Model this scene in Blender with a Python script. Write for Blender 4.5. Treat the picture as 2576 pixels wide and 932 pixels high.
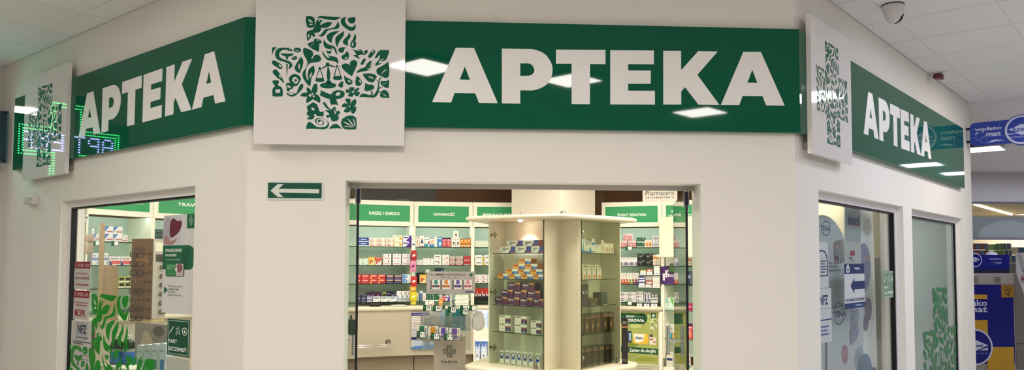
import bpy, bmesh, math, random
from mathutils import Vector, Matrix
random.seed(7)
for o in list(bpy.data.objects): bpy.data.objects.remove(o)
scn = bpy.context.scene
COL = scn.collection
# ------------------------------------------------------------------ camera
FPX, CYP = 2022.157, 554.665
YAW, PITCH, ROLL = .0633741, .0523303, .00324318
AL, AR = .8033466, .7621799
CAM = Vector((0, -4.6, 1.65))
cyw, syw, cpt, spt = math.cos(YAW), math.sin(YAW), math.cos(PITCH), math.sin(PITCH)
FW = Vector((syw*cpt, cyw*cpt, spt)); _r = Vector((cyw, -syw, 0)); _u = _r.cross(FW)
RT = math.cos(ROLL)*_r + math.sin(ROLL)*_u
UP = -math.sin(ROLL)*_r + math.cos(ROLL)*_u
cam_d = bpy.data.cameras.new('camera'); cam = bpy.data.objects.new('camera', cam_d); COL.objects.link(cam)
cam.matrix_world = Matrix(((RT.x, UP.x, -FW.x, CAM.x), (RT.y, UP.y, -FW.y, CAM.y), (RT.z, UP.z, -FW.z, CAM.z), (0, 0, 0, 1)))
cam_d.sensor_fit = 'HORIZONTAL'; cam_d.sensor_width = 36; cam_d.lens = FPX/2576*36
cam_d.shift_y = (CYP-466)/2576; cam_d.clip_start = .05; cam_d.clip_end = 200
scn.camera = cam
# ------------------------------------------------------------------ world, exposure
w = bpy.data.worlds.new('world'); scn.world = w; w.use_nodes = True
w.node_tree.nodes['Background'].inputs[0].default_value = (.85, .9, 1, 1)
w.node_tree.nodes['Background'].inputs[1].default_value = .15
vs = scn.view_settings; vs.view_transform = 'Standard'; vs.look = 'None'; vs.gamma = 1; vs.use_curve_mapping = False
vs.exposure = 0.0
HALL_LAMP, SHOP_LAMP, FAR_LAMP = 27.0, 21.0, 24.0        # strength of the ceiling panel lamps
# ------------------------------------------------------------------ pixels to places
def ray(x, y): return FW + RT*((x-1288)/FPX) - UP*((y-CYP)/FPX)
def onplane(x, y, p, n):
    d = ray(x, y); return CAM + d*((p-CAM).dot(n)/d.dot(n))
def onz(x, y, z): return onplane(x, y, Vector((0, 0, z)), Vector((0, 0, 1)))
class Fr:
    """upright plane: ex points to the viewer's right along it, n points out of it"""
    def __init__(s, o, ex):
        s.o = Vector((o[0], o[1], 0)); s.ex = Vector((ex[0], ex[1], 0)).normalized()
        s.n = Vector((s.ex.y, -s.ex.x, 0))
    def uv(s, x, y, off=0):
        p = onplane(x, y, s.o+s.n*off, s.n); return (p-s.o).dot(s.ex), p.z
    def at(s, u, v, off=0): return s.o + s.ex*u + s.n*off + Vector((0, 0, v))
    def mat(s, u=0, v=0, off=0):
        o = s.at(u, v, off); e, n = s.ex, -s.n
        return Matrix(((e.x, n.x, 0, o.x), (e.y, n.y, 0, o.y), (0, 0, 1, o.z), (0, 0, 0, 1)))
# ------------------------------------------------------------------ materials
def lin(c): return c/12.92 if c <= .04045 else ((c+.055)/1.055)**2.4
def rgb(h):
    if isinstance(h, str):
        h = h.lstrip('#'); return tuple(lin(int(h[i:i+2], 16)/255) for i in (0, 2, 4))
    return h
_M = {}
def M(key, col='#ffffff', rough=.5, metal=0, noise=0, scale=8, bump=0, emit=0, coat=0, spec=.5, trans=0, ior=1.45, alpha=1):
    if key in _M: return _M[key]
    m = bpy.data.materials.new(key); m.use_nodes = True; nt = m.node_tree; b = nt.nodes['Principled BSDF']
    c = rgb(col)
    b.inputs['Base Color'].default_value = (*c, 1); b.inputs['Roughness'].default_value = rough
    b.inputs['Metallic'].default_value = metal; b.inputs['Specular IOR Level'].default_value = spec
    b.inputs['IOR'].default_value = ior
    if coat: b.inputs['Coat Weight'].default_value = coat; b.inputs['Coat Roughness'].default_value = .06
    if trans: b.inputs['Transmission Weight'].default_value = trans
    if alpha < 1: b.inputs['Alpha'].default_value = alpha
    if emit:
        b.inputs['Emission Color'].default_value = (*c, 1); b.inputs['Emission Strength'].default_value = emit
    if noise or bump:
        tc = nt.nodes.new('ShaderNodeTexCoord'); nz = nt.nodes.new('ShaderNodeTexNoise')
        nz.inputs['Scale'].default_value = scale; nz.inputs['Detail'].default_value = 6
        nt.links.new(tc.outputs['Object'], nz.inputs['Vector'])
        if noise:
            mr = nt.nodes.new('ShaderNodeMapRange'); mr.inputs['To Min'].default_value = 1-noise; mr.inputs['To Max'].default_value = 1+noise
            mx = nt.nodes.new('ShaderNodeVectorMath'); mx.operation = 'SCALE'; mx.inputs[0].default_value = c
            nt.links.new(nz.outputs['Fac'], mr.inputs['Value']); nt.links.new(mr.outputs[0], mx.inputs['Scale'])
            nt.links.new(mx.outputs[0], b.inputs['Base Color'])
        if bump:
            bp = nt.nodes.new('ShaderNodeBump'); bp.inputs['Strength'].default_value = bump; bp.inputs['Distance'].default_value = .004
            n2 = nt.nodes.new('ShaderNodeTexNoise'); n2.inputs['Scale'].default_value = scale*25; n2.inputs['Detail'].default_value = 3
            nt.links.new(tc.outputs['Object'], n2.inputs['Vector'])
            nt.links.new(n2.outputs['Fac'], bp.inputs['Height']); nt.links.new(bp.outputs[0], b.inputs['Normal'])
    _M[key] = m; return m
def ink(h, rough=.5): return M('print_'+h.lstrip('#')+('' if rough == .5 else '_%d' % (rough*100)), h, rough=rough)
def glassmat(key, tint='#ffffff', refl=1.0, rough=0.0, body=0, bodycol='#dfeee8'):
    """thin clear pane: lets light through, mirrors more at a grazing angle; body adds a milky film"""
    if key in _M: return _M[key]
    m = bpy.data.materials.new(key); m.use_nodes = True; nt = m.node_tree
    nt.nodes.remove(nt.nodes['Principled BSDF']); out = nt.nodes['Material Output']
    t = nt.nodes.new('ShaderNodeBsdfTransparent'); t.inputs[0].default_value = (*rgb(tint), 1)
    g = nt.nodes.new('ShaderNodeBsdfGlossy'); g.inputs['Roughness'].default_value = rough
    fr = nt.nodes.new('ShaderNodeFresnel'); fr.inputs['IOR'].default_value = 1.5
    mu = nt.nodes.new('ShaderNodeMath'); mu.operation = 'MULTIPLY'; mu.inputs[1].default_value = refl; mu.use_clamp = True
    mx = nt.nodes.new('ShaderNodeMixShader')
    gm = nt.nodes.new('ShaderNodeNewGeometry'); ir = nt.nodes.new('ShaderNodeMapRange')
    ir.inputs['To Min'].default_value = 1.5; ir.inputs['To Max'].default_value = 1/1.5
    nt.links.new(gm.outputs['Backfacing'], ir.inputs['Value']); nt.links.new(ir.outputs[0], fr.inputs['IOR'])
    nt.links.new(fr.outputs[0], mu.inputs[0]); nt.links.new(mu.outputs[0], mx.inputs[0])
    src = t
    if body:
        d = nt.nodes.new('ShaderNodeBsdfDiffuse'); d.inputs[0].default_value = (*rgb(bodycol), 1)
        tl = nt.nodes.new('ShaderNodeBsdfTranslucent'); tl.inputs[0].default_value = (*rgb(bodycol), 1)
        m1 = nt.nodes.new('ShaderNodeMixShader'); m1.inputs[0].default_value = .5
        nt.links.new(d.outputs[0], m1.inputs[1]); nt.links.new(tl.outputs[0], m1.inputs[2])
        m2 = nt.nodes.new('ShaderNodeMixShader'); m2.inputs[0].default_value = body
        nt.links.new(t.outputs[0], m2.inputs[1]); nt.links.new(m1.outputs[0], m2.inputs[2]); src = m2
    nt.links.new(src.outputs[0], mx.inputs[1]); nt.links.new(g.outputs[0], mx.inputs[2]); nt.links.new(mx.outputs[0], out.inputs[0])
    _M[key] = m; return m
# ------------------------------------------------------------------ flat outlines: lettering and traced shapes
def smooth(spec, k=6):
    """'x,y' smooth point, 'x,y!' sharp point, closed"""
    P = []
    for t in spec.split():
        s = t.endswith('!'); a, b = t.rstrip('!').split(','); P.append((float(a), float(b), s))
    n = len(P); out = []
    for i in range(n):
        p0, p1, p2, p3 = P[i-1], P[i], P[(i+1) % n], P[(i+2) % n]
        if p1[2] and p2[2]: out.append((p1[0], p1[1])); continue
        t1 = (0, 0) if p1[2] else ((p2[0]-p0[0])/2, (p2[1]-p0[1])/2)
        t2 = (0, 0) if p2[2] else ((p3[0]-p1[0])/2, (p3[1]-p1[1])/2)
        if p1[2]: t1 = ((p2[0]-p1[0])-t2[0]*.5, (p2[1]-p1[1])-t2[1]*.5)
        if p2[2]: t2 = ((p2[0]-p1[0])-t1[0]*.5, (p2[1]-p1[1])-t1[1]*.5)
        for j in range(k):
            t = j/k; a = 2*t**3-3*t**2+1; b = t**3-2*t**2+t; c = -2*t**3+3*t**2; d = t**3-t**2
            out.append((a*p1[0]+b*t1[0]+c*p2[0]+d*t2[0], a*p1[1]+b*t1[1]+c*p2[1]+d*t2[1]))
    return out
def ell(cx, cy, rx, ry=None, rot=0, n=20):
    ry = rx if ry is None else ry; c, s = math.cos(rot), math.sin(rot)
    return [(cx+rx*math.cos(a)*c-ry*math.sin(a)*s, cy+rx*math.cos(a)*s+ry*math.sin(a)*c) for a in [2*math.pi*i/n for i in range(n)]]
def rrect(x0, y0, x1, y1, r, n=5):
    P = []
    for cx, cy, a0 in ((x1-r, y1-r, 0), (x0+r, y1-r, 90), (x0+r, y0+r, 180), (x1-r, y0+r, 270)):
        for i in range(n+1):
            a = math.radians(a0+90*i/n); P.append((cx+r*math.cos(a), cy+r*math.sin(a)))
    return P
def fill(loops):
    """outline loops, the inner ones cut out, as (verts, faces)"""
    if len(loops) == 1: return list(loops[0]), [tuple(range(len(loops[0])))]
    cu = bpy.data.curves.new('t', 'CURVE'); cu.dimensions = '2D'; cu.fill_mode = 'BOTH'
    for L in loops:
        s = cu.splines.new('POLY'); s.points.add(len(L)-1); s.use_cyclic_u = True
        for p, q in zip(s.points, L): p.co = (q[0], q[1], 0, 1)
    o = bpy.data.objects.new('t', cu); me = o.to_mesh()
    V = [(v.co.x, v.co.y) for v in me.vertices]; Fs = [tuple(p.vertices) for p in me.polygons]
    o.to_mesh_clear(); bpy.data.objects.remove(o); bpy.data.curves.remove(cu); return V, Fs
_T = {}
def glyphs(txt, bold=.02, space=1.0):
    k = (txt, bold, space)
    if k not in _T:
        cu = bpy.data.curves.new('t', 'FONT'); cu.body = txt; cu.offset = bold; cu.resolution_u = 2; cu.space_character = space; cu.fill_mode = 'FRONT'
        o = bpy.data.objects.new('t', cu); me = o.to_mesh()
        V = [(v.co.x, v.co.y) for v in me.vertices]; Fs = [tuple(p.vertices) for p in me.polygons]
        o.to_mesh_clear(); bpy.data.objects.remove(o); bpy.data.curves.remove(cu); _T[k] = (V, Fs)
    return _T[k]
# ------------------------------------------------------------------ mesh builder (local: x right, y away from the viewer, z up)
class MB:
    def __init__(s): s.v = []; s.f = []; s.m = []; s.ms = []; s.sm = []
    def mi(s, m):
        if m not in s.ms: s.ms.append(m)
        return s.ms.index(m)
    def face(s, pts, m, smooth=False):
        b = len(s.v); s.v += [tuple(p) for p in pts]; s.f.append(tuple(range(b, b+len(pts)))); s.m.append(s.mi(m)); s.sm.append(smooth)
    def add(s, V, Fs, m, smooth=False):
        b = len(s.v); s.v += [tuple(p) for p in V]; i = s.mi(m)
        for f in Fs: s.f.append(tuple(b+k for k in f)); s.m.append(i); s.sm.append(smooth)
        return s
    def box(s, x0, x1, y0, y1, z0, z1, m):
        V = [(x, y, z) for z in (z0, z1) for y in (y0, y1) for x in (x0, x1)]
        return s.add(V, [(0, 2, 3, 1), (4, 5, 7, 6), (0, 1, 5, 4), (2, 6, 7, 3), (0, 4, 6, 2), (1, 3, 7, 5)], m)
    def rect(s, u0, v0, u1, v1, m, y=0):
        return s.add([(u0, y, v0), (u1, y, v0), (u1, y, v1), (u0, y, v1)], [(0, 1, 2, 3)], m)
    def flat(s, V, Fs, m, y=0, th=0):
        """2D outline as a sheet facing the viewer; th gives it thickness"""
        b = len(V); s.add([(p[0], y-th, p[1]) for p in V], Fs, m)
        return s
    def shape(s, loops, m, y=0, th=0):
        V, Fs = fill(loops); s.add([(p[0], y-th, p[1]) for p in V], [orient(V, f) for f in Fs], m)
        if th:
            for L in loops:
                a = sum(L[i-1][0]*L[i][1]-L[i][0]*L[i-1][1] for i in range(len(L)))
                for i in range(len(L)):
                    p, q = L[i-1], L[i]
                    s.face([(p[0], y-th, p[1]), (p[0], y, p[1]), (q[0], y, q[1]), (q[0], y-th, q[1])], m)
        return s
    def text(s, txt, u0, v0, u1, v1, m, y=0, bold=.02, keep=False, align=0):
        """letters fitted to the rectangle"""
        V, Fs = glyphs(txt, bold)
        if not V: return s
        xs = [p[0] for p in V]; ys = [p[1] for p in V]; ax, bx, ay, by = min(xs), max(xs), min(ys), max(ys)
        sx = (u1-u0)/max(bx-ax, 1e-6); sy = (v1-v0)/max(by-ay, 1e-6)
        if keep: sx = min(sx, sy)
        off = {0: 0, 1: ((u1-u0)-sx*(bx-ax))/2}[align]
        return s.add([(u0+off+(p[0]-ax)*sx, y, v0+(p[1]-ay)*sy) for p in V], Fs, m)
    def tube(s, pts, r, m, n=8, caps=True, closed=False):
        pts = [Vector(p) for p in pts]; N = len(pts); rings = []
        ref = None
        for i, p in enumerate(pts):
            a = pts[i-1] if (i or closed) else p; b = pts[(i+1) % N] if (i < N-1 or closed) else p
            t = (b-a).normalized()
            if ref is None: ref = Vector((0, 0, 1)) if abs(t.z) < .9 else Vector((1, 0, 0))
            e1 = t.cross(ref).normalized(); e2 = e1.cross(t); ref = e2
            rr = r[i] if isinstance(r, (list, tuple)) else r
            rings.append([p+e1*rr*math.cos(2*math.pi*k/n)+e2*rr*math.sin(2*math.pi*k/n) for k in range(n)])
        V = [q for R in rings for q in R]; Fs = []
        for i in range(N if closed else N-1):
            j = (i+1) % N
            for k in range(n): Fs.append((i*n+k, j*n+k, j*n+(k+1) % n, i*n+(k+1) % n))
        s.add(V, Fs, m, True)
        if caps and not closed:
            s.face(rings[0], m); s.face(rings[-1][::-1], m)
        return s
    def lathe(s, prof, m, c=(0, 0, 0), n=20, sx=1, sy=1, ms=None):
        """(radius, z) profile turned round the upright axis"""
        V = [(c[0]+r*sx*math.cos(2*math.pi*k/n), c[1]+r*sy*math.sin(2*math.pi*k/n), c[2]+z) for r, z in prof for k in range(n)]
        for i in range(len(prof)-1):
            Fs = [(i*n+k, i*n+(k+1) % n, (i+1)*n+(k+1) % n, (i+1)*n+k) for k in range(n)]
            b = len(s.v)
            s.add(V[i*n:(i+2)*n], [tuple(q-i*n for q in f) for f in Fs], (ms[i] if ms else m), True)
        s.face([V[k] for k in range(n)][::-1], ms[0] if ms else m); s.face([V[(len(prof)-1)*n+k] for k in range(n)], ms[-1] if ms else m)
        return s
    def prism(s, P, z0, z1, m, bev=0, nb=4):
        """plan outline (x, y) raised from z0 to z1, its rim rounded by bev"""
        c = (sum(p[0] for p in P)/len(P), sum(p[1] for p in P)/len(P))
        lev = [(0, z0), (0, z1)]
        if bev:
            lev = [(bev*(1-math.sin(a)), z0+bev*(1-math.cos(a))) for a in [math.pi/2*i/nb for i in range(nb+1)]]
            lev += [(bev*(1-math.cos(a)), z1-bev*(1-math.sin(a))) for a in [math.pi/2*i/nb for i in range(nb+1)]]
        A = sum(P[i-1][0]*P[i][1]-P[i][0]*P[i-1][1] for i in range(len(P))); sg = 1 if A > 0 else -1
        n = len(P); R = []
        for ins, z in lev:
            ring = []
            for i in range(n):
                a, b, d = Vector(P[i-1]), Vector(P[i]), Vector(P[(i+1) % n])
                n1 = Vector(((b-a).y, -(b-a).x)).normalized()*sg; n2 = Vector(((d-b).y, -(d-b).x)).normalized()*sg
                nn = (n1+n2); nn = nn/max(nn.dot(n1), .3)
                q = b-nn*ins; ring.append((q.x, q.y, z))
            R.append(ring)
        V = [q for r in R for q in r]; Fs = []
        for i in range(len(R)-1):
            for k in range(n): Fs.append((i*n+k, i*n+(k+1) % n, (i+1)*n+(k+1) % n, (i+1)*n+k))
        s.add(V, Fs, m, bool(bev)); s.face(R[0][::-1], m); s.face(R[-1], m); return s
    def mesh(s, name):
        me = bpy.data.meshes.new(name); me.from_pydata(s.v, [], s.f)
        for m in s.ms: me.materials.append(m)
        me.polygons.foreach_set('material_index', s.m); me.polygons.foreach_set('use_smooth', s.sm); me.update(); return me
    def obj(s, name, parent=None, mw=None):
        return link(name, s.mesh(name), parent, mw)
def orient(V, f):
    a = sum(V[f[i-1]][0]*V[f[i]][1]-V[f[i]][0]*V[f[i-1]][1] for i in range(len(f)))
    return f if a > 0 else tuple(reversed(f))
def link(name, me, parent=None, mw=None):
    o = bpy.data.objects.new(name, me); COL.objects.link(o)
    if parent is not None: o.parent = parent
    if mw is not None: o.matrix_basis = mw
    return o
def tag(o, label, cat, group=None):
    n = len(label.split()); assert 4 <= n <= 16, (n, label)
    o['label'] = label; o['category'] = cat
    if group: o['group'] = group
    return o
def thing(name, label, cat, mw=None, group=None):
    o = bpy.data.objects.new(name, None); o.empty_display_size = .05; COL.objects.link(o)
    if mw is not None: o.matrix_world = mw
    return tag(o, label, cat, group)
def struct(o): o['kind'] = 'structure'; return o
def bevel(o, wd=.003, seg=2):
    m = o.modifiers.new('bevel', 'BEVEL'); m.width = wd; m.segments = seg; m.limit_method = 'ANGLE'; return o
ORD = ['first', 'second', 'third', 'fourth', 'fifth', 'sixth', 'seventh', 'eighth', 'ninth', 'tenth', 'eleventh', 'twelfth', 'thirteenth', 'fourteenth', 'fifteenth', 'sixteenth']
# ------------------------------------------------------------------ main planes
SC = 4.6/5.6
FF = Fr((0, 0), (1, 0)); PLX, PRX = -1.4688*SC, 2.3878*SC
FL = Fr((PLX, 0), (math.sin(AL), -math.cos(AL)))        # left wall, u runs from negative (far) to 0 at the corner
FRR = Fr((PRX, 0), (math.sin(AR), math.cos(AR)))        # right wall, u runs from 0 at the corner to far
HC = 3.38                                               # hall ceiling
HEAD = 2.112                                            # heads of door and windows
# ================================================================== setting
WALL = M('wall_paint', '#efebe3', rough=.6, noise=.02, scale=3, bump=.05)
CEIL = M('ceiling_tile', '#e9e8e8', rough=.9, noise=.03, scale=20, bump=.3)
CEILB = M('ceiling_grid', '#e6e4e2', rough=.6)
FLOOR = M('floor_tile', '#d6d1ca', rough=.25, noise=.06, scale=2)
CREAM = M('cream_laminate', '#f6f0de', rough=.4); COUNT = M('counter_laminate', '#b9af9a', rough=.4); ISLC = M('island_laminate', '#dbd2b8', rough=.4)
SHOPW = M('shop_wall', '#d8d0be', rough=.7, noise=.02, scale=3)
BLACK = M('black_rubber', '#0b0b12', rough=.4)
WHITEF = M('window_frame_white', '#e6e3e2', rough=.35)
GLASS = glassmat('window_glass', '#f8fbfa', refl=1.0)
def wall(name, fr, u0, u1, th, z1, holes, m):
    b = MB(); x = u0
    for (a, c, za, zb) in holes:
        b.box(x, a, 0, th, 0, z1, m); b.box(a, c, 0, th, zb, z1, m)
        if za > 0: b.box(a, c, 0, th, 0, za, m)
        x = c
    b.box(x, u1, 0, th, 0, z1, m)
    return struct(b.obj(name, None, fr.mat()))
DX0, DX1 = FF.uv(867.5, 600)[0], FF.uv(1763.5, 600)[0]
wall('wall_front', FF, PLX, PRX, .18, HC+.05, [(DX0, DX1, 0, HEAD)], WALL)
LW0, LW1 = FL.uv(154, 506)[0], FL.uv(491.5, 463)[0]
R10, R11 = FRR.uv(2059, 500)[0], FRR.uv(2271.5, 522)[0]
R20, R21 = FRR.uv(2293.5, 527)[0], FRR.uv(2420.5, 553)[0]
LEND, REND = -4.03, FRR.uv(2447, 600)[0]
wall('wall_left', FL, LEND, 0, .18, HC+.05, [(LW0, LW1, .4, HEAD)], WALL)
wall('wall_right', FRR, 0, REND, .18, HC+.05, [(R10, R11, .4, HEAD), (R20, R21, .4, HEAD)], WALL)
FE = Fr(FL.at(LEND, 0)+FL.n*.12, -FL.n)
wall('wall_end', FE, 0, .12, .2, HC+.05, [], WALL)
fl = MB(); fl.box(-16, 20, -16, 24, -.1, 0, FLOOR); struct(fl.obj('floor'))
cl = MB(); cl.box(-16, 20, -16, 24, HC+.05, HC+.15, CEILB); ceil = struct(cl.obj('ceiling'))
# rear of the hall, behind the viewer
for nm, a, ex, L in (('wall_rear', (12, -10), (-1, 0), 22), ('wall_side', (-10, -10), (0, 1), 20), ('wall_left_far', (-10, 9.5), (1, 0), 6.0)):
    f = Fr(a, ex); wall(nm, f, 0, L, .2, HC+.05, [], M('rear_wall', '#cfccc8', rough=.7))
# ceiling tiles next to the shop, laid along each side wall
def tiles(fr, ucut, umin, umax, ncut, pitch, nrows, keep):
    g = .006; me = {}
    ue = [umin]; k = math.ceil((umin-ucut)/pitch)
    while ucut+k*pitch < umax: ue.append(ucut+k*pitch); k += 1
    ue.append(umax)
    ne = [0]+[ncut+i*pitch for i in range(nrows)]
    for a, c in zip(ue, ue[1:]):
        for p, q in zip(ne, ne[1:]):
            if c-a < .05: continue
            ctr = fr.at((a+c)/2, HC, (p+q)/2)
            if not keep(ctr, [fr.at(x, 0, y) for x in (a, c) for y in (p, q)]): continue
            k = (round(c-a, 3), round(q-p, 3))
            if k not in me:
                b = MB(); b.box(-k[0]/2+g, k[0]/2-g, -k[1]/2+g, k[1]/2-g, 0, .02, CEIL); me[k] = b.mesh('ceiling_tile')
            link('ceiling_tile', me[k], ceil, fr.mat((a+c)/2, HC, (p+q)/2))
    b = MB()                                              # the grid of bars the tiles lie in
    for x in ue[1:-1]: b.box(x-.012, x+.012, -ne[-1], 0, HC+.006, HC+.02, CEILB)
    for y in ne[1:]: b.box(umin, umax, -y-.012, -y+.012, HC+.004, HC+.02, CEILB)
    b.obj('grid_bars', ceil, fr.mat())
LAMPS = []
for (x, y), s in {(-.33, -2.55): .6, (1.03, -2.95): .56, (2.72, -4.45): .6, (5.42, 1.72): .6, (-6.3, 3.5): .6}.items(): LAMPS.append((x, y, s))
def keepL(c, cs): return all(p.y < .03 or (p-Vector((PLX, 0, 0))).dot(FL.n) > -.01 for p in cs) and c.x < -.9 and (cs[0].x < PLX or cs[0].y < 0)
def keepR(c, cs): return c.x > 1.9 and (c.y < 0 or (c-Vector((PRX, 0, 0))).dot(FRR.n) > 0)
tiles(FL, -3.73*SC+.6225*4, -8, 0, .24*SC, .6225, 6, keepL)
tiles(FRR, .92*SC, 0, 16, .27*SC, .6225, 9, keepR)
# ceiling panel lamps
LAMPC = M('lamp_diffuser_cool', '#e6ebff', emit=HALL_LAMP); LAMPB = M('lamp_diffuser_bright', '#fff8f0', emit=HALL_LAMP*1.9); LAMPM = M('lamp_diffuser_hall', '#fff8ef', emit=HALL_LAMP); LAMPF = M('lamp_frame', '#e8e8e8', rough=.4)
LAMPS_M = M('lamp_diffuser_shop', '#fffaf0', emit=SHOP_LAMP); LAMPFAR = M('lamp_diffuser_far', '#fff4ea', emit=FAR_LAMP)
lampn = 0
def lamp(x, y, z, s, m, label, rot=AR, sy=None):
    if m is LAMPM and x > 4: m = LAMPC
    sy = sy or s
    t = thing('ceiling_lamp', label, 'ceiling lamp', Matrix.Translation((x, y, z)) @ Matrix.Rotation(-rot, 4, 'Z'), 'ceiling panel lamps')
    b = MB(); w = .025
    b.box(-s/2, s/2, -sy/2, -sy/2+w, -.012, 0, LAMPF); b.box(-s/2, s/2, sy/2-w, sy/2, -.012, 0, LAMPF)
    b.box(-s/2, -s/2+w, -sy/2+w, sy/2-w, -.012, 0, LAMPF); b.box(s/2-w, s/2, -sy/2+w, sy/2-w, -.012, 0, LAMPF)
    b.box(-s/2+w, s/2-w, -sy/2+w, sy/2-w, -.003, 0, LAMPF)
    b.obj('lamp_frame', t); d = MB(); d.face([(-s/2+w, -sy/2+w, -.008), (-s/2+w, sy/2-w, -.008), (s/2-w, sy/2-w, -.008), (s/2-w, -sy/2+w, -.008)], m); d.obj('lamp_diffuser', t)
HL = ['square ceiling lamp mirrored beside the front cross panel', 'square ceiling lamp mirrored between the P and T of the front sign',
      'square ceiling lamp mirrored under the K of the front sign', 'square ceiling lamp mirrored at the right corner of the green sign',
      'square ceiling lamp mirrored at the far left end of the sign']
for (x, y, s), l in zip(LAMPS, HL): lamp(x, y, HC-.001, s*.85, LAMPB, l)
for i, (x, y) in enumerate([(-3.2, -6.4), (-.4, -7.4), (2.4, -7.8), (5.2, -6.5), (6.6, -2.2), (-5.4, -3.4), (-5.6, -7.6), (-2.9, -.95), (4.3, .25), (4.9, -1.6), (-4.3, -1.7)]):  # fill lamps added out of view to light the hall and its side walls
    lamp(x, y, HC-.001, .6, LAMPM, 'square hall ceiling lamp behind the viewer, %s from the left' % ORD[[3, 5, 6, 9, 10, 1, 0, 4, 7, 8, 2][i]])
p = onz(2466, 375, HC); lamp(p.x, p.y, HC-.001, .62, LAMPM, 'bright ceiling lamp just below the blue hanging sign')
lamp(11.7, 7.9, HC-.001, .6, LAMPM, 'far hall ceiling lamp mirrored low in the right green sign')
lamp(10.6, 6.4, HC-.001, .6, LAMPM, 'second hall ceiling lamp towards the cash machine'); lamp(12.6, 9.2, HC-.001, .6, LAMPM, 'third hall ceiling lamp before the far shop'); lamp(10.2, 8.6, HC-.001, .6, LAMPM, 'hall ceiling lamp beside the far bulkhead'); lamp(8.0, 1.6, HC-.001, .6, LAMPM, 'hall ceiling lamp opposite the right windows')  # extra lamps outside the frame, added to brighten the far and right hall
lamp(9.8, 1.0, HC-.001, .6, LAMPM, 'hall ceiling lamp over the way to the cash machine')  # one more lamp added beyond the frame for the right side
# windows
def window(name, fr, a, c, za, zb, gm):
    t = bpy.data.objects.new(name, None); COL.objects.link(t); t.matrix_world = fr.mat(); struct(t)
    r, p, g = .05, .05, .012
    b = MB()
    for m, q, y0, y1, k in ((WHITEF, p, r, r+.06, 0), (BLACK, g, r+.008, r+.05, 1)):
        b = MB(); o = p*k; A, C_, Z0, Z1 = a+o, c-o, za+o, zb-o
        b.box(A, C_, y0, y1, Z1-q, Z1, m); b.box(A, C_, y0, y1, Z0, Z0+q, m)
        b.box(A, A+q, y0, y1, Z0+q, Z1-q, m); b.box(C_-q, C_, y0, y1, Z0+q, Z1-q, m)
        b.obj(('window_frame', 'black_gasket')[k], t)
    o = p+g; b = MB(); b.box(a+o, c-o, r+.025, r+.033, za+o, zb-o, gm); b.obj('pane', t)
    return t
GOFF = -(.05+.022)                                        # plane just before the panes, for stickers
window('window_1', FL, LW0, LW1, .4, HEAD, GLASS)
window('window_2', FRR, R10, R11, .4, HEAD, GLASS)
window('window_3', FRR, R20, R21, .4, HEAD, glassmat('frosted_glass', '#ffffff', refl=.8, body=.93, bodycol='#b9c6c2'))
# ------------------------------------------------------------------ inside of the shop
def V2(p): return Vector((p.x, p.y, 0))
ZT, ZB = 2.40, 2.09
A1, A0 = Vector((-3.1375, 3.8188, 0)), Vector((-3.497, 3.1548, 0))
QK = [V2(onz(x, y, ZT)) for x, y in ((889, 502.4), (1042, 507.3), (1190, 509.6), (1340, 510.8), (1513, 510.4), (1665, 506.6))]
d = QK[0]-A1; steps = [Vector((math.cos(math.radians(a)), math.sin(math.radians(a)), 0)) for a in (50, 36, 25)]
tot = steps[0]+steps[1]+steps[2]; arc = [A1]
for s in steps[:2]: arc.append(arc[-1]+s*(d.length/tot.length))
QW = QK[5]+Vector((math.cos(math.radians(-37)), math.sin(math.radians(-37)), 0))*.75
QX = QW+Vector((math.cos(math.radians(-48)), math.sin(math.radians(-48)), 0))*.75
RING = [A0]+arc+QK[:4]+QK[4:]+[QW, QX]
# back wall behind the shelving
BROWN = M('back_wall_brown', '#563410', rough=.6, noise=.03, scale=2); GREYB = M('back_wall_grey', '#46443f', rough=.55, noise=.04, scale=2)
back = []
for i, p in enumerate(RING):
    a = RING[max(i-1, 0)]; b = RING[min(i+1, len(RING)-1)]; t = (b-a).normalized(); back.append(p+Vector((-t.y, t.x, 0))*.4)
for i in range(len(back)-1):
    f = Fr(back[i], back[i+1]-back[i]); L = (back[i+1]-back[i]).length
    m = GREYB if i == 4 else BROWN
    if i == 5:
        x = f.uv(1099, 490)[0]; b = MB(); b.box(-.0, x, 0, .1, 0, 2.95, GREYB); b.box(x, L, 0, .1, 0, 2.95, BROWN); struct(b.obj('wall_back', None, f.mat()))
    else: wall('wall_back', f, 0, L, .1, 2.95, [], m)
# side walls closing the shop and its lower ceiling
lf = FL.at(LEND, 0)+FL.ex*.1-FL.n*.18; f = Fr(lf, back[0]-lf); wall('wall_shop_left', f, 0, (back[0]-lf).length, .1, 2.95, [], SHOPW)
rt = FRR.at(REND, 0)-FRR.ex*.1-FRR.n*.18; f = Fr(back[-1], rt-back[-1]); wall('wall_shop_right', f, 0, (rt-back[-1]).length, .1, 2.95, [], SHOPW)
cp = [FF.at(PLX, 0)+Vector((.09, .18, 0)), FF.at(PRX, 0)+Vector((-.09, .18, 0)), rt]+back[::-1]+[lf]
b = MB(); b.face([(p.x, p.y, 2.9) for p in cp][::-1], SHOPW); b.face([(p.x, p.y, 2.95) for p in cp], SHOPW); struct(b.obj('ceiling_shop'))
SL = [(-1.9, 1.9), (-.6, 1.5), (.9, 1.5), (2.4, 1.7), (-1.6, 3.6), (-.2, 3.9), (1.3, 3.9), (2.6, 3.5), (-2.6, 2.7), (3.6, 2.6), (2.57, 1.22), (3.4, 2.1)]  # none in view; last two added to brighten the space behind the right window
for i, (x, y) in enumerate(SL):
    lamp(x, y, 2.899, .6, LAMPS_M, 'warm square shop ceiling lamp, %s, above the door head' % (ORD[i]), 0)
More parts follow.
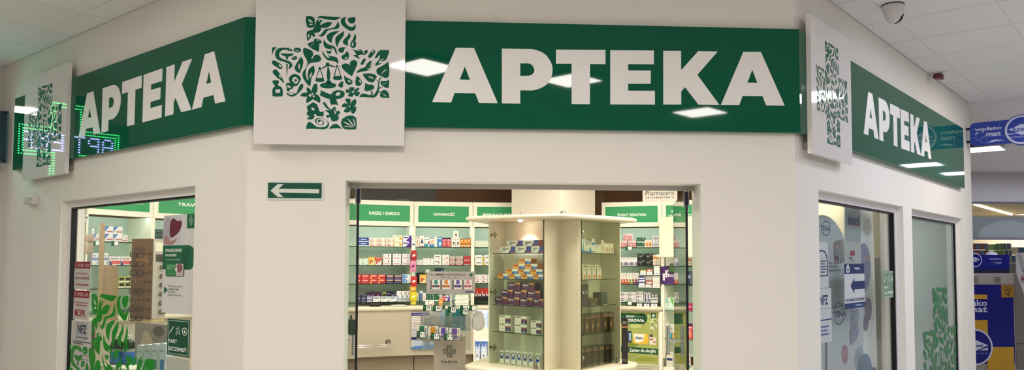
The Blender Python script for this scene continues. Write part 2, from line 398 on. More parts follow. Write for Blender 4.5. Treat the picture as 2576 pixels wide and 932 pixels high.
# pillar between the shelves
pl = [V2(onplane(x, 560, Vector((0, y, 0)), Vector((0, 1, 0)))) for x, y in ((1287, 5.2), (1408, 4.72), (1497, 5.2))]
pl.append(pl[0]+pl[2]-pl[1]); b = MB(); b.prism([(p.x, p.y) for p in pl], 0, 2.9, M('pillar_paint', '#ddd3c2', rough=.6, noise=.02, scale=3)); struct(b.obj('wall_pillar'))
# ================================================================== traced emblem and lettering
_tiles = {1: (760, 30), 2: (820, 30), 3: (675, 110), 4: (675, 170), 5: (750, 110), 6: (750, 170), 7: (760, 240), 8: (820, 240), 9: (820, 110), 10: (820, 170), 11: (890, 110), 12: (890, 160)}
E_ = lambda *a: ('E',)+a
EMB = [
 (1, "92,105! 170,97 265,122 295,180 298,290 290,345 240,372 150,372 105,310 85,200", "147,170! 200,190 258,252! 190,240 155,205", "160,292! 205,277 252,292! 205,310"),
 (1, "345,145! 380,112 450,97 600,108 880,122 925,125! 850,160 770,195 600,180 430,148"),
 (1, "505,208! 450,232 428,275 430,315! 520,260 620,240 703,255! 650,330 560,375 445,372! 440,430 400,475 330,490 278,490! 300,540 297,600! 240,560 208,530! 205,600 160,650 120,687! 110,600 105,500 130,455 180,435 240,420 275,380 295,340 310,300 330,230 360,185 400,172 440,192", E_(400, 205, 20, 18), "152,512! 172,550 155,612! 135,575"),
 (1, "838,220! 870,290 872,350 830,395 700,412 600,440 545,520 480,575 430,572 370,545! 440,530 500,450 560,400 680,385 780,340"),
 (1, "880,452! 800,510 720,590 692,735! 610,670 575,590 600,530 680,480 780,455"),
 (1, "275,660 300,632 350,630 420,655 458,700 455,735 410,745 400,850 390,925 340,920 240,870 170,815 132,765 160,730 230,705 278,688", "328,648! 380,655 410,680! 360,675", "290,725! 220,790 198,805! 230,765"),
 (1, "512,640! 550,710 620,765 700,788 755,815 790,860 810,920 830,1000! 790,975 760,900 735,865 700,845 665,835! 700,870 715,905! 660,875 580,860 520,815 500,740"),
 (2, "407,448! 422,500 410,560 370,620 310,710 265,832! 235,770 220,690 230,600 290,540 350,500"),
 (2, "535,490! 575,540 575,590 520,670 515,730 520,795! 450,770 400,725 400,680 450,620 510,560"),
 (2, "680,505! 705,560 703,640 680,700 705,700! 708,760 690,825 640,848 590,830 568,780 590,710 640,620", "640,700! 645,770 630,800 605,790 610,750"),
 (2, "490,122! 450,170 455,240 500,310 570,350 640,345 690,280! 695,370 660,430 590,445 500,410 400,330 350,250 360,170 420,130"),
 (2, "690,125! 693,180 670,245 610,275 540,245 510,185 540,140 610,125"),
 (3, "95,85! 205,85! 140,150 105,220 90,300! 85,180"),
 (3, "570,170! 550,175 510,165 512,200! 480,170 420,145 340,150 280,190 255,250 270,310 340,360 430,390 520,430 562,490 550,550 475,600! 480,560 495,510 480,475 420,445 320,410 230,380 180,330 157,260 170,180 230,115 330,92 440,100 490,98 540,125", E_(500, 122, 15, 13)),
 (3, "278,222! 440,235 600,230! 550,285 462,305! 460,375! 412,360! 412,305! 330,275"),
 (3, "420,465! 455,475! 450,620 437,785! 425,640"),
 (3, E_(680, 150, 90, 57), "608,148! 680,160 735,138! 690,174 640,170"),
 (3, E_(613, 340, 66, 44, -.3), "588,310! 622,335 600,347!"),
 (3, "85,430 110,395 160,400 290,480 330,540 310,590 260,590 110,490", "245,490 275,490 312,540 285,555 255,525"),
 (3, "758,305! 815,380 815,480 780,590 740,697! 660,650 618,580 640,500 710,390", "725,460! 742,530 722,615! 703,540"),
 (3, "105,650 130,612 180,608 220,640 310,770 310,800 335,820 350,860 385,915! 340,905 280,850 265,825 230,820 110,690", "250,735 280,735 300,775 285,795 255,770"),
 (4, "105,310 170,303 240,310 242,370! 225,400 235,425 300,455 335,520 340,600 325,670 220,682 110,672 95,600 100,510 150,440 130,395 103,375!", "160,525! 275,505! 280,585! 185,605!"),
 (4, "480,270 500,215 560,170 620,152 700,180 760,240 755,300 700,400 650,440 590,435! 580,480 540,512 495,510! 500,550 460,560 430,530 435,480 415,430 420,380 460,355 510,370! 490,310", "590,225! 660,235 715,305! 650,400! 600,350 550,305!", E_(483, 450, 52, 24, .6)),
 (4, "615,265! 640,280! 660,265! 668,290! 680,320! 655,318! 630,335! 610,320! 620,298! 608,285!"),
 (4, "430,615 480,588 560,590 640,612 660,600 720,450 770,390 815,400 815,470 740,570 640,660 560,682 470,660", "470,605 530,597 605,622 560,640 490,632"),
 (5, "115,140 150,103 220,118 320,165 355,230 340,290 300,345! 340,345 370,290 430,255 500,280 538,350 520,405 460,430 350,445 275,460! 235,500 200,560 180,640 180,720 200,800 222,868! 240,840 225,740 245,620 300,555 368,512! 388,600 380,690 320,790 295,930 288,1000! 220,960 140,850 102,750 115,660 180,570 210,500 220,440 190,360 130,250", "320,662! 318,740 275,812! 270,750"),
 (5, "665,180 690,165 720,180 750,165 782,182 770,220 722,242! 680,215"),
 (5, "550,158! 600,220 650,290 700,330 760,330! 720,300 692,265! 760,290 850,303 910,335 940,390 945,475! 880,430 800,405 700,388 640,340 590,270"),
 (5, E_(692, 488, 48)), (5, "650,505! 545,585! 550,605! 665,540!"), (5, "735,490! 800,510 890,545! 890,555! 820,548 735,530!"),
 (5, "690,530! 710,530! 745,650 755,740 735,860! 775,880 770,930! 660,930! 660,880 690,860! 672,760 680,640"), (5, E_(702, 981, 193, 72)), (5, E_(507, 583, 34)),
 (5, "478,610! 500,607! 435,815! 410,850!"), (5, "515,607! 535,610! 608,850! 580,830!"), (5, "402,860 430,815 510,805 580,810 612,850 600,885 510,903 430,890"),
 (9, E_(262, 527, 25)), (9, "242,545! 262,540! 205,775! 175,790!"), (9, "275,540! 293,545! 365,790! 340,780!"), (9, "163,810 200,768 280,758 350,770 380,810 350,845 270,857 195,845"),
 (6, "435,375! 455,480 445,560 400,620! 470,650 518,730 515,838! 430,790 345,745! 270,800 192,838! 190,760 220,690! 140,685 40,665! 100,605 170,588 218,600! 200,540 205,460! 270,500 325,570! 330,480 370,400", E_(280, 655, 32), E_(335, 620, 24), E_(365, 678, 25)),
 (10, "-130,530! -10,585 115,635! 170,570 250,535 330,535 410,560 440,620 410,690 330,730 240,748! 265,820 298,890! 210,870 120,882! 100,820 85,740! -20,710 -150,650! -125,590", "228,662! 240,610 285,577 330,595 330,640 290,662"),
 (7, "255,162! 350,210! 415,390! 510,380! 500,498! 345,490! 325,455 270,440! 290,510 230,570! 105,563! 185,475! 125,485! 105,405! 140,385! 105,265!", "215,280! 270,300 298,350! 235,355!"),
 (7, "485,180 510,160 550,180 600,260 625,300! 680,310! 620,335! 545,275"),
 (7, "545,375! 560,350 640,345 700,320 745,270! 785,275! 790,330 820,400! 825,370 860,362 885,400 880,445 835,445! 860,530 840,580 770,612 700,605 680,570 660,510! 640,510! 600,535 565,500 575,465 620,462 640,480! 620,420 580,385", "745,345 765,345 800,435 770,435"),
 (7, "100,800! 105,710 140,640 190,628 250,670 340,735 440,752 540,735 590,690 600,640 570,590 500,555 420,545 350,570 335,610 360,660 420,690 470,680 490,640 460,600 430,595 415,635! 380,630 365,600 390,578 450,578 505,620 510,670 450,705 380,690 310,630 305,580 350,540 430,533 530,558 610,620 632,690 600,760 520,800 400,795 200,785"),
 (7, "625,795! 690,710 770,672 840,690 930,785! 800,775 710,780"),
 (8, "520,215! 465,140 462,90 510,75 570,90 575,150 570,215! 610,140 680,92 710,130 705,200 670,245 610,250! 690,265 712,310 690,390 640,432 600,415 575,340! 560,380 500,408 415,390! 440,330 500,285! 430,280 365,270! 385,220 430,187 480,195", E_(552, 257, 22, 18)),
 (8, "500,490! 560,468! 600,478 640,480! 670,505 705,525! 715,600 718,700 710,800! 560,805 430,790 370,720 355,640! 355,610! 375,580! 385,545! 430,530! 455,500!", "400,620! 480,640 560,690 635,755! 540,708 450,655", "490,538! 560,590 630,680 660,752! 605,695 545,610", "635,530! 670,600 690,690 682,745! 655,650", "410,728! 500,722 630,765! 520,745"),
 (9, "475,88! 430,130 410,200 340,210 295,170 300,115 360,88"),
 (9, "490,165! 535,240 530,340 470,378 400,370 362,320 390,270 450,235", "440,340 480,312 510,315 490,345 450,358"),
 (9, "605,140 630,140 720,160 800,165 855,180 865,240 800,260 755,270! 770,320 805,362! 720,330 630,262! 715,260! 680,200 640,158"),
 (9, "750,145 800,130 845,155 850,172! 790,153"),
 (11, "212,190! 300,150 325,160 315,220 270,255 200,262!", "215,205 255,200 240,235 215,230"),
 (9, "365,540 385,490 450,465 520,480 558,510! 570,430 630,388 690,390 735,450 710,540 660,660 605,770! 500,690 420,620"),
 (11, "160,470 225,355 260,348 280,380 225,480 200,500"),
 (10, "425,175! 480,230 560,270 620,320 615,370 560,410 490,390 440,310", "515,300 560,310 590,345 560,350 525,330"),
 (10, "725,190! 800,260 845,340 820,410 760,435 700,410 690,310", "780,300 800,290 825,345 815,370 790,350"),
 (10, "340,320! 415,340! 410,370 385,380! 405,420 370,475 290,440! 300,390 340,350"),
 (10, "540,475! 600,460 665,475 660,515 640,555! 720,490 775,480 770,530 690,570! 770,570 795,605 750,670 700,670 645,620! 630,680 560,685 520,660 540,610 590,590! 480,590 465,550 480,515 540,520 600,555! 560,530", E_(637, 572, 32, 20)),
 (11, "335,290 430,150 470,140 505,180 490,220 410,320 370,338", "415,190 455,152 470,170 440,208"),
 (11, "625,150! 825,152! 820,220 790,310 750,385 700,405 625,425! 660,390 725,350! 640,375 580,440! 590,460 650,455 700,435! 600,490 505,525! 510,470 560,410 605,350 610,290 595,255! 570,310 530,340 485,340! 520,270 570,190"),
 (11, "75,700! 85,640 170,585 270,545 310,470 380,410 428,405! 400,460 330,530 320,550! 370,485 465,468! 400,495 375,515! 470,540! 400,535 370,545! 425,572! 350,570 305,580! 340,590 395,600! 330,615 290,645 160,660"),
 (11, "805,425! 830,550 832,700 810,780 740,808 660,770 560,720 530,650 560,580 700,500", "765,590! 740,640 690,670 660,720! 660,680 700,640"),
 (11, "205,710! 350,698 480,720 540,780 500,840 470,900 420,912 330,880 250,790", "330,765! 420,780 480,828! 400,810"),
 (12, "125,795! 180,715 260,710 330,730 380,748! 410,700 400,650 378,632! 420,640 445,690 430,755! 490,710 540,620 565,520 568,450 540,400 495,385! 540,385 578,430! 590,380 620,330 655,310! 620,380 600,450 595,560! 640,550 680,540! 640,570 585,605! 580,660! 620,655 650,690! 610,680 575,685! 550,740 490,795 400,800 250,790"),
 (12, "262,445! 330,490 440,500 480,545 460,600 390,630 310,648 250,620 260,540"),
 (12, "832,385! 828,480 810,570 740,565 650,510 625,450 650,410 740,410", "780,450! 720,480 690,500! 700,475"),
 (12, "838,805! 720,805 640,795 612,740 640,680 680,630 730,622 790,660 825,730", "680,705! 730,735 762,775! 715,750"),
]
# panel plane of the front emblem: emblem coordinates in metres, (0,0) at the middle of the cross
PP = .072
_c = FF.uv(831.5, 184, PP)
def _emb(k):
    out = []
    for sh in EMB:
        tx, ty = _tiles[sh[0]]; loops = []
        for L in sh[1:]:
            P = ell(*L[1:]) if isinstance(L, tuple) else smooth(L, k)
            loops.append([(q[0]-_c[0], q[1]-_c[1]) for q in (FF.uv(tx+x/9.32, ty+y/9.32, PP) for x, y in P)])
        out.append(loops)
    return out
EMBL = _emb(5); EMBS = _emb(2)
EMW = FF.uv(981, 184, PP)[0]-FF.uv(683, 184, PP)[0]       # width of the cross
def emblem(name, parent, m, u, v, su=1.0, sv=None, y=0, clip=None, small=False):
    """the cross of small emblems; each of them a piece of its own unless small"""
    sv = sv or su
    if small:
        b = MB()
        for loops in EMBS: b.shape([[(u+x*su, v+z*sv) for x, z in L] for L in loops], m, y)
        return b.obj(name, parent)
    for loops in EMBL:
        pts = [p for p in loops[0]]
        if clip and not clip(u+sum(p[0] for p in pts)/len(pts)*su, v+sum(p[1] for p in pts)/len(pts)*sv): continue
        b = MB(); b.shape([[(u+x*su, v+z*sv) for x, z in L] for L in loops], m, y); b.obj(name, parent)
_ta, _tb, _tc = ((1060, 100), 4.906), ((1340, 100), 4.906), ((1640, 100), 4.237)
LET = [(_ta, "425,100! 650,104! 943,786! 711,783! 665,665! 410,660! 368,777! 133,772!", "537,333! 600,497! 473,494!"),
 (_ta, "993,112! 1345,116! 1420,130 1510,170 1565,225 1608,305 1618,380 1605,460 1560,540 1480,595 1400,622 1345,628! 1220,625! 1220,790! 993,787!", "1220,293! 1310,293! 1360,310 1392,360 1390,400 1360,435 1310,447! 1220,449!"),
 (_tb, "287,124! 898,128! 898,303! 707,302! 705,799! 480,796! 480,298! 287,297!"),
 (_tb, "957,132! 1495,135! 1495,304! 1177,303! 1177,381! 1456,383! 1456,545! 1177,546! 1177,631! 1507,633! 1507,803! 957,801!"),
 (_tc, "120,120! 309,120! 310,326! 492,123! 700,127! 483,376! 718,698! 495,694! 352,508! 311,552! 311,693! 120,693!"),
 (_tc, "973,131! 1160,132! 1413,704! 1215,701! 1178,603! 965,601! 930,698! 733,698!", "1068,322! 1122,460! 1016,460!")]
PS = .042
LETU = [[[FF.uv(t+x/k, r+y/k, PS) for x, y in smooth(L, 4)] for L in Ls] for ((t, r), k), *Ls in LET]
LU0 = min(p[0] for l in LETU for p in l[0]); LU1 = max(p[0] for l in LETU for p in l[0])
# ------------------------------------------------------------------ green fascia signs
SIGN = M('sign_green_gloss', '#00593f', rough=.03, coat=.0, spec=.28)
SIGNW = M('sign_white_gloss', '#ece8e6', rough=.05, spec=.5)
LETM = M('sign_letter_white', '#efedeb', rough=.35)
SZ0, SZ1 = 2.415, 3.03
PZ0, PZ1 = 2.305, 3.145
def sign(label, fr, u0, u1, lu0, lu1, mitre0=0, mitre1=0, extra=None):
    t = thing('pharmacy_sign', label, 'sign', fr.mat(0, 0, .002), 'green lettered fascia signs')
    b = MB()
    P = [(u0, 0), (u0-mitre0, -PS+.002), (u1+mitre1, -PS+.002), (u1, 0)]
    b.prism([(x, y) for x, y in P], SZ0, SZ1, SIGN); bevel(b.obj('sign_board', t), .002, 1)
    k = (lu1-lu0)/(LU1-LU0)
    for L in LETU:
        b = MB(); b.shape([[(lu0+(u-LU0)*k, v) for u, v in l] for l in L], LETM, -PS+.002, .003); b.obj('letter', t)
    return t
mt = PS*math.tan((math.pi/2-AL)/2)
mtr = PS*math.tan((math.pi/2-AR)/2)
signF = sign('long glossy green sign with large white letters above the shop door', FF, PLX+.0, PRX, LU0, LU1, mt, mtr)
sl = FL.uv(34.5, 340, PS)[0]
signL = sign('glossy green sign with white letters on the left wall above the display window', FL, sl, 0, FL.uv(198, 347, PS)[0], FL.uv(567.6, 257, PS)[0], 0, mt)
sr = FRR.uv(2425, 400, PS)[0]
signR = sign('glossy green sign with white letters on the right wall above two windows', FRR, 0, sr, FRR.uv(2172, 342, PS)[0], FRR.uv(2342.5, 408.5, PS)[0], mtr, 0)
def panel(label, fr, u0, u1):
    t = thing('emblem_panel', label, 'sign', fr.mat(), 'white panels with a cross of green emblems')
    b = MB(); b.box(u0, u1, -PP, -PS-.001, PZ0, PZ1, SIGNW); b.obj('panel_board', t)
    s = (u1-u0)/(FF.uv(1018.5, 200, PP)[0]-FF.uv(640.5, 200, PP)[0])
    cu = u0+(_c[0]-FF.uv(640.5, 200, PP)[0])*s
    for x in (u0+.05, u1-.05):
        b = MB(); b.box(x-.02, x+.02, -PS+.002, -.001, SZ0-.08, SZ0-.04, M('bracket_grey', '#8a8580', rough=.4)); b.obj('bracket', t)
    emblem('emblem', t, M('emblem_green', '#14604a', rough=.5, spec=.15), cu, _c[1], s, 1, -PP-.0006)
panel('large white panel with a cross of green emblems left of the front lettering', FF, FF.uv(640.5, 200, PP)[0], FF.uv(1018.5, 200, PP)[0])
panel('white panel with a cross of green emblems at the far left of the left wall', FL, FL.uv(61, 300, PP)[0], FL.uv(167, 300, PP)[0])
panel('white panel with a cross of green emblems right of the corner on the right wall', FRR, FRR.uv(2041, 200, PP)[0], FRR.uv(2142, 280, PP)[0])
# ------------------------------------------------------------------ direction arrow sign on the front wall
P = lambda x, y: FF.uv(640+x/10.355, 440+y/10.355)
a, c = P(322, 650), P(1785, 195)
t = thing('arrow_sign', 'small green sign with a white arrow pointing left on the front wall', 'sign', FF.mat(0, 0, .001))
b = MB(); b.box(a[0], c[0], -.006, 0, a[1], c[1], M('sign_plastic_white', '#dfe3da', rough=.3)); b.obj('backing_plate', t)
q0, q1 = P(358, 610), P(1762, 222); b = MB(); b.rect(q0[0], q0[1], q1[0], q1[1], M('arrow_green', '#0d5240', rough=.35), -.0065); b.obj('green_field', t)
b = MB(); b.shape([[P(*map(float, k.split(','))) for k in "428,418 615,250 765,250 640,370 1690,385 1690,492 640,470 765,588 620,588".split()]], M('sign_plastic_white'), -.0072); b.obj('arrow', t)
# junction box on the left wall
u0, v0 = FL.uv(76, 517); u1, v1 = FL.uv(99, 492)
t = thing('junction_box', 'small white junction box on the left wall near the display window', 'junction box', FL.mat(0, 0, .001))
b = MB(); b.box(u0, u1, -.05, 0, v0, v1, M('plastic_white', '#d9d7d5', rough=.4)); bevel(b.obj('box_body', t), .006)
b = MB(); b.box(u0+.01, u1-.01, -.054, -.05, v0+.012, v1-.03, M('plastic_white')); b.obj('lid', t)
b = MB(); b.lathe([(.006, 0), (.006, .003)], M('screw_grey', '#77736f', rough=.4), (0, 0, 0), 8); b.obj('screw', t, Matrix.Translation((u1-.025, -.054, (v0+v1)/2)) @ Matrix.Rotation(math.pi/2, 4, 'X'))
# ------------------------------------------------------------------ luminous cross that the left sign mirrors, by the end wall
us = -3.78; FX = Fr(FL.at(us, 0), -FL.n)               # its face looks towards the viewer; u is minus the distance from the left wall
zc, xc = 2.715, -.556
ah, aw, hw, hh = .135, .118, .432, .365
t = thing('led_cross', 'luminous green cross sign with running text at the far left end wall', 'led sign', FX.mat(0, 0, 0))
cross = lambda g: [(xc-hw-g, zc-ah-g), (xc-aw-g, zc-ah-g), (xc-aw-g, zc-hh-g), (xc+aw+g, zc-hh-g), (xc+aw+g, zc-ah-g), (xc+hw+g, zc-ah-g), (xc+hw+g, zc+ah+g), (xc+aw+g, zc+ah+g), (xc+aw+g, zc+hh+g), (xc-aw-g, zc+hh+g), (xc-aw-g, zc+ah+g), (xc-hw-g, zc+ah+g)]
b = MB(); b.shape([cross(.09)], M('led_housing', '#5d6f84', rough=.25), .0, .06); b.shape([cross(.09)[::-1]], M('led_housing'), .0); b.obj('housing', t)
b = MB(); b.shape([cross(.075)], M('led_face', '#3c4a55', rough=.2), -.061); b.obj('face', t)
for x, z in (cross(.075)[0], cross(.075)[5], cross(.075)[6], cross(.075)[11]):
    b = MB(); b.lathe([(.014, 0), (.014, .02)], M('bolt_dark', '#20242c', rough=.3, metal=.6), (x+(.016 if x < xc else -.016), -.066, z-.01), 10); b.obj('bolt', t)
LEDG = M('led_green', '#3cff7a', emit=18); LEDB = M('led_white_blue', '#96a2ff', emit=22)
def dot(b, x, z, m, r=.0062): b.shape([ell(x, z, r, r, 0, 6)], m, -.0625)
b = MB(); C0 = cross(-.008); step = .022
for ring in (0, 1):
    C0 = cross(-.008-ring*.03)
    for i in range(12):
        p, q = C0[i-1], C0[i]; n = max(1, round(math.dist(p, q)/step))
        for k in range(n): dot(b, p[0]+(q[0]-p[0])*k/n, p[1]+(q[1]-p[1])*k/n, LEDG)
b.obj('green_leds', t)['kind'] = 'stuff'
F5 = {'A': ["01110", "10001", "10001", "11111", "10001", "10001", "10001"], 'P': ["11110", "10001", "10001", "11110", "10000", "10000", "10000"], 'T': ["11111", "00100", "00100", "00100", "00100", "00100", "00100"], 'E': ["11111", "10000", "10000", "11110", "10000", "10000", "11111"], 'K': ["10001", "10010", "10100", "11000", "10100", "10010", "10001"]}
b = MB(); w_ = (2*hw-.13)/35
for i, ch in enumerate('APTEKA'):
    for r, row in enumerate(F5[ch]):
        for c_, bit in enumerate(row):
            if bit == '1': dot(b, xc-hw+.065+(i*6+c_)*w_, zc+.07-r*.0235, LEDB, .0075)
b.obj('running_text', t)['kind'] = 'stuff'
b = MB(); b.box(xc-.02, xc+.02, -.04, -.01, zc+hh+.056, HC-.001, M('led_housing')); b.obj('mounting_arm', t)
# ------------------------------------------------------------------ camera dome and alarm sounder on the right ceiling
p = onz(2246, 12, HC)
t = thing('camera_dome', 'white security camera dome on the ceiling right of the sign', 'camera', Matrix.Translation((p.x, p.y, HC-.001)))
PW = M('plastic_white'); R_ = .07
b = MB(); b.lathe([(R_*.9, 0), (R_, -.01), (R_, -.02), (R_*.93, -.045), (R_*.8, -.075), (R_*.55, -.11), (R_*.28, -.126), (.001, -.128)][::-1], PW, n=28); b.obj('dome_shell', t)
b = MB(); b.lathe([(R_*1.02, -.004), (R_*1.02, 0)], M('seam_dark', '#4a4648', rough=.5), n=28); b.obj('base_ring', t)
b = MB(); e = Vector((.62, -.78, 0)); s_ = Vector((.78, .62, 0))
for k in range(6):
    a0, a1 = k/6, (k+1)/6
b.tube([e*.01+Vector((0, 0, -.132)), e*.04+s_*.012+Vector((0, 0, -.108)), e*.062+s_*.02+Vector((0, 0, -.072))], [.004, .009, .003], M('lens_dark', '#15131a', rough=.15), 8); b.obj('lens_slot', t)
p = onz(2361, 183, HC)
t = thing('alarm_sounder', 'dark red fire alarm sounder under the right hall ceiling', 'alarm', FRR.mat(*( (p-FRR.o).dot(FRR.ex), HC-.001, (p-FRR.o).dot(FRR.n))))
b = MB(); b.box(-.045, .045, -.025, .025, -.012, 0, M('plastic_white')); b.obj('base_plate', t)
b = MB(); b.prism([(-.05, -.035), (.05, -.035), (.05, .035), (-.05, .035)], -.062, -.012, M('alarm_red', '#6d2a35', rough=.3), .014); b.obj('sounder_body', t)
# ------------------------------------------------------------------ blue blade sign of the deposit machine at the end of the right wall
ub = 5.93*SC; FB = Fr(FRR.at(ub, 0), FRR.n)               # u is the distance out from the right wall
BLUE = M('blade_blue', '#2a3f9f', rough=.3, noise=.03); BLW = M('blade_white', '#b9c0dd', rough=.35); NAVY = M('bracket_navy', '#232a52', rough=.3, metal=.3)
t = thing('blade_sign', 'blue hanging sign with round logo sticking out from the right wall', 'sign', FB.mat())
X = lambda x, y: FB.uv(2430+x/6.657, 270+y/6.657)
a = X(78, 655); c = X(690, 240); z0 = X(78, 655)[1]; z1 = X(78, 275)[1]; r = .05
ccx, ccz = X(940, 405)[0], (X(650, 405)[1]); rad = ccx-X(642, 405)[0]
b = MB(); P_ = rrect(a[0], z0, ccx, z1, r); b.shape([P_], BLUE, 0, .02); b.shape([P_[::-1]], BLUE, .04); b.shape([P_], BLUE, .04, .04); b.obj('sign_plate', t)
b = MB(); b.shape([ell(ccx, ccz, rad, rad, 0, 48)], M('blade_rim', '#3a4690', rough=.3), .05, .075); b.shape([ell(ccx, ccz, rad, rad, 0, 48)[::-1]], M('blade_rim'), .05); disc = b.obj('logo_disc', t)
b = MB(); b.shape([ell(ccx, ccz, rad*.95, rad*.95, 0, 48), ell(ccx, ccz, rad*.82, rad*.82, 0, 48)], BLW, -.026); b.shape([ell(ccx, ccz, rad*.82, rad*.82, 0, 48)], BLUE, -.0258)
dz = rad*.38; b.shape([[(ccx-rad*.72, ccz+.01), (ccx+.0, ccz+dz), (ccx+rad*.72, ccz+.01), (ccx, ccz-dz)]], BLW, -.0266)
b.shape([[(ccx-rad*.74, ccz-rad*.18), (ccx-rad*.74, ccz-rad*.27), (ccx-rad*.2, ccz-rad*.25)]], BLW, -.0267)
b.text('Euronet', ccx-rad*.5, ccz-.02, ccx+rad*.5, ccz+.035, BLUE, -.0272); b.text('WORLDWIDE', ccx-rad*.7, ccz-rad*.5, ccx+rad*.7, ccz-rad*.42, BLW, -.0267); b.obj('logo', disc)
b = MB(); q = X(150, 430), X(600, 310); b.text('wpłato', *q[0], *q[1], BLW, -.0212, .03); q = X(345, 500), X(592, 405); b.text('mat', *q[0], *q[1], BLW, -.0212, .03)
b.shape([[X(*k) for k in ((150, 475), (175, 432), (230, 430))]], BLW, -.0212); b.shape([[X(*k) for k in ((345, 607), (400, 580), (450, 555), (520, 545), (660, 565), (520, 570), (450, 590))]], BLW, -.0212)
for L in ([(150, 515), (265, 425), (335, 475), (215, 565)], [(255, 590), (240, 560), (275, 500), (320, 495), (350, 560), (310, 607)]):
    for i in range(len(L)):
        b.tube([(X(*L[i-1])[0], -.0212, X(*L[i-1])[1]), (X(*L[i])[0], -.0212, X(*L[i])[1])], .002, M('blade_faint', '#7f8cc9'), 5)
b.obj('lettering', t)
for y in (365, 582):
    b = MB(); v = X(40, y)[1]; b.tube([(.003, .01, v), (a[0]+.03, .01, v)], .014, NAVY, 10); b.obj('bracket_arm', t)
# ================================================================== shelving ring
HG = M('header_green', '#2f9a5e', rough=.35); TXT = M('header_text', '#f4f6ee', rough=.4)
MINT = M('shelf_back_mint', '#c6d1c8', rough=.45); SHG = glassmat('shelf_glass', '#e6f2ea', refl=.6); EDGE = M('glass_edge', '#1c2f28', rough=.2)
STRIP = M('shelf_strip_lamp', '#e2fff4', emit=10.0)
SHZ = [1.837, 1.611, 1.387, 1.163]
CT = 1.118                                                # worktop
UN = {}
def unit(key, A, B, label, txt=None, tb=None, low=True, zlow=.0, lines=None, shelves=SHZ):
    fr = Fr(A, B-A); L = (B-A).length; UN[key] = (fr, L)
    t = thing('shelving_unit', label, 'shelf unit', fr.mat(), 'cream shelving units round the shop')
    h = MB(); h.box(.002, L-.002, 0, .022, ZB, ZT, CREAM); h.box(.002, L-.002, .022, .36, ZT-.02, ZT, CREAM); hd = h.obj('header', t); bevel(hd, .003)
    b = MB(); g0, g1 = .052, L-.052
    b.box(g0, g1, -.002, -.0005, 2.146, 2.345, HG); b.obj('header_panel', hd)
    if txt:
        b = MB()
        for s, (x0, y0, x1, y1) in (lines or [(txt, tb)]):
            xm = (x0+x1)/2; b.text(s, fr.uv(x0, y1)[0], fr.uv(xm, y1)[1], fr.uv(x1, y0)[0], fr.uv(xm, y0)[1], TXT, -.003, .03)
        b.obj('lettering', hd)
    b = MB(); b.box(.0, L, .335, .35, CT-.0 if low else zlow, ZB, MINT); b.obj('back_panel', t)
    for x in (0, L-.02):
        b = MB(); b.box(x, x+.02, .004, .335, CT if low else zlow, ZB, CREAM); b.obj('post', t)
    for z in shelves:
        b = MB(); b.box(.022, L-.022, .004, .332, z-.009, z, SHG); s = b.obj('shelf', t)
        b = MB(); b.box(.022, L-.022, .0015, .004, z-.009, z, EDGE); b.obj('shelf_edge', s)
    b = MB(); b.box(.03, L-.03, .03, .06, ZB+.004, ZB+.02, STRIP); b.obj('strip_lamp', t)
    return t
unit('U', A0, A1, 'shelving unit behind the left window, green header ending in ENTY', 'SUPLEMENTY', None, lines=[('SUPLEMENTY', (292, 501, 362, 514))])
unit('T', A1, arc[1], 'shelving unit behind the left window, green header TRAWIENIE partly hidden', 'x', lines=[('TRAWIENIE', (446.5, 513, 534, 521.3))])
unit('J', arc[1], arc[2], 'shelving unit in the hidden curve between window and door')
unit('I', arc[2], QK[0], 'shelving unit just left of the KASZEL I GARDŁO unit')
unit('K', QK[0], QK[1], 'shelving unit with the green header KASZEL I GARDŁO', 'x', lines=[('KASZEL I GARDŁO', (928.5, 533.4, 1006, 541.4))])
unit('O', QK[1], QK[2], 'shelving unit with the green header ODPORNOŚĆ', 'x', lines=[('ODPORNOŚĆ', (1089.5, 534.3, 1144.5, 543.8))])
unit('P', QK[2], QK[3], 'shelving unit with the green header PREPARATY SEZONOWE behind the display island', 'x', lines=[('PREPARATY SEZONOWE', (1214, 538, 1322, 545.8))])
unit('S', QK[4], QK[5], 'shelving unit with the green header ŚWIAT ZDROWIA', 'x', lines=[('ŚWIAT ZDROWIA', (1553, 535.6, 1626.5, 544.6))])
unit('W', QK[5], QW, 'tall shelving unit at the right door leaf, header text in two lines', 'x', low=False, zlow=.5, shelves=SHZ[:3], lines=[('WITAMINY', (1688, 529, 1733.5, 535.2)), ('I SUPLEMENTY', (1680.5, 539.6, 1742, 545.8))])
unit('X', QW, QX, 'shelving unit at the far right, hidden behind the door jamb')
# continuous worktop and the counter below it
def offs(P, d):
    out = []
    for i, p in enumerate(P):
        a = P[max(i-1, 0)]; b = P[min(i+1, len(P)-1)]; t = (b-a).normalized(); out.append(p+Vector((t.y, -t.x, 0))*d)
    return out
def run(P, name, label, z0, z1, d0, d1, m, bev=0, cat='worktop'):
    f = offs(P, d1); r = offs(P, d0); b = MB(); b.prism([(p.x, p.y) for p in f]+[(p.x, p.y) for p in r[::-1]], z0, z1, m, bev)
    return tag(b.obj(name), label, cat)
QP = QK[2]+(QK[3]-QK[2])*.62
LRUN = [A0]+arc[:3]+QK[:3]+[QP]; RRUN = [QK[4], QK[5]]
run(LRUN, 'worktop', 'long cream worktop with rounded edge along the left shelving', CT-.055, CT-.0005, -.33, .2, ISLC, .027)
run(RRUN, 'worktop', 'short cream worktop with rounded edge above the allergy poster', CT-.055, CT-.0005, -.33, .06, ISLC, .027)
f = offs(LRUN, .17); r = offs(LRUN, .12)
t = thing('shop_counter', 'curved cream counter front under the left worktop with steel rail', 'counter', Matrix())
KD = M('kick_dark', '#4a4033', rough=.6)
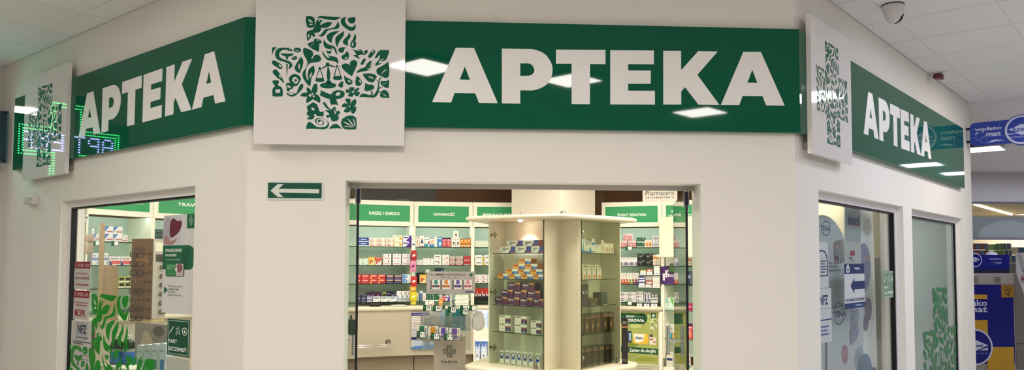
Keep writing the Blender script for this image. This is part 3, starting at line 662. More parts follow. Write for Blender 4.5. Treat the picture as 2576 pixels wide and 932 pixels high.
for i in range(len(LRUN)-2):
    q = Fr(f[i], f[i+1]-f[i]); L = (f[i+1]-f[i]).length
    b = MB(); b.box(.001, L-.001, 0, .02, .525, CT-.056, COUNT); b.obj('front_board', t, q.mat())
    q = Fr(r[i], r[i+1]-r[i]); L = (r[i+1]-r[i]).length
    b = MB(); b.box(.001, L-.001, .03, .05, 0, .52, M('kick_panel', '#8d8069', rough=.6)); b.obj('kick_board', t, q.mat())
FK = Fr(f[4], f[5]-f[4])                                  # counter front plane of the throat unit
FO = Fr(f[5], f[6]-f[5])
# steel rail on the counter
STEEL = M('brushed_steel', '#d5cfc4', rough=.22, metal=1)
t = thing('counter_rail', 'curved brushed steel bag rail on the left counter front', 'rail', FK.mat())
e = FK.uv(976, 862); zz = e[1]
pts = []
for k in range(11):
    s = k/10; x = 976-95*s; y = 866+7.0*(1-(1-s)**2); u, v = FK.uv(x, y, .1); pts.append((u, -.045-.06*math.sin(math.pi*min(1, .15+s*.5)), zz-.02))
for dz in (0, -.022):
    b = MB(); b.tube([(p[0], p[1], p[2]+dz) for p in pts], .0095, STEEL, 10); b.obj('rail_bar', t)
b = MB(); b.tube([(e[0], 0, zz), (e[0], -.004, zz)], .032, M('flange_steel', '#8f887c', rough=.35, metal=1), 18); b.obj('flange', t)
b = MB(); b.tube([(e[0], -.004, zz), (e[0], -.055, zz-.02), (e[0], -.075, zz-.03)], .013, STEEL, 10); b.obj('rail_bracket', t)
# low cabinet right of the promotion stand, under the seasonal unit
f = offs(LRUN, .17); FP = Fr(f[6], f[7]-f[6]); LP = (f[7]-f[6]).length
t = thing('low_cabinet', 'cream low cabinet with two lit niches between stand and island', 'cabinet', FP.mat())
z1, z2, z3, z4, z5 = (FP.uv(1200, y)[1] for y in (782, 826, 857, 906, 960))
b = MB(); b.box(0, LP, .3, .32, .0, CT-.056, M('niche_back', '#e8ecf2', rough=.5)); b.obj('back_board', t)
for x in (0, LP-.02):
    b = MB(); b.box(x, x+.02, 0, .3, 0, CT-.056, CREAM); b.obj('side_board', t)
for (za, zb) in ((z1+.002, CT-.056), (z3, z2), (z5, z4)):
    b = MB(); b.box(.02, LP-.02, 0, .3, za, zb, CREAM); b.obj('shelf_board', t)
for x in (.19, .44):
    b = MB(); b.box(x-.0015, x+.0015, -.001, .0, z3, z2, M('gap_dark', '#6d6350')); b.obj('door_gap', t)
NL = M('niche_lamp', '#dfe8ff', emit=7)
for z in (z1-.012, z3-.012):
    b = MB(); b.box(.03, LP-.03, .01, .03, z, z+.01, NL); b.obj('niche_lamp', t)
# ================================================================== display island
def dp(x, d): p = CAM+ray(x, 640)*d; return Vector((p.x, p.y, 0))
IA, IB, IC, ID, IE = dp(1228, 7.08), dp(1368, 6.6), dp(1408, 6.75), dp(1462, 6.62), dp(1560, 7.16)
ZI0, ZI1 = (CAM+ray(1368, 931)*6.6).z, (CAM+ray(1368, 551)*6.6).z
nl = (IC-IB).normalized(); nr = (IC-ID).normalized(); dpt = (IC-IB).length; dpr = (IC-ID).length
IAb = IA+nl*dpt; IEb = IE+nr*dpr
t = isl = thing('display_island', 'cream glass-fronted display island standing just inside the door', 'display cabinet', Matrix())
PERF = M('perforated_panel', '#d2c9ae', rough=.45)
def slab(P, z0, z1, m, nm, bev=0, par=None): b = MB(); b.prism([(p.x, p.y) for p in P], z0, z1, m, bev); return b.obj(nm, par or t)
def bar(a, c, th, z0, z1, m, nm, par=None):
    q = Fr(a, c-a); b = MB(); b.box(0, (c-a).length, -th/2, th/2, z0, z1, m); return b.obj(nm, par or t, q.mat())
cback = (IAb+IEb)/2+Vector((.02, .5, 0))
tipL, apx, tipR = dp(1183, 6.86), dp(1410, 6.43), dp(1596, 7.04)
can = [tipL, tipL*.5+apx*.5+Vector((-.02, -.03, 0)), apx, apx*.5+tipR*.5+Vector((.03, -.03, 0)), tipR, tipR+Vector((.05, .12, 0)), cback+Vector((.45, .3, 0)), cback+Vector((-.45, .3, 0)), tipL+Vector((-.04, .14, 0))]
slab(can, ZI1, ZI1+.036, ISLC, 'canopy', .017)
slab(can, ZI0-.05, ZI0, ISLC, 'base_slab', .024)
bod = [IA*.92+cback*.08, apx*.75+cback*.25, IE*.92+cback*.08, cback+Vector((.35, .2, 0)), cback+Vector((-.35, .2, 0))]
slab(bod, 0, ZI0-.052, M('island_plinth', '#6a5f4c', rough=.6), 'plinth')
IN = M('island_inner', '#e6e2d4', rough=.4)
bar(IA+nl*.012, IAb, .014, ZI0, ZI1, IN, 'side_panel'); bar(IAb, IC, .012, ZI0, ZI1, IN, 'back_panel')
bar(IC, IEb, .012, ZI0, ZI1, IN, 'back_panel'); bar(IE, IEb, .014, ZI0, ZI1, IN, 'side_panel')
bar(IB+nl*.004, IC, .016, ZI0, ZI1, PERF, 'notch_panel'); bar(IC, ID+nr*.004, .016, ZI0, ZI1, PERF, 'notch_panel')
for a, c, us in ((IB, IC, (.03, .155)), (IC, ID, (.045, .16))):
    q = Fr(a, c-a); k = (c-a).length/.2; b = MB()
    for u in us:
        z = ZI0+.04
        while z < ZI1-.03: b.shape([ell(u*k, z, .0028, .0028, 0, 6)], M('pin_hole', '#8d8468'), -.0085); z += .032
    b.obj('pin_holes', t, q.mat())['kind'] = 'stuff'
slab([IAb, IC, IEb, cback+Vector((.25, .1, 0)), cback+Vector((-.25, .1, 0))], ZI0, ZI1, ISLC, 'core')
DG1 = glassmat('cabinet_glass', '#f6faf2', refl=.5); DG2 = glassmat('cabinet_glass_grey', '#f0f2e6', refl=.9)
for a, c, m, nm in ((IA, IB, DG1, 0), (ID, IE, DG2, 1)):
    q = Fr(a, c-a); L = (c-a).length; b = MB(); b.box(.004, L-.004, -.003, .003, ZI0+.006, ZI1-.006, m); g = b.obj('glass_door', t, q.mat())
    b = MB(); b.box(L-.005 if nm == 0 else .001, L-.001 if nm == 0 else .005, -.0035, .0035, ZI0+.006, ZI1-.006, M('door_edge_dark', '#3c3f2c', rough=.2)); b.obj('door_edge', g)
    HM = M('hinge_metal', '#8d8577', rough=.3, metal=.9)
    for z in ((.14, .62, 1.12) if nm == 0 else ()):
        b = MB(); z += ZI0; b.lathe([(.016, -.002), (.016, .002)], HM, n=12); b.obj('hinge_cup', g, Matrix.Translation((.03, .006, z)) @ Matrix.Rotation(math.pi/2, 4, 'X'))
        b = MB(); b.box(.045, .1, .008, .014, z-.009, z+.009, HM); b.box(.064, .082, .008, .015, z-.028, z+.028, HM); b.obj('hinge_plate', g)
    if nm == 1:
        for z in (.1, .63, 1.13):
            b = MB(); b.lathe([(.013, -.006), (.013, .006), (.006, .008)], M('knob_metal', '#b9b5a6', rough=.25, metal=.9), n=12); b.obj('knob', g, Matrix.Translation((.022, -.004, ZI0+z)) @ Matrix.Rotation(math.pi/2, 4, 'X'))
    x = L-.085 if nm == 0 else L-.07
    b = MB(); b.box(x-.018, x+.018, -.014, -.004, ZI0+.004, ZI0+.035, HM); b.tube([(x-.012, -.009, ZI0+.033), (x-.012, -.009, ZI0+.055), (x, -.009, ZI0+.064), (x+.012, -.009, ZI0+.055), (x+.012, -.009, ZI0+.033)], .0035, HM, 6); b.obj('lock', g)
FLI, FRI = Fr(IA, IB-IA), Fr(ID, IE-ID); LLI, LRI = (IB-IA).length, (IE-ID).length
IZ = [FLI.uv(1364.8, y, -.03)[1] for y in (636.6, 704.4, 773.6, 845)]
ID_ = {}
for q, L, d in ((FLI, LLI, dpt), (FRI, LRI, dpr)):
    for z in IZ:
        b = MB(); b.box(.03, L-.02, .03, d-.012, z-.006, z, SHG); s = b.obj('shelf', t, q.mat()); b = MB(); b.box(.03, L-.02, .028, .03, z-.006, z, EDGE); b.obj('shelf_edge', s)
b = MB(); b.lathe([(.018, -.008), (.018, 0)], M('island_spot', '#fff7ea', emit=60), n=14); p = FLI.at(FLI.uv(1309, 552, -.08)[0], ZI1-.002, -.08); b.obj('spot_lamp', t, Matrix.Translation(p))
sp = bpy.data.lights.new('island_spot', 'SPOT'); sp.energy = 9; sp.spot_size = 2.0; sp.spot_blend = .8; sp.shadow_soft_size = .02; sp.color = (.97, .95, 1)
so = bpy.data.objects.new('spot_light', sp); COL.objects.link(so); so.parent = t; so.location = p+Vector((0, 0, -.02))
# loose cable ends on top of the island
for i, (x, d, lb) in enumerate(((1305, 6.9, 'small black cable end lying on the left of the island canopy'), (1412, 6.75, 'silver plug cable standing on the middle of the island canopy'))):
    c = dp(x, d); z = ZI1+.036; b = MB(); cm = M('cable_grey', '#6d675c', rough=.4)
    b.tube([c+Vector((-.03, 0, z+.004)), c+Vector((-.005, .0, z+.008)), c+Vector((.012, 0, z+.022+.01*i)), c+Vector((.02, 0, z+.034+.012*i))], .004, cm, 6)
    if i: b.tube([c+Vector((.0, 0, z+.02)), c+Vector((.0, 0, z+.036))], .009, cm, 8); b.tube([c+Vector((.03, 0, z)), c+Vector((.035, 0, z+.04))], .003, cm, 6)
    tag(b.obj('cable_end'), lb, 'cable')
# ================================================================== packages
ST = {}
def style(k, desc, base, *els): ST[k] = (desc, base, els)
B_ = lambda x0, y0, x1, y1, c: ('r', x0, y0, x1, y1, c)
def bars(c, *ys, x0=.1, x1=.7, h=.1): return [B_(x0, y, x1-.08*i, y+h, c) for i, y in enumerate(ys)]
style('blue', 'dark blue and white medicine carton', '#1d4a96', B_(0, 0, 1, .22, '#eef0f2'), B_(.35, .5, .8, .68, '#e9eef5'), ('p', '.1,.35 .3,.5 .2,.8', '#4a8ad0'))
style('wred', 'white medicine carton with brown red stripe', '#efe6da', *bars('#9a8f8a', .62, .5, x0=.08, x1=.6, h=.08), B_(.08, .14, .62, .32, '#a8402f'), ('p', '.7,.05 1,.05 1,.9', '#efc9a4'))
style('cream', 'cream medicine carton with yellow leaf', '#f5ecd0', B_(.1, .68, .8, .78, '#b9a56a'), ('e', .8, .35, .16, .2, '#e8b61e'), ('e', .74, .42, .1, .06, '#40381c'))
style('purp', 'purple and white medicine carton', '#e9e4ee', ('p', '.35,0 1,0 1,.8 .75,.75', '#5a2c9c'), B_(.08, .52, .62, .74, '#342a78'), ('p', '.6,1 1,.6 1,1', '#3b2a86'), B_(.08, .8, .16, .95, '#1f2f6a'))
style('gwh', 'pale green and white medicine carton', '#dfe8dc', *bars('#7a9a88', .7, .45, .2, x0=.25, x1=.75, h=.1), B_(0, .1, .1, .3, '#4aa276'), B_(.88, .1, 1, .3, '#4aa276'), B_(0, .65, .1, .8, '#4aa276'))
style('pyel', 'yellow medicine carton with red letter P', '#f1c55c', B_(0, 0, 1, .55, '#f3d897'), ('t', 'P', .16, .14, .78, .6, '#a8331f'), B_(.1, .84, .9, .92, '#c8902e'))
style('pred', 'red medicine carton with letter P', '#c8402e', B_(0, 0, 1, .6, '#eadfd6'), ('t', 'P', .16, .14, .8, .66, '#b03020'), B_(.1, .84, .9, .92, '#e8c8b8'))
style('chol', 'white throat tablet carton with black drop', '#f1ebe6', ('t', 'Cholinex', .07, .12, .88, .4, '#b05a58'), ('e', .68, .68, .08, .2, '#41383c'), B_(.06, .6, .3, .68, '#b9aaa6'))
style('cholb', 'white throat tablet carton with pale blue drop', '#eceaec', ('t', 'Cholinex', .07, .12, .88, .4, '#b0586c'), ('e', .68, .68, .08, .18, '#7fb4cf'), B_(.06, .6, .34, .68, '#aeb2ba'))
style('grip', 'red cold remedy carton with white name', '#bf3434', ('t', 'Gripex', .14, .5, .86, .84, '#f6e9e4'), B_(.1, .18, .7, .26, '#e0857a'))
style('gripo', 'red cold remedy carton with orange swoosh', '#bf3434', ('p', '0,.0 .3,.0 .12,.3 .3,.55 .9,.62 .2,.7 .02,.45', '#f0a64a'), ('t', 'Gripex', .2, .55, .9, .88, '#f6e9e4'))
style('ibu', 'dark purple medicine carton with beige band', '#3b2b52', B_(.06, .6, .92, .82, '#d8bf98'), B_(.06, .88, .92, .95, '#8d7d9a'), B_(.06, .2, .9, .28, '#a99ab4'))
style('drop', 'white carton with large blue drops', '#e9eaec', ('p', '.02,.1 .35,.05 .62,.5 .35,.92 .02,.95', '#3a7cc0'), ('e', .3, .5, .16, .22, '#86b9e2'))
style('navy', 'navy blue medicine carton', '#25274f', *bars('#8f95c4', .72, .3, x0=.15, x1=.85, h=.12), B_(.2, .0, .8, .1, '#cfc6b4'))
style('navw', 'navy and white medicine carton', '#eceaee', B_(0, .7, 1, 1, '#3b3a80'), B_(0, .3, 1, .5, '#2d3470'), B_(.2, .1, .8, .18, '#9a9ab4'))
style('dkp', 'dark plum medicine carton', '#4a2f4e', B_(.1, .55, .5, .75, '#b06a78'), B_(.6, .5, .9, .8, '#2b2a6a'))
style('dkg', 'dark grey medicine carton', '#33364a', B_(.15, .5, .6, .7, '#9aa2b4'), B_(.7, .1, .9, .9, '#6f86a0'))
style('wbt', 'white wide carton with blue lettering bars', '#efefec', B_(.06, .62, .84, .86, '#6a86b8'), B_(.06, .25, .4, .3, '#c2bcb0'), B_(.84, 0, 1, .1, '#3a4460'))
style('wsk', 'tall white carton with slate blue side band', '#eeece8', B_(.08, .06, .45, .6, '#8fa6c4'), B_(.6, .7, .8, .86, '#a0404a'), B_(.55, .1, .85, .3, '#6f7686'))
style('fig', 'tall white carton with a tan figure', '#f2e8dc', ('e', .5, .42, .14, .2, '#c79a62'), ('e', .5, .65, .08, .1, '#b07f4c'), B_(.15, .82, .85, .92, '#d9a59a'))
style('figb', 'tall white carton with a small figure in blue', '#f0e8e2', ('p', '.2,.35 .9,.3 .7,.62 .45,.7', '#3a3f7a'), ('e', .6, .72, .1, .1, '#c0805c'), B_(0, 0, 1, .08, '#b0605a'))
style('teal', 'white carton with teal foot and red shield', '#eef0ea', B_(0, 0, .8, .32, '#2f9a98'), ('p', '.7,.3 1,.3 1,.55 .7,.55', '#b8433e'), B_(.1, .7, .9, .82, '#8aa6a0'))
style('wblu', 'white carton with wavy blue foot', '#efe9e0', B_(0, 0, 1, .28, '#3f86c2'), ('p', '.2,.4 .8,.35 .85,.75 .3,.7', '#d8b48c'), B_(.05, .88, .95, .97, '#6a8a9a'))
style('tblu', 'tall bright blue carton', '#3a83c6', ('e', .55, .3, .28, .22, '#bfe0f2'), B_(.12, .8, .88, .9, '#e9f3fa'), B_(0, .94, 1, 1, '#2a5a9c'))
style('pink', 'pink red vitamin carton with dark top', '#c9445c', B_(0, .86, 1, 1, '#25204a'), B_(.12, .7, .88, .78, '#f0d8d4'), ('e', .5, .3, .34, .2, '#d98a5c'), ('e', .35, .5, .2, .14, '#e58fa0'))
style('head', 'white carton with a dark head silhouette', '#f2ebe2', ('e', .5, .38, .22, .2, '#3f3b3c'), ('e', .42, .3, .12, .1, '#c99a80'), B_(.15, .78, .85, .86, '#b7aba2'))
style('orng', 'orange vitamin carton with white ring', '#e8932e', ('e', .5, .72, .26, .12, '#f4e2c0'), ('e', .5, .72, .17, .08, '#e8932e'), ('e', .5, .35, .3, .12, '#8a4a20'), B_(.15, .12, .85, .22, '#f2ead8'), B_(0, .92, 1, 1, '#7a5a48'))
style('plain', 'plain white medicine carton', '#eeece4', B_(.1, .65, .6, .73, '#b9b4aa'), B_(.6, .25, .9, .35, '#a9a49a'))
style('wdk', 'white carton with dark stripe and red mark', '#f0ece4', B_(.1, .6, .8, .76, '#4a4440'), ('p', '.55,.3 .9,.42 .6,.5', '#6a3a44'), B_(.1, .12, .8, .2, '#b9b0a6'))
style('wrd', 'white carton with red stripe and pills', '#f0ebe4', B_(.1, .16, .85, .28, '#c4614e'), ('p', '.6,.42 .95,.5 .65,.62', '#a8403a'), B_(.1, .74, .7, .82, '#a69c94'))
style('gred', 'light grey carton with red foot', '#b9b2aa', B_(0, 0, 1, .34, '#a8383e'), B_(.15, .1, .85, .24, '#e0c8c2'), B_(.1, .62, .7, .72, '#8a8078'))
style('redc', 'red carton with grey band', '#b5363e', B_(0, .0, 1, .2, '#b9aaa4'), ('t', 'R', .55, .45, .68, .75, '#7a1c22'), B_(.1, .4, .8, .55, '#8c2a32'))
style('pgrn', 'pale carton with light green lines', '#e6ebd9', B_(.05, .6, .95, .75, '#b9c9a0'), B_(.05, .2, .7, .3, '#b0c090'))
style('aler', 'white and yellow allergy carton', '#f1efe8', ('p', '.82,0 1,0 1,.6 .9,.9', '#e6b92e'), ('p', '0,0 .18,0 .02,.5', '#e6b92e'), ('t', 'Aleric', .16, .35, .8, .68, '#27304a'), ('p', '.75,1 1,1 .95,.7', '#5c8fc4'))
style('lips', 'white carton with a dark red lip shape', '#f0ece6', ('p', '.1,.4 .35,.55 .5,.5 .65,.55 .5,.3 .25,.25', '#8c2f3a'), B_(.1, .75, .9, .84, '#c0605c'), B_(.1, .08, .8, .16, '#b8b0a6'))
style('redp', 'glossy red sachet pack', '#d22c26', ('p', '.2,.1 .5,.2 .4,.9', '#f2c8c0'), B_(.6, .2, .9, .35, '#f0e6e0'))
style('bwp', 'black and white sachet pack', '#e9e6e2', ('p', '.1,0 .4,0 .7,1 .3,1', '#1d1a1c'), B_(.75, .1, .95, .7, '#4a4644'))
style('bluelit', 'light blue carton in the lit niche', '#cfe0f6', *bars('#7fa0d8', .8, .45, .12, x0=.12, x1=.6, h=.06), ('e', .7, .6, .12, .06, '#a9bcd8'))
style('blueA', 'blue and white carton standing at the back', '#dfe6f4', B_(0, .55, 1, 1, '#5a86d0'), ('p', '.1,.6 .9,.6 .5,.9', '#eef2fa'))
style('blueB', 'tall white carton with small figure picture', '#dde6ef', B_(.1, .86, .9, .93, '#8fa2bc'), ('e', .45, .28, .22, .15, '#8a7a70'), ('e', .6, .22, .16, .12, '#b9c2cc'), B_(.1, .62, .9, .66, '#9fb0c4'))
# island, left
style('volt', 'white pain gel carton with blue panel', '#c9503a', ('p', '0,1 0,.0 .55,0 .68,.5 .7,1', '#efeaec'), B_(.73, .15, 1, 1, '#2a3fa8'), ('p', '.55,0 .73,.0 .73,.5 .68,.45', '#252a5c'), ('t', 'Voltaren', .12, .5, .56, .86, '#25304c'), B_(.14, .3, .36, .44, '#5a6480'), ('p', '.03,.1 .12,.1 .08,.4', '#a05a4a'))
style('opo', 'orange and blue joint tablet carton', '#d98a3e', ('p', '0,0 .5,0 .45,.35 0,.5', '#eba955'), B_(.5, .5, 1, 1, '#ebe6dc'), B_(.52, .0, 1, .5, '#2462b8'), B_(.1, .55, .46, .75, '#a85c2c'), B_(.7, .15, .95, .32, '#8fb8e0'))
style('alle', 'purple allergy tablet carton with orange corner', '#4a1f52', ('p', '.55,1 1,1 1,.72 .6,.82', '#d89a4a'), ('p', '.7,.0 1,0 1,.72 .75,.76', '#6a2a52'), ('t', 'Allegra', .05, .52, .52, .84, '#f0e8ee'), B_(.05, .36, .38, .42, '#8a6a94'), B_(.0, .0, .55, .06, '#9a86a6'))
style('wpur', 'white carton with purple square', '#e6e2d9', B_(.06, .8, .5, .94, '#7a706e'), B_(.55, .04, 1, .66, '#3a2560'), B_(.6, .48, .95, .62, '#a0505c'), ('p', '.68,.15 .86,.15 .77,.32', '#e9e6ee'), B_(.1, .3, .4, .34, '#c9b8b0'))
style('ring', 'slim white carton with a blue ring', '#e4e4e0', ('e', .5, .72, .47, .2, '#131a44'), ('e', .5, .72, .32, .135, '#dfe2e6'), B_(.3, .69, .7, .75, '#8a8f9c'), ('p', '.06,.45 .94,.45 .85,.58 .15,.58', '#2a3aa0'), ('p', '.2,.38 .8,.38 .9,.46 .1,.46', '#5a86c8'), B_(.15, .3, .3, .36, '#6d737c'), B_(.1, 0, .7, .03, '#1d1d22'))
# island, right
style('foot', 'tall white and blue foot cream carton', '#e6ebee', B_(0, 0, 1, .16, '#2f7fc0'), ('p', '.25,.12 .75,.12 .56,.6 .55,.98 .45,.98 .44,.6', '#4a97d0'), B_(.1, .9, .9, .96, '#3a5a9c'), B_(.15, .8, .85, .88, '#b06a70'))
style('foot2', 'wide white and blue foot cream carton', '#e6ebee', B_(0, 0, 1, .16, '#2f7fc0'), ('p', '.5,.12 1,.12 .78,.5 .75,.8 .7,.5', '#4a97d0'), B_(0, .86, 1, .93, '#3f6cae'), ('t', 'GEHWOL', .1, .7, .95, .82, '#b8545c'), B_(.1, .62, .5, .67, '#4a5a7a'), B_(.12, .2, .4, .45, '#c8ccd0'))
style('tubew', 'narrow white cream carton with blue cap band', '#e4e8ea', B_(0, .55, 1, .75, '#4a86bc'), B_(.1, .05, .9, .12, '#33506e'))
style('crm', 'square white cream carton with grey lettering', '#dfe2de', B_(0, .95, 1, 1, '#4c6a9a'), B_(.12, .78, .75, .85, '#8a94a0'), B_(.12, .66, .7, .71, '#a0a8ae'), B_(.12, .58, .6, .63, '#a0a8ae'), B_(.35, .15, .7, .4, '#c9ccc4'))
style('patch', 'white plaster pack with a skin coloured foot', '#dbd9cf', ('e', .55, .35, .3, .24, '#c9a690'), B_(.1, .9, .9, .95, '#8a8a80'))
style('foot3', 'slim white carton with an orange foot picture', '#dcd9d0', ('e', .55, .22, .3, .2, '#d0895e'), B_(.2, .86, .85, .92, '#77736c'), B_(.2, .74, .85, .77, '#a9a69e'))
style('dpur', 'tall black and purple carton', '#22222e', B_(0, 0, 1, .36, '#463060'), B_(.55, .54, .85, .72, '#9fb4c8'), B_(.62, .58, .78, .68, '#2a2c38'), B_(.1, .82, 1, .86, '#5a5c66'))
style('dbrn', 'small dark brown carton', '#3b2f22', B_(.1, .75, .9, .82, '#7a6a4a'), ('p', '.3,.1 .6,.1 .5,.5', '#9a8a60'))
style('dteal', 'tall dark teal carton', '#1f3a3a', B_(.1, .85, .9, .9, '#5f7f78'), B_(.1, .55, .9, .6, '#5f7f78'), B_(.5, 0, 1, .05, '#d8d8c8'))
style('dcos', 'black cosmetic carton with amber bottle print', '#2a2620', B_(0, .8, 1, .84, '#b87a4c'), B_(.15, .88, .85, .94, '#6a665c'), ('p', '.35,.1 .65,.1 .65,.6 .55,.7 .45,.7 .35,.6', '#7a5a2c'), B_(.38, .3, .62, .45, '#c8a468'))
style('dcos2', 'black hair dye carton with copper stripe', '#26221f', B_(0, .78, 1, .82, '#b5774e'), B_(.15, .86, .85, .93, '#7a756c'), B_(.15, .05, .85, .12, '#5a554c'), ('e', .5, .45, .3, .25, '#33302c'))
# right shelves
style('rose', 'pink medicine carton', '#e2d3cf', B_(0, 0, 1, .72, '#c98f92'), B_(.08, .78, .45, .86, '#a89a98'), ('e', .4, .4, .16, .14, '#dcaaa8'))
style('grn2', 'dark green medicine carton with pale foot', '#1f5a3c', B_(0, 0, 1, .2, '#cfe0cf'), B_(.12, .45, .6, .56, '#6aa080'), B_(.8, .7, .92, .9, '#d8e6d8'))
style('orp', 'white carton with orange pictures', '#e9ddcf', ('e', .3, .4, .18, .3, '#d99048'), ('e', .72, .4, .2, .3, '#c98a3c'), B_(.1, .84, .8, .92, '#c9b09a'))
style('loop', 'white carton with grey ribbon loop', '#e2e2e6', ('e', .5, .5, .36, .34, '#7d7a8c'), ('e', .55, .5, .34, .26, '#e9e8ea'), B_(.2, .45, .9, .55, '#5a5668'))
style('lila', 'white carton with grey violet foot', '#e6e2e2', B_(0, .08, 1, .42, '#77708a'), ('e', .5, .3, .2, .2, '#c9c4d0'), B_(.15, .8, .85, .87, '#a08f96'))
style('blk', 'black medicine carton with white print', '#151a17', B_(.18, .56, .62, .66, '#c2c8bf'), B_(.3, .42, .7, .47, '#7d877a'), ('e', .8, .8, .1, .09, '#a9b2a4'), B_(.4, .15, .46, .21, '#c2c8bf'))
style('worg', 'tall white carton with orange band', '#e8dccb', B_(0, .62, 1, .85, '#d99a52'), B_(.1, .3, .9, .36, '#b9a894'), B_(0, 0, 1, .1, '#8d7f70'))
for k, c in zip('abcdef', ('#c84a34', '#c8502f', '#b8572f', '#78982f', '#8a3a52', '#5a2f78')):
    style('cap'+k, 'slim white carton with coloured foot', '#e9e3dc', B_(0, 0, 1, .42, c), ('p', '.3,.15 .9,.2 .7,.55', '#f0d8c4'), B_(.3, .8, .6, .88, '#7a7570'), B_(.35, .65, .7, .7, '#8a857c'))
style('swirl', 'white carton with grey swirl', '#dedcd8', ('e', .22, .5, .2, .36, '#6d6a70'), ('e', .24, .5, .12, .2, '#cfccd0'), B_(.45, .42, .9, .56, '#8d8a8e'))
style('wgr', 'white carton with small grey print', '#e2e0da', ('e', .25, .6, .14, .2, '#6f6d74'), B_(.45, .5, .85, .6, '#8a8890'), B_(.1, .15, .8, .25, '#55586a'))
style('inhl', 'white carton with navy inhaler picture', '#e4e2e6', ('p', '.25,.1 .75,.05 .8,.3 .55,.35 .6,.8 .3,.85', '#262a62'), B_(.15, .9, .8, .95, '#8a8a9a'))
style('blk2', 'white carton with black picture square', '#e3e1dc', B_(.05, .55, .95, .98, '#1a1a1c'), ('e', .5, .75, .28, .14, '#e9e9e6'), B_(.15, .25, .8, .4, '#3a3836'))
style('ylg', 'white carton with lime green top', '#e9e6d6', B_(0, .8, 1, 1, '#b5b850'), B_(.15, .4, .85, .5, '#a8a690'))
style('rdt', 'red topped white carton', '#e6e2dc', B_(0, .55, 1, 1, '#c0463c'), B_(.15, .68, .85, .82, '#f2e2dc'))
style('cat', 'white carton with black wave', '#e9e6da', ('p', '0,0 1,0 1,.25 .8,.3 .5,.12 .2,.32 0,.25', '#2c2442'), B_(.2, .8, .9, .86, '#8f8a84'))
style('rgr', 'grey carton with dark red band', '#a9a39b', B_(0, .2, 1, .62, '#8c3a34'), B_(.15, .32, .9, .5, '#e0c9c2'))
style('pnk2', 'white carton with faint pink print', '#ece5dd', ('e', .5, .45, .28, .22, '#dcb4aa'), B_(.1, .85, .9, .92, '#a9a29a'))
style('mintb', 'mint green carton with teal arrow', '#cfe4d8', ('p', '.35,.95 .85,.95 .8,.3', '#3aa68a'), B_(.1, .6, .35, .68, '#7a9a8c'), B_(.1, .05, .6, .09, '#5a6a62'))
style('mintg', 'mint green carton with lime arrow', '#cfe4d4', ('p', '.35,.95 .85,.95 .8,.3', '#6ab03a'), B_(.1, .6, .35, .68, '#7a9a8c'), B_(.1, .05, .6, .09, '#5a6a62'))
style('fem', 'white carton with black ring and cross sign', '#dad9cc', B_(.1, .95, .6, .98, '#22221c'))
style('tealb', 'teal carton at the door handle', '#2a8a96', ('p', '.3,.2 .6,.3 .5,.9', '#bfe4ea'))
style('orb', 'orange carton at the door handle', '#d9934a', B_(.1, .4, .9, .6, '#e9c79a'))
style('lav', 'pale lilac cream carton', '#d3c6c4', B_(.1, .4, .8, .5, '#b0808a'), B_(0, 0, 1, .2, '#5a9a86'), B_(.1, .7, .8, .76, '#b9a9a8'))
style('wnav', 'white cream carton with navy label', '#dcdacb', B_(.05, .42, .95, .58, '#2a2f72'), B_(.15, .84, .85, .92, '#b09a90'), B_(.2, .2, .8, .25, '#a9a898'))
style('mag', 'magenta carton at the right edge', '#b02f5c', B_(.1, .4, .9, .6, '#d890a8'))
# left window
style('flu', 'white carton with blue corner and red bar', '#eceaea', ('p', '0,1 .55,1 0,.25', '#5f80bc'), B_(.25, .22, .95, .36, '#a8484a'), B_(.4, .48, .95, .54, '#c8a0a0'))
style('flw', 'white carton with soft blue band', '#e9e9ec', B_(0, .38, 1, .62, '#8a98c4'), B_(.1, .72, .7, .8, '#9a9aa4'), B_(.75, .1, .9, .25, '#55555c'))
style('disc', 'white and coral carton with blue corner', '#ece6e2', ('p', '0,.1 .2,.5 1,.5 1,.1', '#d8605c'), ('p', '0,0 .3,.0 .1,.45 0,.5', '#3a4a8a'), ('t', 'Diosminex', .08, .66, .9, .86, '#5a4648'))
style('ycan', 'dark green and cream carton with black label', '#b8b860', B_(.1, .3, .9, .8, '#1c2418'), B_(0, 0, 1, .2, '#e6e4d6'))
style('pill', 'white tablet carton with pale blue picture', '#dfe4e8', B_(.1, .1, .7, .42, '#5f7f92'), B_(.75, .1, .95, .8, '#c2ccd2'), B_(.1, .7, .6, .78, '#a9b4ba'))
style('pillb', 'white tablet carton with bright blue picture', '#dfe6ec', B_(.1, .1, .75, .45, '#3a86c0'), B_(.1, .7, .6, .78, '#8fb0cc'), B_(.8, .3, .95, .9, '#b9d4e4'))
_PM = {}
def pack_mesh(k):
    """unit package: 1 wide, 1 deep, 1 high, printed front at y=0"""
    if k in _PM: return _PM[k]
    desc, base, els = ST[k]; b = MB(); b.box(-.5, .5, 0, 1, 0, 1, ink(base, .4)); y = -.002
    for e in els:
        y -= .0012
        if e[0] == 'r': b.rect(e[1]-.5, e[2], e[3]-.5, e[4], ink(e[5], .4), y)
        elif e[0] == 't': b.text(e[1], e[2]-.5, e[3], e[4]-.5, e[5], ink(e[6], .4), y, .03)
        elif e[0] == 'e': b.shape([ell(e[1]-.5, e[2], e[3], e[4], 0, 14)], ink(e[5], .4), y)
        elif e[0] == 'p':
            P = [tuple(map(float, q.split(','))) for q in e[1].split()]; b.shape([[(x-.5, z) for x, z in P]], ink(e[2], .4), y)
    _PM[k] = b.mesh('medicine_box'); return _PM[k]
NP = [0]; USED = {}
LIM = {id(f): (.024, L-.024) for f, L in UN.values()}
LIM[id(FLI)] = (.034, LLI-.024); LIM[id(FRI)] = (.034, LRI-.03); LIM[id(FP)] = (.024, LP-.024)
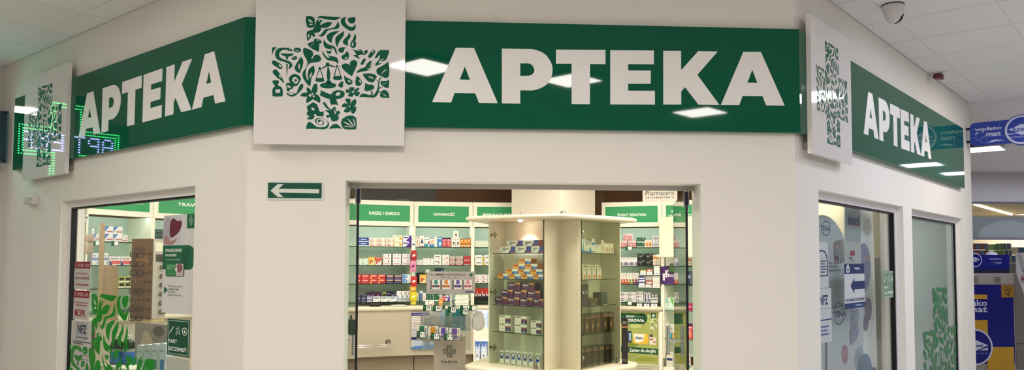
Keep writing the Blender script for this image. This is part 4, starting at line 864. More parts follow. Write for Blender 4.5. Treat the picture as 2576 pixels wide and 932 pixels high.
def pack(fr, k, u0, u1, z0, z1, off, depth, label, group):
    w = max(u1-u0-.0016, .01)
    m = fr.mat((u0+u1)/2, z0+.0004, off) @ Matrix.Diagonal((w, depth, z1-z0-.0008, 1))
    o = link('medicine_box', pack_mesh(k), None, m); NP[0] += 1
    ws = label.split()
    if len(ws) > 16: label = ' '.join(ws[:2]+ws[2+len(ws)-16:])
    if label in USED: USED[label] += 1
    USED.setdefault(label, 1); tag(o, label, 'box', group); return o
def row(fr, z, crop, items, where, off=-.03, depth=.09, group=None, zbase=None, word=''):
    """items: (x0, x1, ytop, levels, style) in the pixels of the crop (ox, oy, scale), left to right"""
    ox, oy, sc = crop; n = 0
    for it in items:
        x0, x1, yt, lv, k = it[:5]; o = off if len(it) < 6 else it[5]
        X0, X1, Y = ox+x0/sc, ox+x1/sc, oy+yt/sc
        u0 = fr.uv(X0, Y+20, o)[0]; u1 = fr.uv(X1, Y+20, o)[0]; zt = fr.uv((X0+X1)/2, Y, o)[1]; zb = z if zbase is None else zbase
        lim = LIM.get(id(fr))
        if lim: u0, u1 = max(u0, lim[0]), min(u1, lim[1])
        if u1-u0 < .012: n += 1; continue
        for l in range(lv):
            h = (zt-zb)/lv; pos = {1: '', 2: ('lower ', 'upper ')[l % 2], 3: ('lowest ', 'middle ', 'topmost ')[l % 3]}.get(lv, '')
            lb = '%s, %s%s from left %s%s' % (ST[k][0], pos, ORD[n], word, where)
            pack(fr, k, u0, u1, zb+l*h, zb+(l+1)*h, o, min(depth, max(.03, (u1-u0)*.9)), lb, group or ('boxes '+where))
        n += 1
cA, cB, cC, cD = (870, 570, 6.216), (1030, 570, 6.214), (870, 670, 6.216), (1020, 670, 6.214)
K, O, P_u = UN['K'][0], UN['O'][0], UN['P'][0]
row(K, SHZ[0], cA, [(165, 358, 175, 2, 'blue'), (360, 487, 180, 2, 'wred'), (490, 617, 180, 2, 'wred'), (622, 750, 180, 2, 'wred'), (757, 882, 140, 2, 'cream'), (890, 1022, 145, 2, 'purp')], 'on top KASZEL shelf')
row(K, SHZ[1], cA, [(200, 345, 505, 2, 'gwh'), (352, 452, 483, 1, 'pyel'), (457, 557, 485, 1, 'pred'), (585, 708, 432, 2, 'chol'), (740, 862, 430, 2, 'cholb'), (883, 1003, 430, 2, 'cholb')], 'on second KASZEL shelf')
row(K, SHZ[2], cC, [(150, 237, 133, 2, 'grip'), (243, 367, 133, 2, 'grip'), (372, 495, 133, 2, 'gripo'), (500, 620, 130, 2, 'gripo'), (630, 748, 140, 2, 'ibu'), (757, 875, 140, 2, 'ibu'), (885, 1020, 130, 2, 'drop')], 'on third KASZEL shelf')
row(K, SHZ[3], cC, [(180, 228, 465, 1, 'dkg'), (235, 322, 455, 2, 'navy'), (330, 415, 465, 2, 'navw'), (425, 540, 480, 1, 'wbt'), (548, 665, 480, 1, 'wbt'), (672, 793, 480, 1, 'wbt'), (800, 867, 392, 1, 'wsk'), (875, 937, 392, 1, 'wsk'), (945, 1005, 392, 1, 'wsk')], 'on bottom KASZEL shelf')
row(K, SHZ[3], cC, [(330, 395, 408, 1, 'dkp'), (400, 470, 405, 1, 'dkp'), (475, 545, 410, 1, 'dkp'), (575, 630, 408, 1, 'ycan'), (635, 695, 400, 1, 'navy'), (700, 790, 398, 1, 'dkg')], 'behind bottom KASZEL row', -.15, .07)
row(O, SHZ[0], cB, [(90, 155, 165, 1, 'fig'), (160, 228, 150, 1, 'figb'), (233, 312, 170, 1, 'teal'), (315, 388, 175, 1, 'wblu'), (391, 433, 160, 1, 'plain'), (438, 506, 165, 1, 'tblu'), (513, 579, 178, 1, 'pink'), (583, 651, 178, 1, 'pink'), (660, 722, 180, 1, 'head'), (725, 788, 180, 1, 'head'), (792, 848, 195, 1, 'orng'), (850, 905, 195, 1, 'orng'), (910, 967, 185, 1, 'orng')], 'on top ODPORNOŚĆ shelf')
zt = O.uv(1146, 570+180/6.214, -.03)[1]
row(O, zt, cB, [(690, 765, 70, 1, 'head')], 'standing on other boxes, top ODPORNOŚĆ shelf')
row(O, SHZ[1], cB, [(110, 198, 525, 1, 'plain'), (208, 325, 502, 2, 'plain'), (330, 380, 505, 1, 'plain'), (387, 495, 447, 2, 'wdk'), (512, 620, 447, 2, 'wrd'), (625, 717, 468, 2, 'gred'), (722, 838, 468, 2, 'gred'), (850, 960, 465, 2, 'redc')], 'on second ODPORNOŚĆ shelf')
row(O, SHZ[2], cB, [(160, 262, 755, 1, 'pyel'), (400, 535, 655, 1, 'dkg', -.12)], 'on third ODPORNOŚĆ shelf')
row(O, SHZ[3], cD, [(178, 208, 425, 1, 'wsk'), (268, 318, 420, 1, 'pnk2'), (330, 360, 440, 1, 'grn2'), (362, 395, 440, 1, 'grn2'), (398, 430, 440, 1, 'grn2'), (445, 525, 440, 1, 'grn2'), (535, 575, 450, 1, 'lav'), (578, 622, 445, 1, 'pink'), (628, 690, 460, 1, 'purp')], 'on bottom ODPORNOŚĆ shelf')
row(P_u, SHZ[0], cB, [(1025, 1128, 225, 2, 'pgrn'), (1132, 1225, 225, 2, 'pgrn')], 'on top PREPARATY shelf')
row(P_u, SHZ[1], cB, [(1022, 1160, 450, 2, 'aler'), (1166, 1300, 450, 2, 'aler')], 'on second PREPARATY shelf')
row(P_u, SHZ[2], cB, [(1030, 1118, 755, 2, 'lips'), (1122, 1215, 755, 2, 'lips'), (1220, 1310, 755, 2, 'lips')], 'on third PREPARATY shelf')
row(P_u, SHZ[3]+.045, cD, [(1040, 1095, 445, 1, 'bwp'), (1100, 1160, 440, 1, 'bwp'), (1165, 1225, 440, 1, 'bwp'), (1228, 1280, 440, 1, 'bwp')], 'in the black tray under PREPARATY', -.02, .05)
row(P_u, SHZ[3]+.045, cD, [(1095, 1165, 345, 1, 'redp'), (1170, 1240, 345, 1, 'redp'), (1245, 1300, 350, 1, 'redp')], 'behind in the black tray under PREPARATY', -.1, .05)
# black tray they stand in
u0, u1 = .026, P_u.uv(1262, 765, 0)[0]
b = MB(); BL = M('tray_black', '#17161a', rough=.35); b.box(u0, u1, .012, .2, SHZ[3]+.0004, SHZ[3]+.045, BL); b.box(u0, u1, -.002, .012, SHZ[3]+.0004, SHZ[3]+.06, BL)
tag(b.obj('display_tray', None, P_u.mat(0, 0, -.004)), 'black display tray on the worktop between stand and island', 'tray')
cE = (1020, 780, 6.132)
row(FP, z2, cE, [(1110, 1165, 30, 1, 'bluelit'), (1185, 1258, 30, 1, 'bluelit'), (1262, 1330, 30, 1, 'bluelit')], 'in the upper lit niche', -.05, .1)
row(FP, z4, cE, [(940, 995, 485, 1, 'blueA', -.14), (1000, 1052, 485, 1, 'blueA', -.14), (1058, 1110, 490, 1, 'blueA', -.14), (1115, 1160, 490, 1, 'blueA', -.14), (1175, 1215, 490, 1, 'blueA', -.14), (1220, 1255, 490, 1, 'blueA', -.14)], 'at the back of the lower lit niche', -.14, .06)
row(FP, z4, cE, [(938, 955, 585, 1, 'blueB'), (958, 1040, 585, 1, 'blueB'), (1060, 1145, 585, 1, 'blueB'), (1170, 1250, 585, 1, 'blueB')], 'at the front of the lower lit niche', -.05, .07)
I_ = UN['I'][0]; cI0 = (0, 0, 1)
row(I_, SHZ[0], cI0, [(838, 850, 596, 2, 'wred'), (851, 863, 596, 2, 'rose'), (864, 876, 592, 2, 'rose'), (877, 887, 592, 2, 'plain')], 'on top shelf behind left door leaf')
row(I_, SHZ[1], cI0, [(840, 855, 650, 1, 'plain'), (857, 872, 646, 2, 'pnk2'), (874, 887, 648, 2, 'wrd')], 'on second shelf behind left door leaf')
row(I_, SHZ[2], cI0, [(838, 852, 694, 2, 'gred'), (854, 870, 694, 2, 'gred'), (872, 887, 692, 2, 'pnk2')], 'on third shelf behind left door leaf')
row(I_, SHZ[3], cI0, [(842, 858, 735, 1, 'lav'), (860, 875, 730, 1, 'redc'), (877, 887, 738, 1, 'tblu')], 'on bottom shelf behind left door leaf')
# ---- island
cF, cG, cH = (1215, 530, 6.66), (1215, 640, 6.212), (1215, 780, 6.13)
def pyr(fr, z, crop, rows_, k, where, off):
    zb = z
    for ri, (yt, xs) in enumerate(rows_):
        ox, oy, sc = crop; xm = ox+(xs[0][0]+xs[-1][1])/2/sc; zt = fr.uv(xm, oy+yt/sc, off)[1]
        for i, (x0, x1) in enumerate(xs):
            a, c = fr.uv(ox+x0/sc, oy+yt/sc, off)[0], fr.uv(ox+x1/sc, oy+yt/sc, off)[0]
            pack(fr, k, a, c, zb, zt, off, .07, '%s, %s from left, %s row, %s' % (ST[k][0], ORD[i], ('bottom', 'second', 'third', 'top fourth')[ri], where), ST[k][0]+' pile in the island')
        zb = zt
pyr(FLI, IZ[0], cF, [(602, [(287, 540), (543, 803), (807, 1008)]), (503, [(402, 664), (668, 932)])], 'volt', 'island left, top shelf', -.07)
pyr(FLI, IZ[1], cG, [(312, [(230, 400), (403, 592), (596, 785), (788, 945)]), (233, [(362, 547), (550, 733), (736, 930)]), (152, [(468, 655), (658, 850)]), (72, [(561, 751)])], 'opo', 'island left, second shelf', -.07)
pyr(FLI, IZ[2], cG, [(685, [(196, 375), (380, 570), (577, 775), (786, 948)]), (568, [(288, 465), (482, 685), (696, 895)]), (450, [(388, 583), (606, 803)])], 'alle', 'island left, third shelf', -.07)
row(FLI, IZ[3], cH, [(246, 425, 88, 2, 'wpur'), (486, 678, 100, 2, 'wpur'), (736, 896, 172, 2, 'wpur')], 'island left, fourth shelf', -.07, .08)
row(FLI, ZI0, cH, [(254, 322, 632, 1, 'ring'), (342, 409, 636, 1, 'ring'), (432, 498, 643, 1, 'ring'), (523, 591, 652, 1, 'ring'), (615, 683, 660, 1, 'ring'), (705, 770, 670, 1, 'ring'), (808, 880, 680, 1, 'ring')], 'island left, floor', -.07, .05)
cI, cJ, cKK = (1360, 530, 6.656), (1440, 640, 6.212), (1440, 780, 6.13)
row(FRI, IZ[0], cI, [(686, 744, 420, 1, 'foot'), (748, 858, 508, 1, 'foot2'), (862, 908, 475, 1, 'tubew'), (912, 1008, 560, 1, 'crm'), (1013, 1058, 498, 1, 'patch'), (1061, 1152, 545, 1, 'patch'), (1156, 1236, 550, 1, 'patch')], 'island right, top shelf', -.05, .05)
row(FRI, IZ[1], cJ, [(157, 217, 214, 1, 'foot3'), (232, 297, 214, 1, 'foot3'), (311, 370, 214, 1, 'foot3'), (386, 452, 214, 1, 'foot3')], 'island right, second shelf front', -.05, .045)
row(FRI, IZ[1], cJ, [(147, 192, 168, 1, 'foot3'), (207, 266, 168, 1, 'foot3'), (271, 330, 168, 1, 'foot3'), (346, 412, 168, 1, 'foot3')], 'island right, second shelf back', -.11, .045)
row(FRI, IZ[2], cJ, [(147, 250, 475, 1, 'dpur'), (260, 398, 695, 1, 'dbrn'), (446, 546, 598, 1, 'dteal')], 'island right, third shelf', -.06, .08)
row(FRI, IZ[3], cKK, [(145, 176, 75, 1, 'dcos'), (180, 270, 78, 1, 'dcos'), (275, 358, 62, 1, 'dcos'), (361, 432, 52, 1, 'dcos'), (468, 548, 40, 1, 'dcos'), (553, 638, 35, 1, 'dcos')], 'island right, fourth shelf', -.05, .07)
row(FRI, ZI0, cKK, [(142, 190, 585, 1, 'dcos2'), (195, 302, 575, 1, 'dcos2'), (310, 398, 565, 1, 'dcos2'), (408, 492, 553, 1, 'dcos2'), (505, 582, 545, 1, 'dcos2'), (590, 668, 535, 1, 'dcos2')], 'island right, floor', -.05, .08)
# ---- right shelves
S_, W_ = UN['S'][0], UN['W'][0]
cL, cM_ = (1545, 560, 7.171), (1545, 650, 7.171)
row(S_, SHZ[0], cL, [(95, 232, 330, 1, 'rose'), (243, 397, 330, 1, 'rose'), (405, 543, 275, 2, 'grn2'), (548, 688, 320, 1, 'orp'), (694, 800, 235, 2, 'loop'), (803, 870, 300, 1, 'plain')], 'on top ŚWIAT ZDROWIA shelf')
row(S_, S_.uv(1580, 560+330/7.171, -.03)[1], cL, [(163, 325, 205, 1, 'rose')], 'on two others, top ŚWIAT ZDROWIA shelf')
row(S_, SHZ[1], cL, [(118, 215, 635, 1, 'lila'), (217, 312, 635, 1, 'lila'), (314, 415, 635, 1, 'lila'), (420, 553, 566, 2, 'blk'), (556, 690, 566, 2, 'blk'), (697, 771, 590, 1, 'worg'), (775, 830, 590, 1, 'worg')], 'on second ŚWIAT ZDROWIA shelf')
row(S_, SHZ[2], cM_, [(122+i*54, 172+i*54, 266, 1, 'cap'+k) for i, k in enumerate('abcdef')], 'on third ŚWIAT ZDROWIA shelf')
row(S_, SHZ[3], cM_, [(118, 255, 615, 2, 'swirl'), (260, 395, 615, 2, 'swirl'), (402, 528, 605, 3, 'wgr'), (540, 595, 618, 1, 'inhl'), (600, 655, 618, 1, 'inhl'), (668, 722, 635, 1, 'blk2'), (728, 783, 635, 1, 'blk2')], 'on bottom ŚWIAT ZDROWIA shelf')
row(W_, SHZ[1], (1545, 560, 7.171), [(935, 1078, 642, 1, 'plain'), (1100, 1160, 640, 1, 'plain'), (1325, 1400, 640, 1, 'worg')], 'on second shelf by the right door leaf', -.03)
row(W_, SHZ[2], cM_, [(1110, 1200, 300, 1, 'capb'), (1205, 1290, 300, 1, 'capd'), (1325, 1400, 240, 1, 'dkg')], 'on third shelf by the right door leaf', -.03)
# lower open shelves of the right unit
fr, L = UN['W']; Lw = L
wz = [W_.uv(1680, y)[1] for y in (781, 852, 924)]
wt = [o for o in bpy.data.objects if o.get('label', '').startswith('tall shelving unit')][0]
for i, z in enumerate(wz):
    b = MB(); b.box(.022, L-.022, -.0 if i < 2 else -.05, .332, z-(.012 if i < 2 else .05), z, SHG if i < 2 else CREAM); b.obj('shelf', wt)
row(W_, wz[0], cM_, [(870, 960, 715, 1, 'mintb'), (966, 1090, 715, 1, 'mintg'), (1100, 1150, 640, 1, 'plain'), (1325, 1400, 810, 1, 'mag')], 'on the shelf left of the right door leaf', -.02, .08)
cN = (1545, 770, 5.752)
row(W_, wz[1], cN, [(683, 728, 188, 1, 'fem', -.08), (732, 785, 235, 1, 'fem'), (787, 885, 268, 1, 'plain', -.1), (788, 838, 400, 1, 'tealb', -.02), (841, 890, 405, 1, 'orb', -.02), (1070, 1130, 260, 1, 'pink')], 'on the low shelf at the right door leaf', -.03, .05)
row(W_, wz[2], cN, [(695, 780, 612, 1, 'lav', -.1), (756, 846, 672, 1, 'wnav', -.02), (1070, 1100, 690, 1, 'lav')], 'on the lowest shelf at the right door leaf', -.02, .06)
# ================================================================== behind and on the left window
U_, T_ = UN['U'][0], UN['T'][0]
def PW_(ox, oy, sc, fr, off=0): return lambda x, y: fr.uv(ox+x/sc, oy+y/sc, off)
row(U_, SHZ[0], (165, 480, 6.66), [(440, 474, 640, 1, 'flw', -.1), (476, 560, 722, 1, 'flu', -.08), (655, 797, 598, 2, 'flu'), (801, 950, 604, 2, 'flu'), (955, 1040, 745, 1, 'wrd', -.06)], 'on top shelf, left window')
row(U_, SHZ[1], (165, 620, 5.824), [(268, 380, 140, 1, 'flw', -.12), (388, 480, 100, 1, 'flw', -.05), (545, 622, 100, 1, 'flw', -.05), (640, 800, 152, 1, 'disc'), (805, 960, 152, 1, 'disc')], 'on second shelf, left window')
row(U_, SHZ[2], (165, 620, 5.824), [(775, 865, 445, 2, 'ycan'), (870, 960, 445, 2, 'ycan')], 'on third shelf, left window')
row(T_, SHZ[0], (320, 480, 6.21), [(420, 552, 605, 1, 'dteal'), (560, 660, 620, 1, 'plain')], 'on top shelf right of the spectacle stand', -.05)
def price(fr, x0, y0, x1, y1, txt, label, off=.006, tilt=0):
    a, c = fr.uv(x0, y1, off), fr.uv(x1, y0, off); u, v = (a[0]+c[0])/2, (a[1]+c[1])/2; w_, h = c[0]-a[0], c[1]-a[1]
    t = thing('price_tag', label, 'price tag', fr.mat(u, v, off) @ Matrix.Rotation(tilt, 4, 'Y'), 'green and white price tags')
    b = MB(); b.box(-w_/2, w_/2, 0, .003, -h/2, h/2, M('tag_green', '#0f4a2c', rough=.35)); b.obj('tag_board', t)
    b = MB(); b.rect(-w_*.12, -h*.4, w_*.44, h*.4, M('tag_white', '#f2f2ee', rough=.4), -.0006); b.obj('price_card', t)
    if txt: b = MB(); b.text(txt, -w_*.05, -h*.05, w_*.36, h*.3, ink('#2a2a2a'), -.0012, .03); b.rect(-w_*.02, -h*.24, w_*.3, -h*.18, ink('#9a9a9a'), -.0012); b.obj('price', t)
    b = MB(); b.shape([ell(-w_*.3, h*.1, h*.1, h*.1, 0, 8)], M('tag_mark', '#5a9a72'), -.0006); b.obj('mark', t)
for x0, y0, x1, y1, l in ((234.5, 606.5, 250.5, 618.5, 'green price tag beside the tan board, top shelf behind left window'), (280.5, 607.5, 299, 619.5, 'green price tag near the spectacle stand, top shelf behind left window')):
    price(U_, x0, y0, x1, y1, None, l)
for x0, y0, x1, y1, l, fr in ((1573, 620, 1590.5, 630.5, 'green price tag on the top shelf edge under pink boxes', S_), (1573, 758.5, 1590, 768.5, 'green price tag on the bottom shelf edge under swirl boxes', S_)):
    price(fr, x0, y0, x1, y1, None, l, .008)
# worktop display behind the window
FD = Fr(offs(LRUN, .17)[0], offs(LRUN, .17)[1]-offs(LRUN, .17)[0])
def free(x, y, d): p = CAM+ray(x, y)*d; return p
TAN = M('tan_board', '#b39a78', rough=.6, noise=.04, scale=6); KRAFT = M('kraft_print', '#75583c', rough=.6, noise=.05, scale=5)
# spectacle stand: two faces meeting at the edge x=384
zs0 = CT+.0005
pe = onz(384, 812, CT+.0); pL = None
d = (pe-CAM).dot(FW); eL = dp(332, d*1.0+.03); eC = dp(385, d-.02); eR = dp(418, d+.17); top = (CAM+ray(384, 601)*(d-.02)).z
t = thing('spectacle_stand', 'brown cardboard spectacle stand behind the left window', 'display stand', Matrix.Translation((0, 0, 0)))
bk = [eL, eC, eR, eL+(eR-eC)]
b = MB(); b.prism([(p.x, p.y) for p in bk], CT+.0005, CT+.03, M('stand_base', '#c8b27e', rough=.5)); b.obj('stand_base', t)
b = MB(); ctr = sum(bk, Vector())/4; ins = [ctr+(p-ctr)*.93 for p in bk]
b.prism([(p.x, p.y) for p in ins], CT+.03, top, M('stand_side', '#d8d0c0', rough=.6)); b.obj('stand_body', t)
F1, F2 = Fr(eL, eC-eL), Fr(eC, eR-eC); L1, L2 = (eC-eL).length, (eR-eC).length
b = MB(); b.box(0, L1, -.004, .004, CT+.03, top, KRAFT); fb = b.obj('printed_front', t, F1.mat())
b = MB(); b.text('barilo', .09*L1*1.6, top-.105, L1*.62, top-.07, ink('#4a3a2a'), -.005, .03); b.shape([smooth("%f,%f %f,%f %f,%f! %f,%f!" % (L1*.2, top-.2, L1*.5, top-.13, L1*.9, top-.22, L1*.3, top-.24))], M('stand_photo', '#9a7148', rough=.6), -.0045); b.obj('print', fb)
b = MB(); b.box(0, L2, -.004, .004, CT+.03, top, M('stand_grey', '#b9b2a4', rough=.6, noise=.06, scale=9)); sb = b.obj('printed_side', t, F2.mat())
b = MB(); b.rect(.02, top-.11, L2*.95, top-.03, ink('#e9e2cc'), -.005); b.rect(.035, top-.2, L2*.95, top-.135, ink('#4d4840'), -.005); b.obj('print', sb)
GM = M('spectacle_frame', '#2c2019', rough=.3); GL = glassmat('spectacle_lens', '#e8e4da', refl=1)
def specs(fr, u, z, w_, label, m, off=.012):
    t2 = thing('reading_glasses', label, 'glasses', fr.mat(u, z, off), 'reading glasses on the stand'); r = w_*.2
    for i, x in enumerate((-w_*.27, w_*.27)):
        b = MB(); P = rrect(x-r*1.15, -r*.8, x+r*1.15, r*.75, r*.5, 3); b.tube([(p[0], -.006, p[1]) for p in P], .0034, m, 6, closed=True); b.obj('rim', t2)
        b = MB(); b.shape([P], GL, -.006); b.obj('lens', t2)
    b = MB(); b.tube([(-w_*.06, -.006, .004), (0, -.009, .008), (w_*.06, -.006, .004)], .0022, m, 5); b.obj('bridge', t2)
    return t2
for i in range(8):
    z = top-.14-i*.0785
    o = specs(F1, L1*.3, z, .135, '%s reading glasses from the top on the brown stand face' % ORD[i], GM if i not in (3, 5) else M('spectacle_pale', '#7d6a55', rough=.3), .01)
    b = MB(); b.tube([(.065, -.006, .012), (.09, -.01, .006), (L1*.62, -.008, -.004)], .0022, GM, 5); b.tube([(L1*.62, -.008, -.008), (L1*.62+.002, -.008, .018)], .005, GM, 5); b.obj('temple', o)
for i in range(7):
    z = top-.17-i*.078
    o = specs(F2, L2*.72, z, .1, '%s reading glasses from the top on the grey stand side' % ORD[i], GM, .01)
    b = MB(); b.tube([(-.03, -.006, .012), (-.075, -.009, -.012)], .0025, GM, 5); b.obj('temple', o)
# tan leaflet board with high back post
zc_ = CT+.0005
pB = onz(252, 806, CT); dB = (pB-CAM).dot(FW)-.1
q0, q1, q2 = dp(249, dB), dp(262, dB+.02), dp(300, dB+.06)
t = thing('leaflet_stand', 'tan cardboard leaflet stand with tall narrow post behind left window', 'leaflet stand', Matrix())
qa = Fr(q0, q1-q0); L = (q1-q0).length; zt_ = (CAM+ray(258, 559)*dB).z
b = MB(); b.shape([[(0, zc_), (L, zc_), (L, zt_), (L*.6, zt_-.0), (0, zt_-.03)]], TAN, 0, .012); b.shape([[(0, zc_), (L, zc_), (L, zt_), (0, zt_-.03)][::-1]], TAN, 0); b.obj('post_board', t, qa.mat())
qb = Fr(q1, q2-q1); L = (q2-q1).length; zw = (CAM+ray(280, 668)*dB).z
b = MB(); b.shape([smooth("0,%f! %f,%f! %f,%f %f,%f %f,%f %f,%f! 0,%f!" % (zc_, L, zc_, L*1.0, zw-.22, L*.98, zw-.12, L*.93, zw-.04, L*.8, zw, zw))], TAN, .01, .012); b.obj('wide_board', t, qb.mat())
b = MB(); b.box(0, L, .0, .09, zc_, zc_+.02, TAN); b.obj('foot', t, qb.mat())
# hanging snack bags at the left end
BAG = glassmat('bag_film', '#f6f2ee', refl=1.2, rough=.15, body=.35, bodycol='#f0e6dc'); CR = M('crackers', '#cf9a66', rough=.7, noise=.2, scale=40)
for i, (y0, y1) in enumerate(((590, 610), (611, 640))):
    a = U_.uv(206, y1, .12); c = U_.uv(233-2*i, y0, .12); u, v = (a[0]+c[0])/2, (a[1]+c[1])/2; w_, h = (c[0]-a[0]), c[1]-a[1]
    t = thing('snack_bag', ('upper', 'lower')[i]+' clear bag of round crackers hanging at the shelf end', 'bag', U_.mat(u, v, .141))
    b = MB(); b.prism([(w_/2*x, .02*y) for x, y in ell(0, 0, 1, 1, 0, 12)], -h/2+.006, h/2-.012, BAG, .015); b.box(-w_/2, w_/2, -.001, .001, h/2-.014, h/2, BAG); b.box(-w_/2, w_/2, -.001, .001, -h/2, -h/2+.008, BAG); b.obj('bag_film', t)
    b = MB()
    for k in range(9): b.lathe([(.017, -.004), (.019, 0), (.017, .004)], CR, ((k % 3-1)*w_*.26, -.008+.006*(k % 2), -h*.28+(k//3)*h*.22), 10, 1, .4)
    b.obj('crackers', t)['kind'] = 'stuff'
a = U_.uv(210, 555.5, .12); c = U_.uv(222.5, 543, .12)
t = thing('hang_tag', 'white hang tag with small grey emblem above the snack bags', 'tag', U_.mat(0, 0, .12))
b = MB(); b.box(a[0], c[0], 0, .002, a[1], c[1], M('tag_white')); b.obj('card', t)
b = MB(); m_ = (a[0]+c[0])/2; q = c[1]-a[1]; b.rect(m_-.012, a[1]+q*.35, m_+.012, c[1]-q*.15, ink('#7d867f'), -.001); b.rect(m_-.02, a[1]+q*.5, m_+.02, c[1]-q*.3, ink('#7d867f'), -.001); b.rect(m_-.025, a[1]+q*.12, m_+.025, a[1]+q*.2, ink('#8d8f8a'), -.001); b.obj('print', t)
b = MB(); zh = U_.uv(219, 523, .12)[1]; b.tube([(m_, .006, a[1]-.5), (m_, .006, zh), (m_, .04, zh), (m_, .123, zh)], .002, M('wire_dark', '#4a4640', rough=.3), 5); b.obj('hanger_wire', t)
# counter goods in front of the window: bottles, tablet boxes, tilted poster
for i, x in enumerate((300, 330)):
    dd = 6.25; c = dp(x, dd); z0 = .7
    t = thing('syrup_bottle', ('left', 'right')[i]+' black syrup bottle with blue label behind the green leaf sticker', 'bottle', Matrix.Translation((c.x, c.y, 0)))
    zt = (CAM+ray(x, 842)*dd).z; zl0 = (CAM+ray(x, 912)*dd).z
    R_ = .046
    h_ = zt-(CAM+ray(315, 915)*6.25).z; zl0 = 0
    b = MB(); b.lathe([(R_*.94, 0), (R_, .01), (R_, h_*.66), (R_*.85, h_*.76), (R_*.45, h_*.84), (R_*.45, h_*.87)], M('syrup_glass', '#0b0d10', rough=.12), (0, 0, 0), 18); b.obj('bottle_body', t)
    b = MB(); b.lathe([(R_*1.01, h_*.05), (R_*1.01, h_*.42)], M('label_blue', '#1d62b8', rough=.35), (0, 0, 0), 18); b.obj('label', t)
    b = MB(); b.lathe([(R_*1.012, h_*.42), (R_*1.012, h_*.52)], M('label_grey', '#9a9c98', rough=.35), (0, 0, 0), 18); b.obj('label_band', t)
    b = MB(); zz_ = h_*.84; b.lathe([(R_*.6, 0), (R_*.6, .03), (R_*.5, .034)], M('cap_clear', '#c9cac4', rough=.2), (0, 0, zz_), 16); b.obj('cap', t)
BZ = (CAM+ray(315, 915)*6.25).z
# low shelf rack in front of the counter that carries them
t = thing('front_rack', 'cream low display rack just behind the left window', 'rack', Matrix())
r0, r1 = dp(288, 6.2), dp(424, 5.72); FQ = Fr(r0, r1-r0); LQ = (r1-r0).length
BZ = (CAM+ray(315, 915)*6.25).z
b = MB(); b.box(-.12, LQ+.05, -.05, .12, BZ-.03, BZ, CREAM); b.obj('rack_board', t, FQ.mat())
b = MB(); b.box(-.12, LQ+.05, -.05, .12, BZ-.3, BZ-.27, CREAM); b.obj('rack_board', t, FQ.mat())
for x in (-.12, LQ+.03):
    b = MB(); b.box(x, x+.02, -.05, .12, 0, BZ-.3, CREAM); b.obj('rack_side', t, FQ.mat())
for o in list(bpy.data.objects):
    if o.name.startswith('syrup_bottle'):
        mn = min(min((ch.matrix_basis @ v.co).z for v in ch.data.vertices) for ch in o.children); o.location.z += BZ+.0005-mn
for i, (x0, x1) in enumerate(((143, 240), (248, 350), (358, 458), (466, 560))):
    u0, u1 = FQ.uv(320+x0/5.755, 890, .0)[0], FQ.uv(320+x1/5.755, 890, .0)[0]; zt = FQ.uv(320+(x0+x1)/2/5.755, 770+(575-i*10)/5.755, 0)[1]
    pack(FQ, 'pill' if i < 3 else 'pillb', u0, u1, BZ, zt, 0, .05, '%s, %s from left on the rack behind left window' % (ST['pill' if i < 3 else 'pillb'][0], ORD[i]), 'tablet boxes on the front rack')
# ------------------------------------------------------------------ stickers and posters on the left pane
G = lambda x, y: FL.uv(x, y, GOFF)
_lay = [0]
def sheet(name, label, cat, fr, goff, x0, y0, x1, y1, m, rnd=0, th=.0006):
    _lay[0] += 1; y = -.0004*(_lay[0] % 6)
    t = thing(name, label, cat, fr.mat(0, 0, goff))
    a, c = fr.uv(x0, y1, goff), fr.uv(x1, y0, goff); xm = (x0+x1)/2
    v0, v1 = fr.uv(xm, y1, goff)[1], fr.uv(xm, y0, goff)[1]
    b = MB(); P = rrect(a[0], v0, c[0], v1, rnd) if rnd else [(a[0], v0), (c[0], v0), (c[0], v1), (a[0], v1)]
    b.shape([P], m, y, th); b.shape([P[::-1]], m, y); b.obj('sheet', t)
    U0, U1 = a[0], c[0]
    f = lambda s, q: (U0+(U1-U0)*s, v0+(v1-v0)*q)
    return t, f, y-th
def put(t, f, y, els, nm='print'):
    b = MB(); k = 0
    for e in els:
        k += 1; yy = y-.0002*k
        if e[0] == 'r': p, q = f(e[1], e[2]), f(e[3], e[4]); b.rect(p[0], p[1], q[0], q[1], ink(e[5]), yy)
        elif e[0] == 't': p, q = f(e[2], e[3]), f(e[4], e[5]); b.text(e[1], p[0], p[1], q[0], q[1], ink(e[6]), yy, e[7] if len(e) > 7 else .02)
        elif e[0] == 's': b.shape([[f(*P) for P in (smooth(e[1]) if isinstance(e[1], str) else e[1])]], ink(e[2]), yy)
        elif e[0] == 'o': b.shape([[f(*P) for P in L] for L in e[1]], ink(e[2]), yy)
    return b.obj(nm, t)
PAPER = M('sticker_paper', '#c9c5bd', rough=.6); PAPW = M('poster_paper', '#dcdcd8', rough=.5)
def lines(ys, c, x0=.1, x1=.9, h=.03): return [('r', x0, y, x1-.06*(i % 3), y+h, c) for i, y in enumerate(ys)]
for i, (y0, y1, extra) in enumerate(((659, 729, 0), (732, 806, 1))):
    t, f, y = sheet('notice_sticker', ('upper', 'lower')[i]+' paper notice with a red heading on the left window', 'sticker', FL, GOFF, 186-2*i, y0, 228-2*i, y1, PAPER)
    put(t, f, y, [('r', 0, .75, 1, 1, '#8f1d32'), ('t', 'APTEKA  ALFA', .22, .81, .94, .93, '#d8b8ba'), ('r', .06, .8, .13, .95, '#c98a90')] + (
        [('r', .1, .55, .84, .6, '#b08088'), ('t', 'PIELUCHOMAJTKI', .08, .33, .95, .45, '#a04a5a'), ('r', .1, .14, .92, .2, '#a86a74')] if not extra else
        [('r', .02, .56, .95, .61, '#b08088'), ('r', .15, .47, .85, .52, '#a86a74'), ('t', 'MOPR', .1, .1, .78, .36, '#a02028', .02)]))
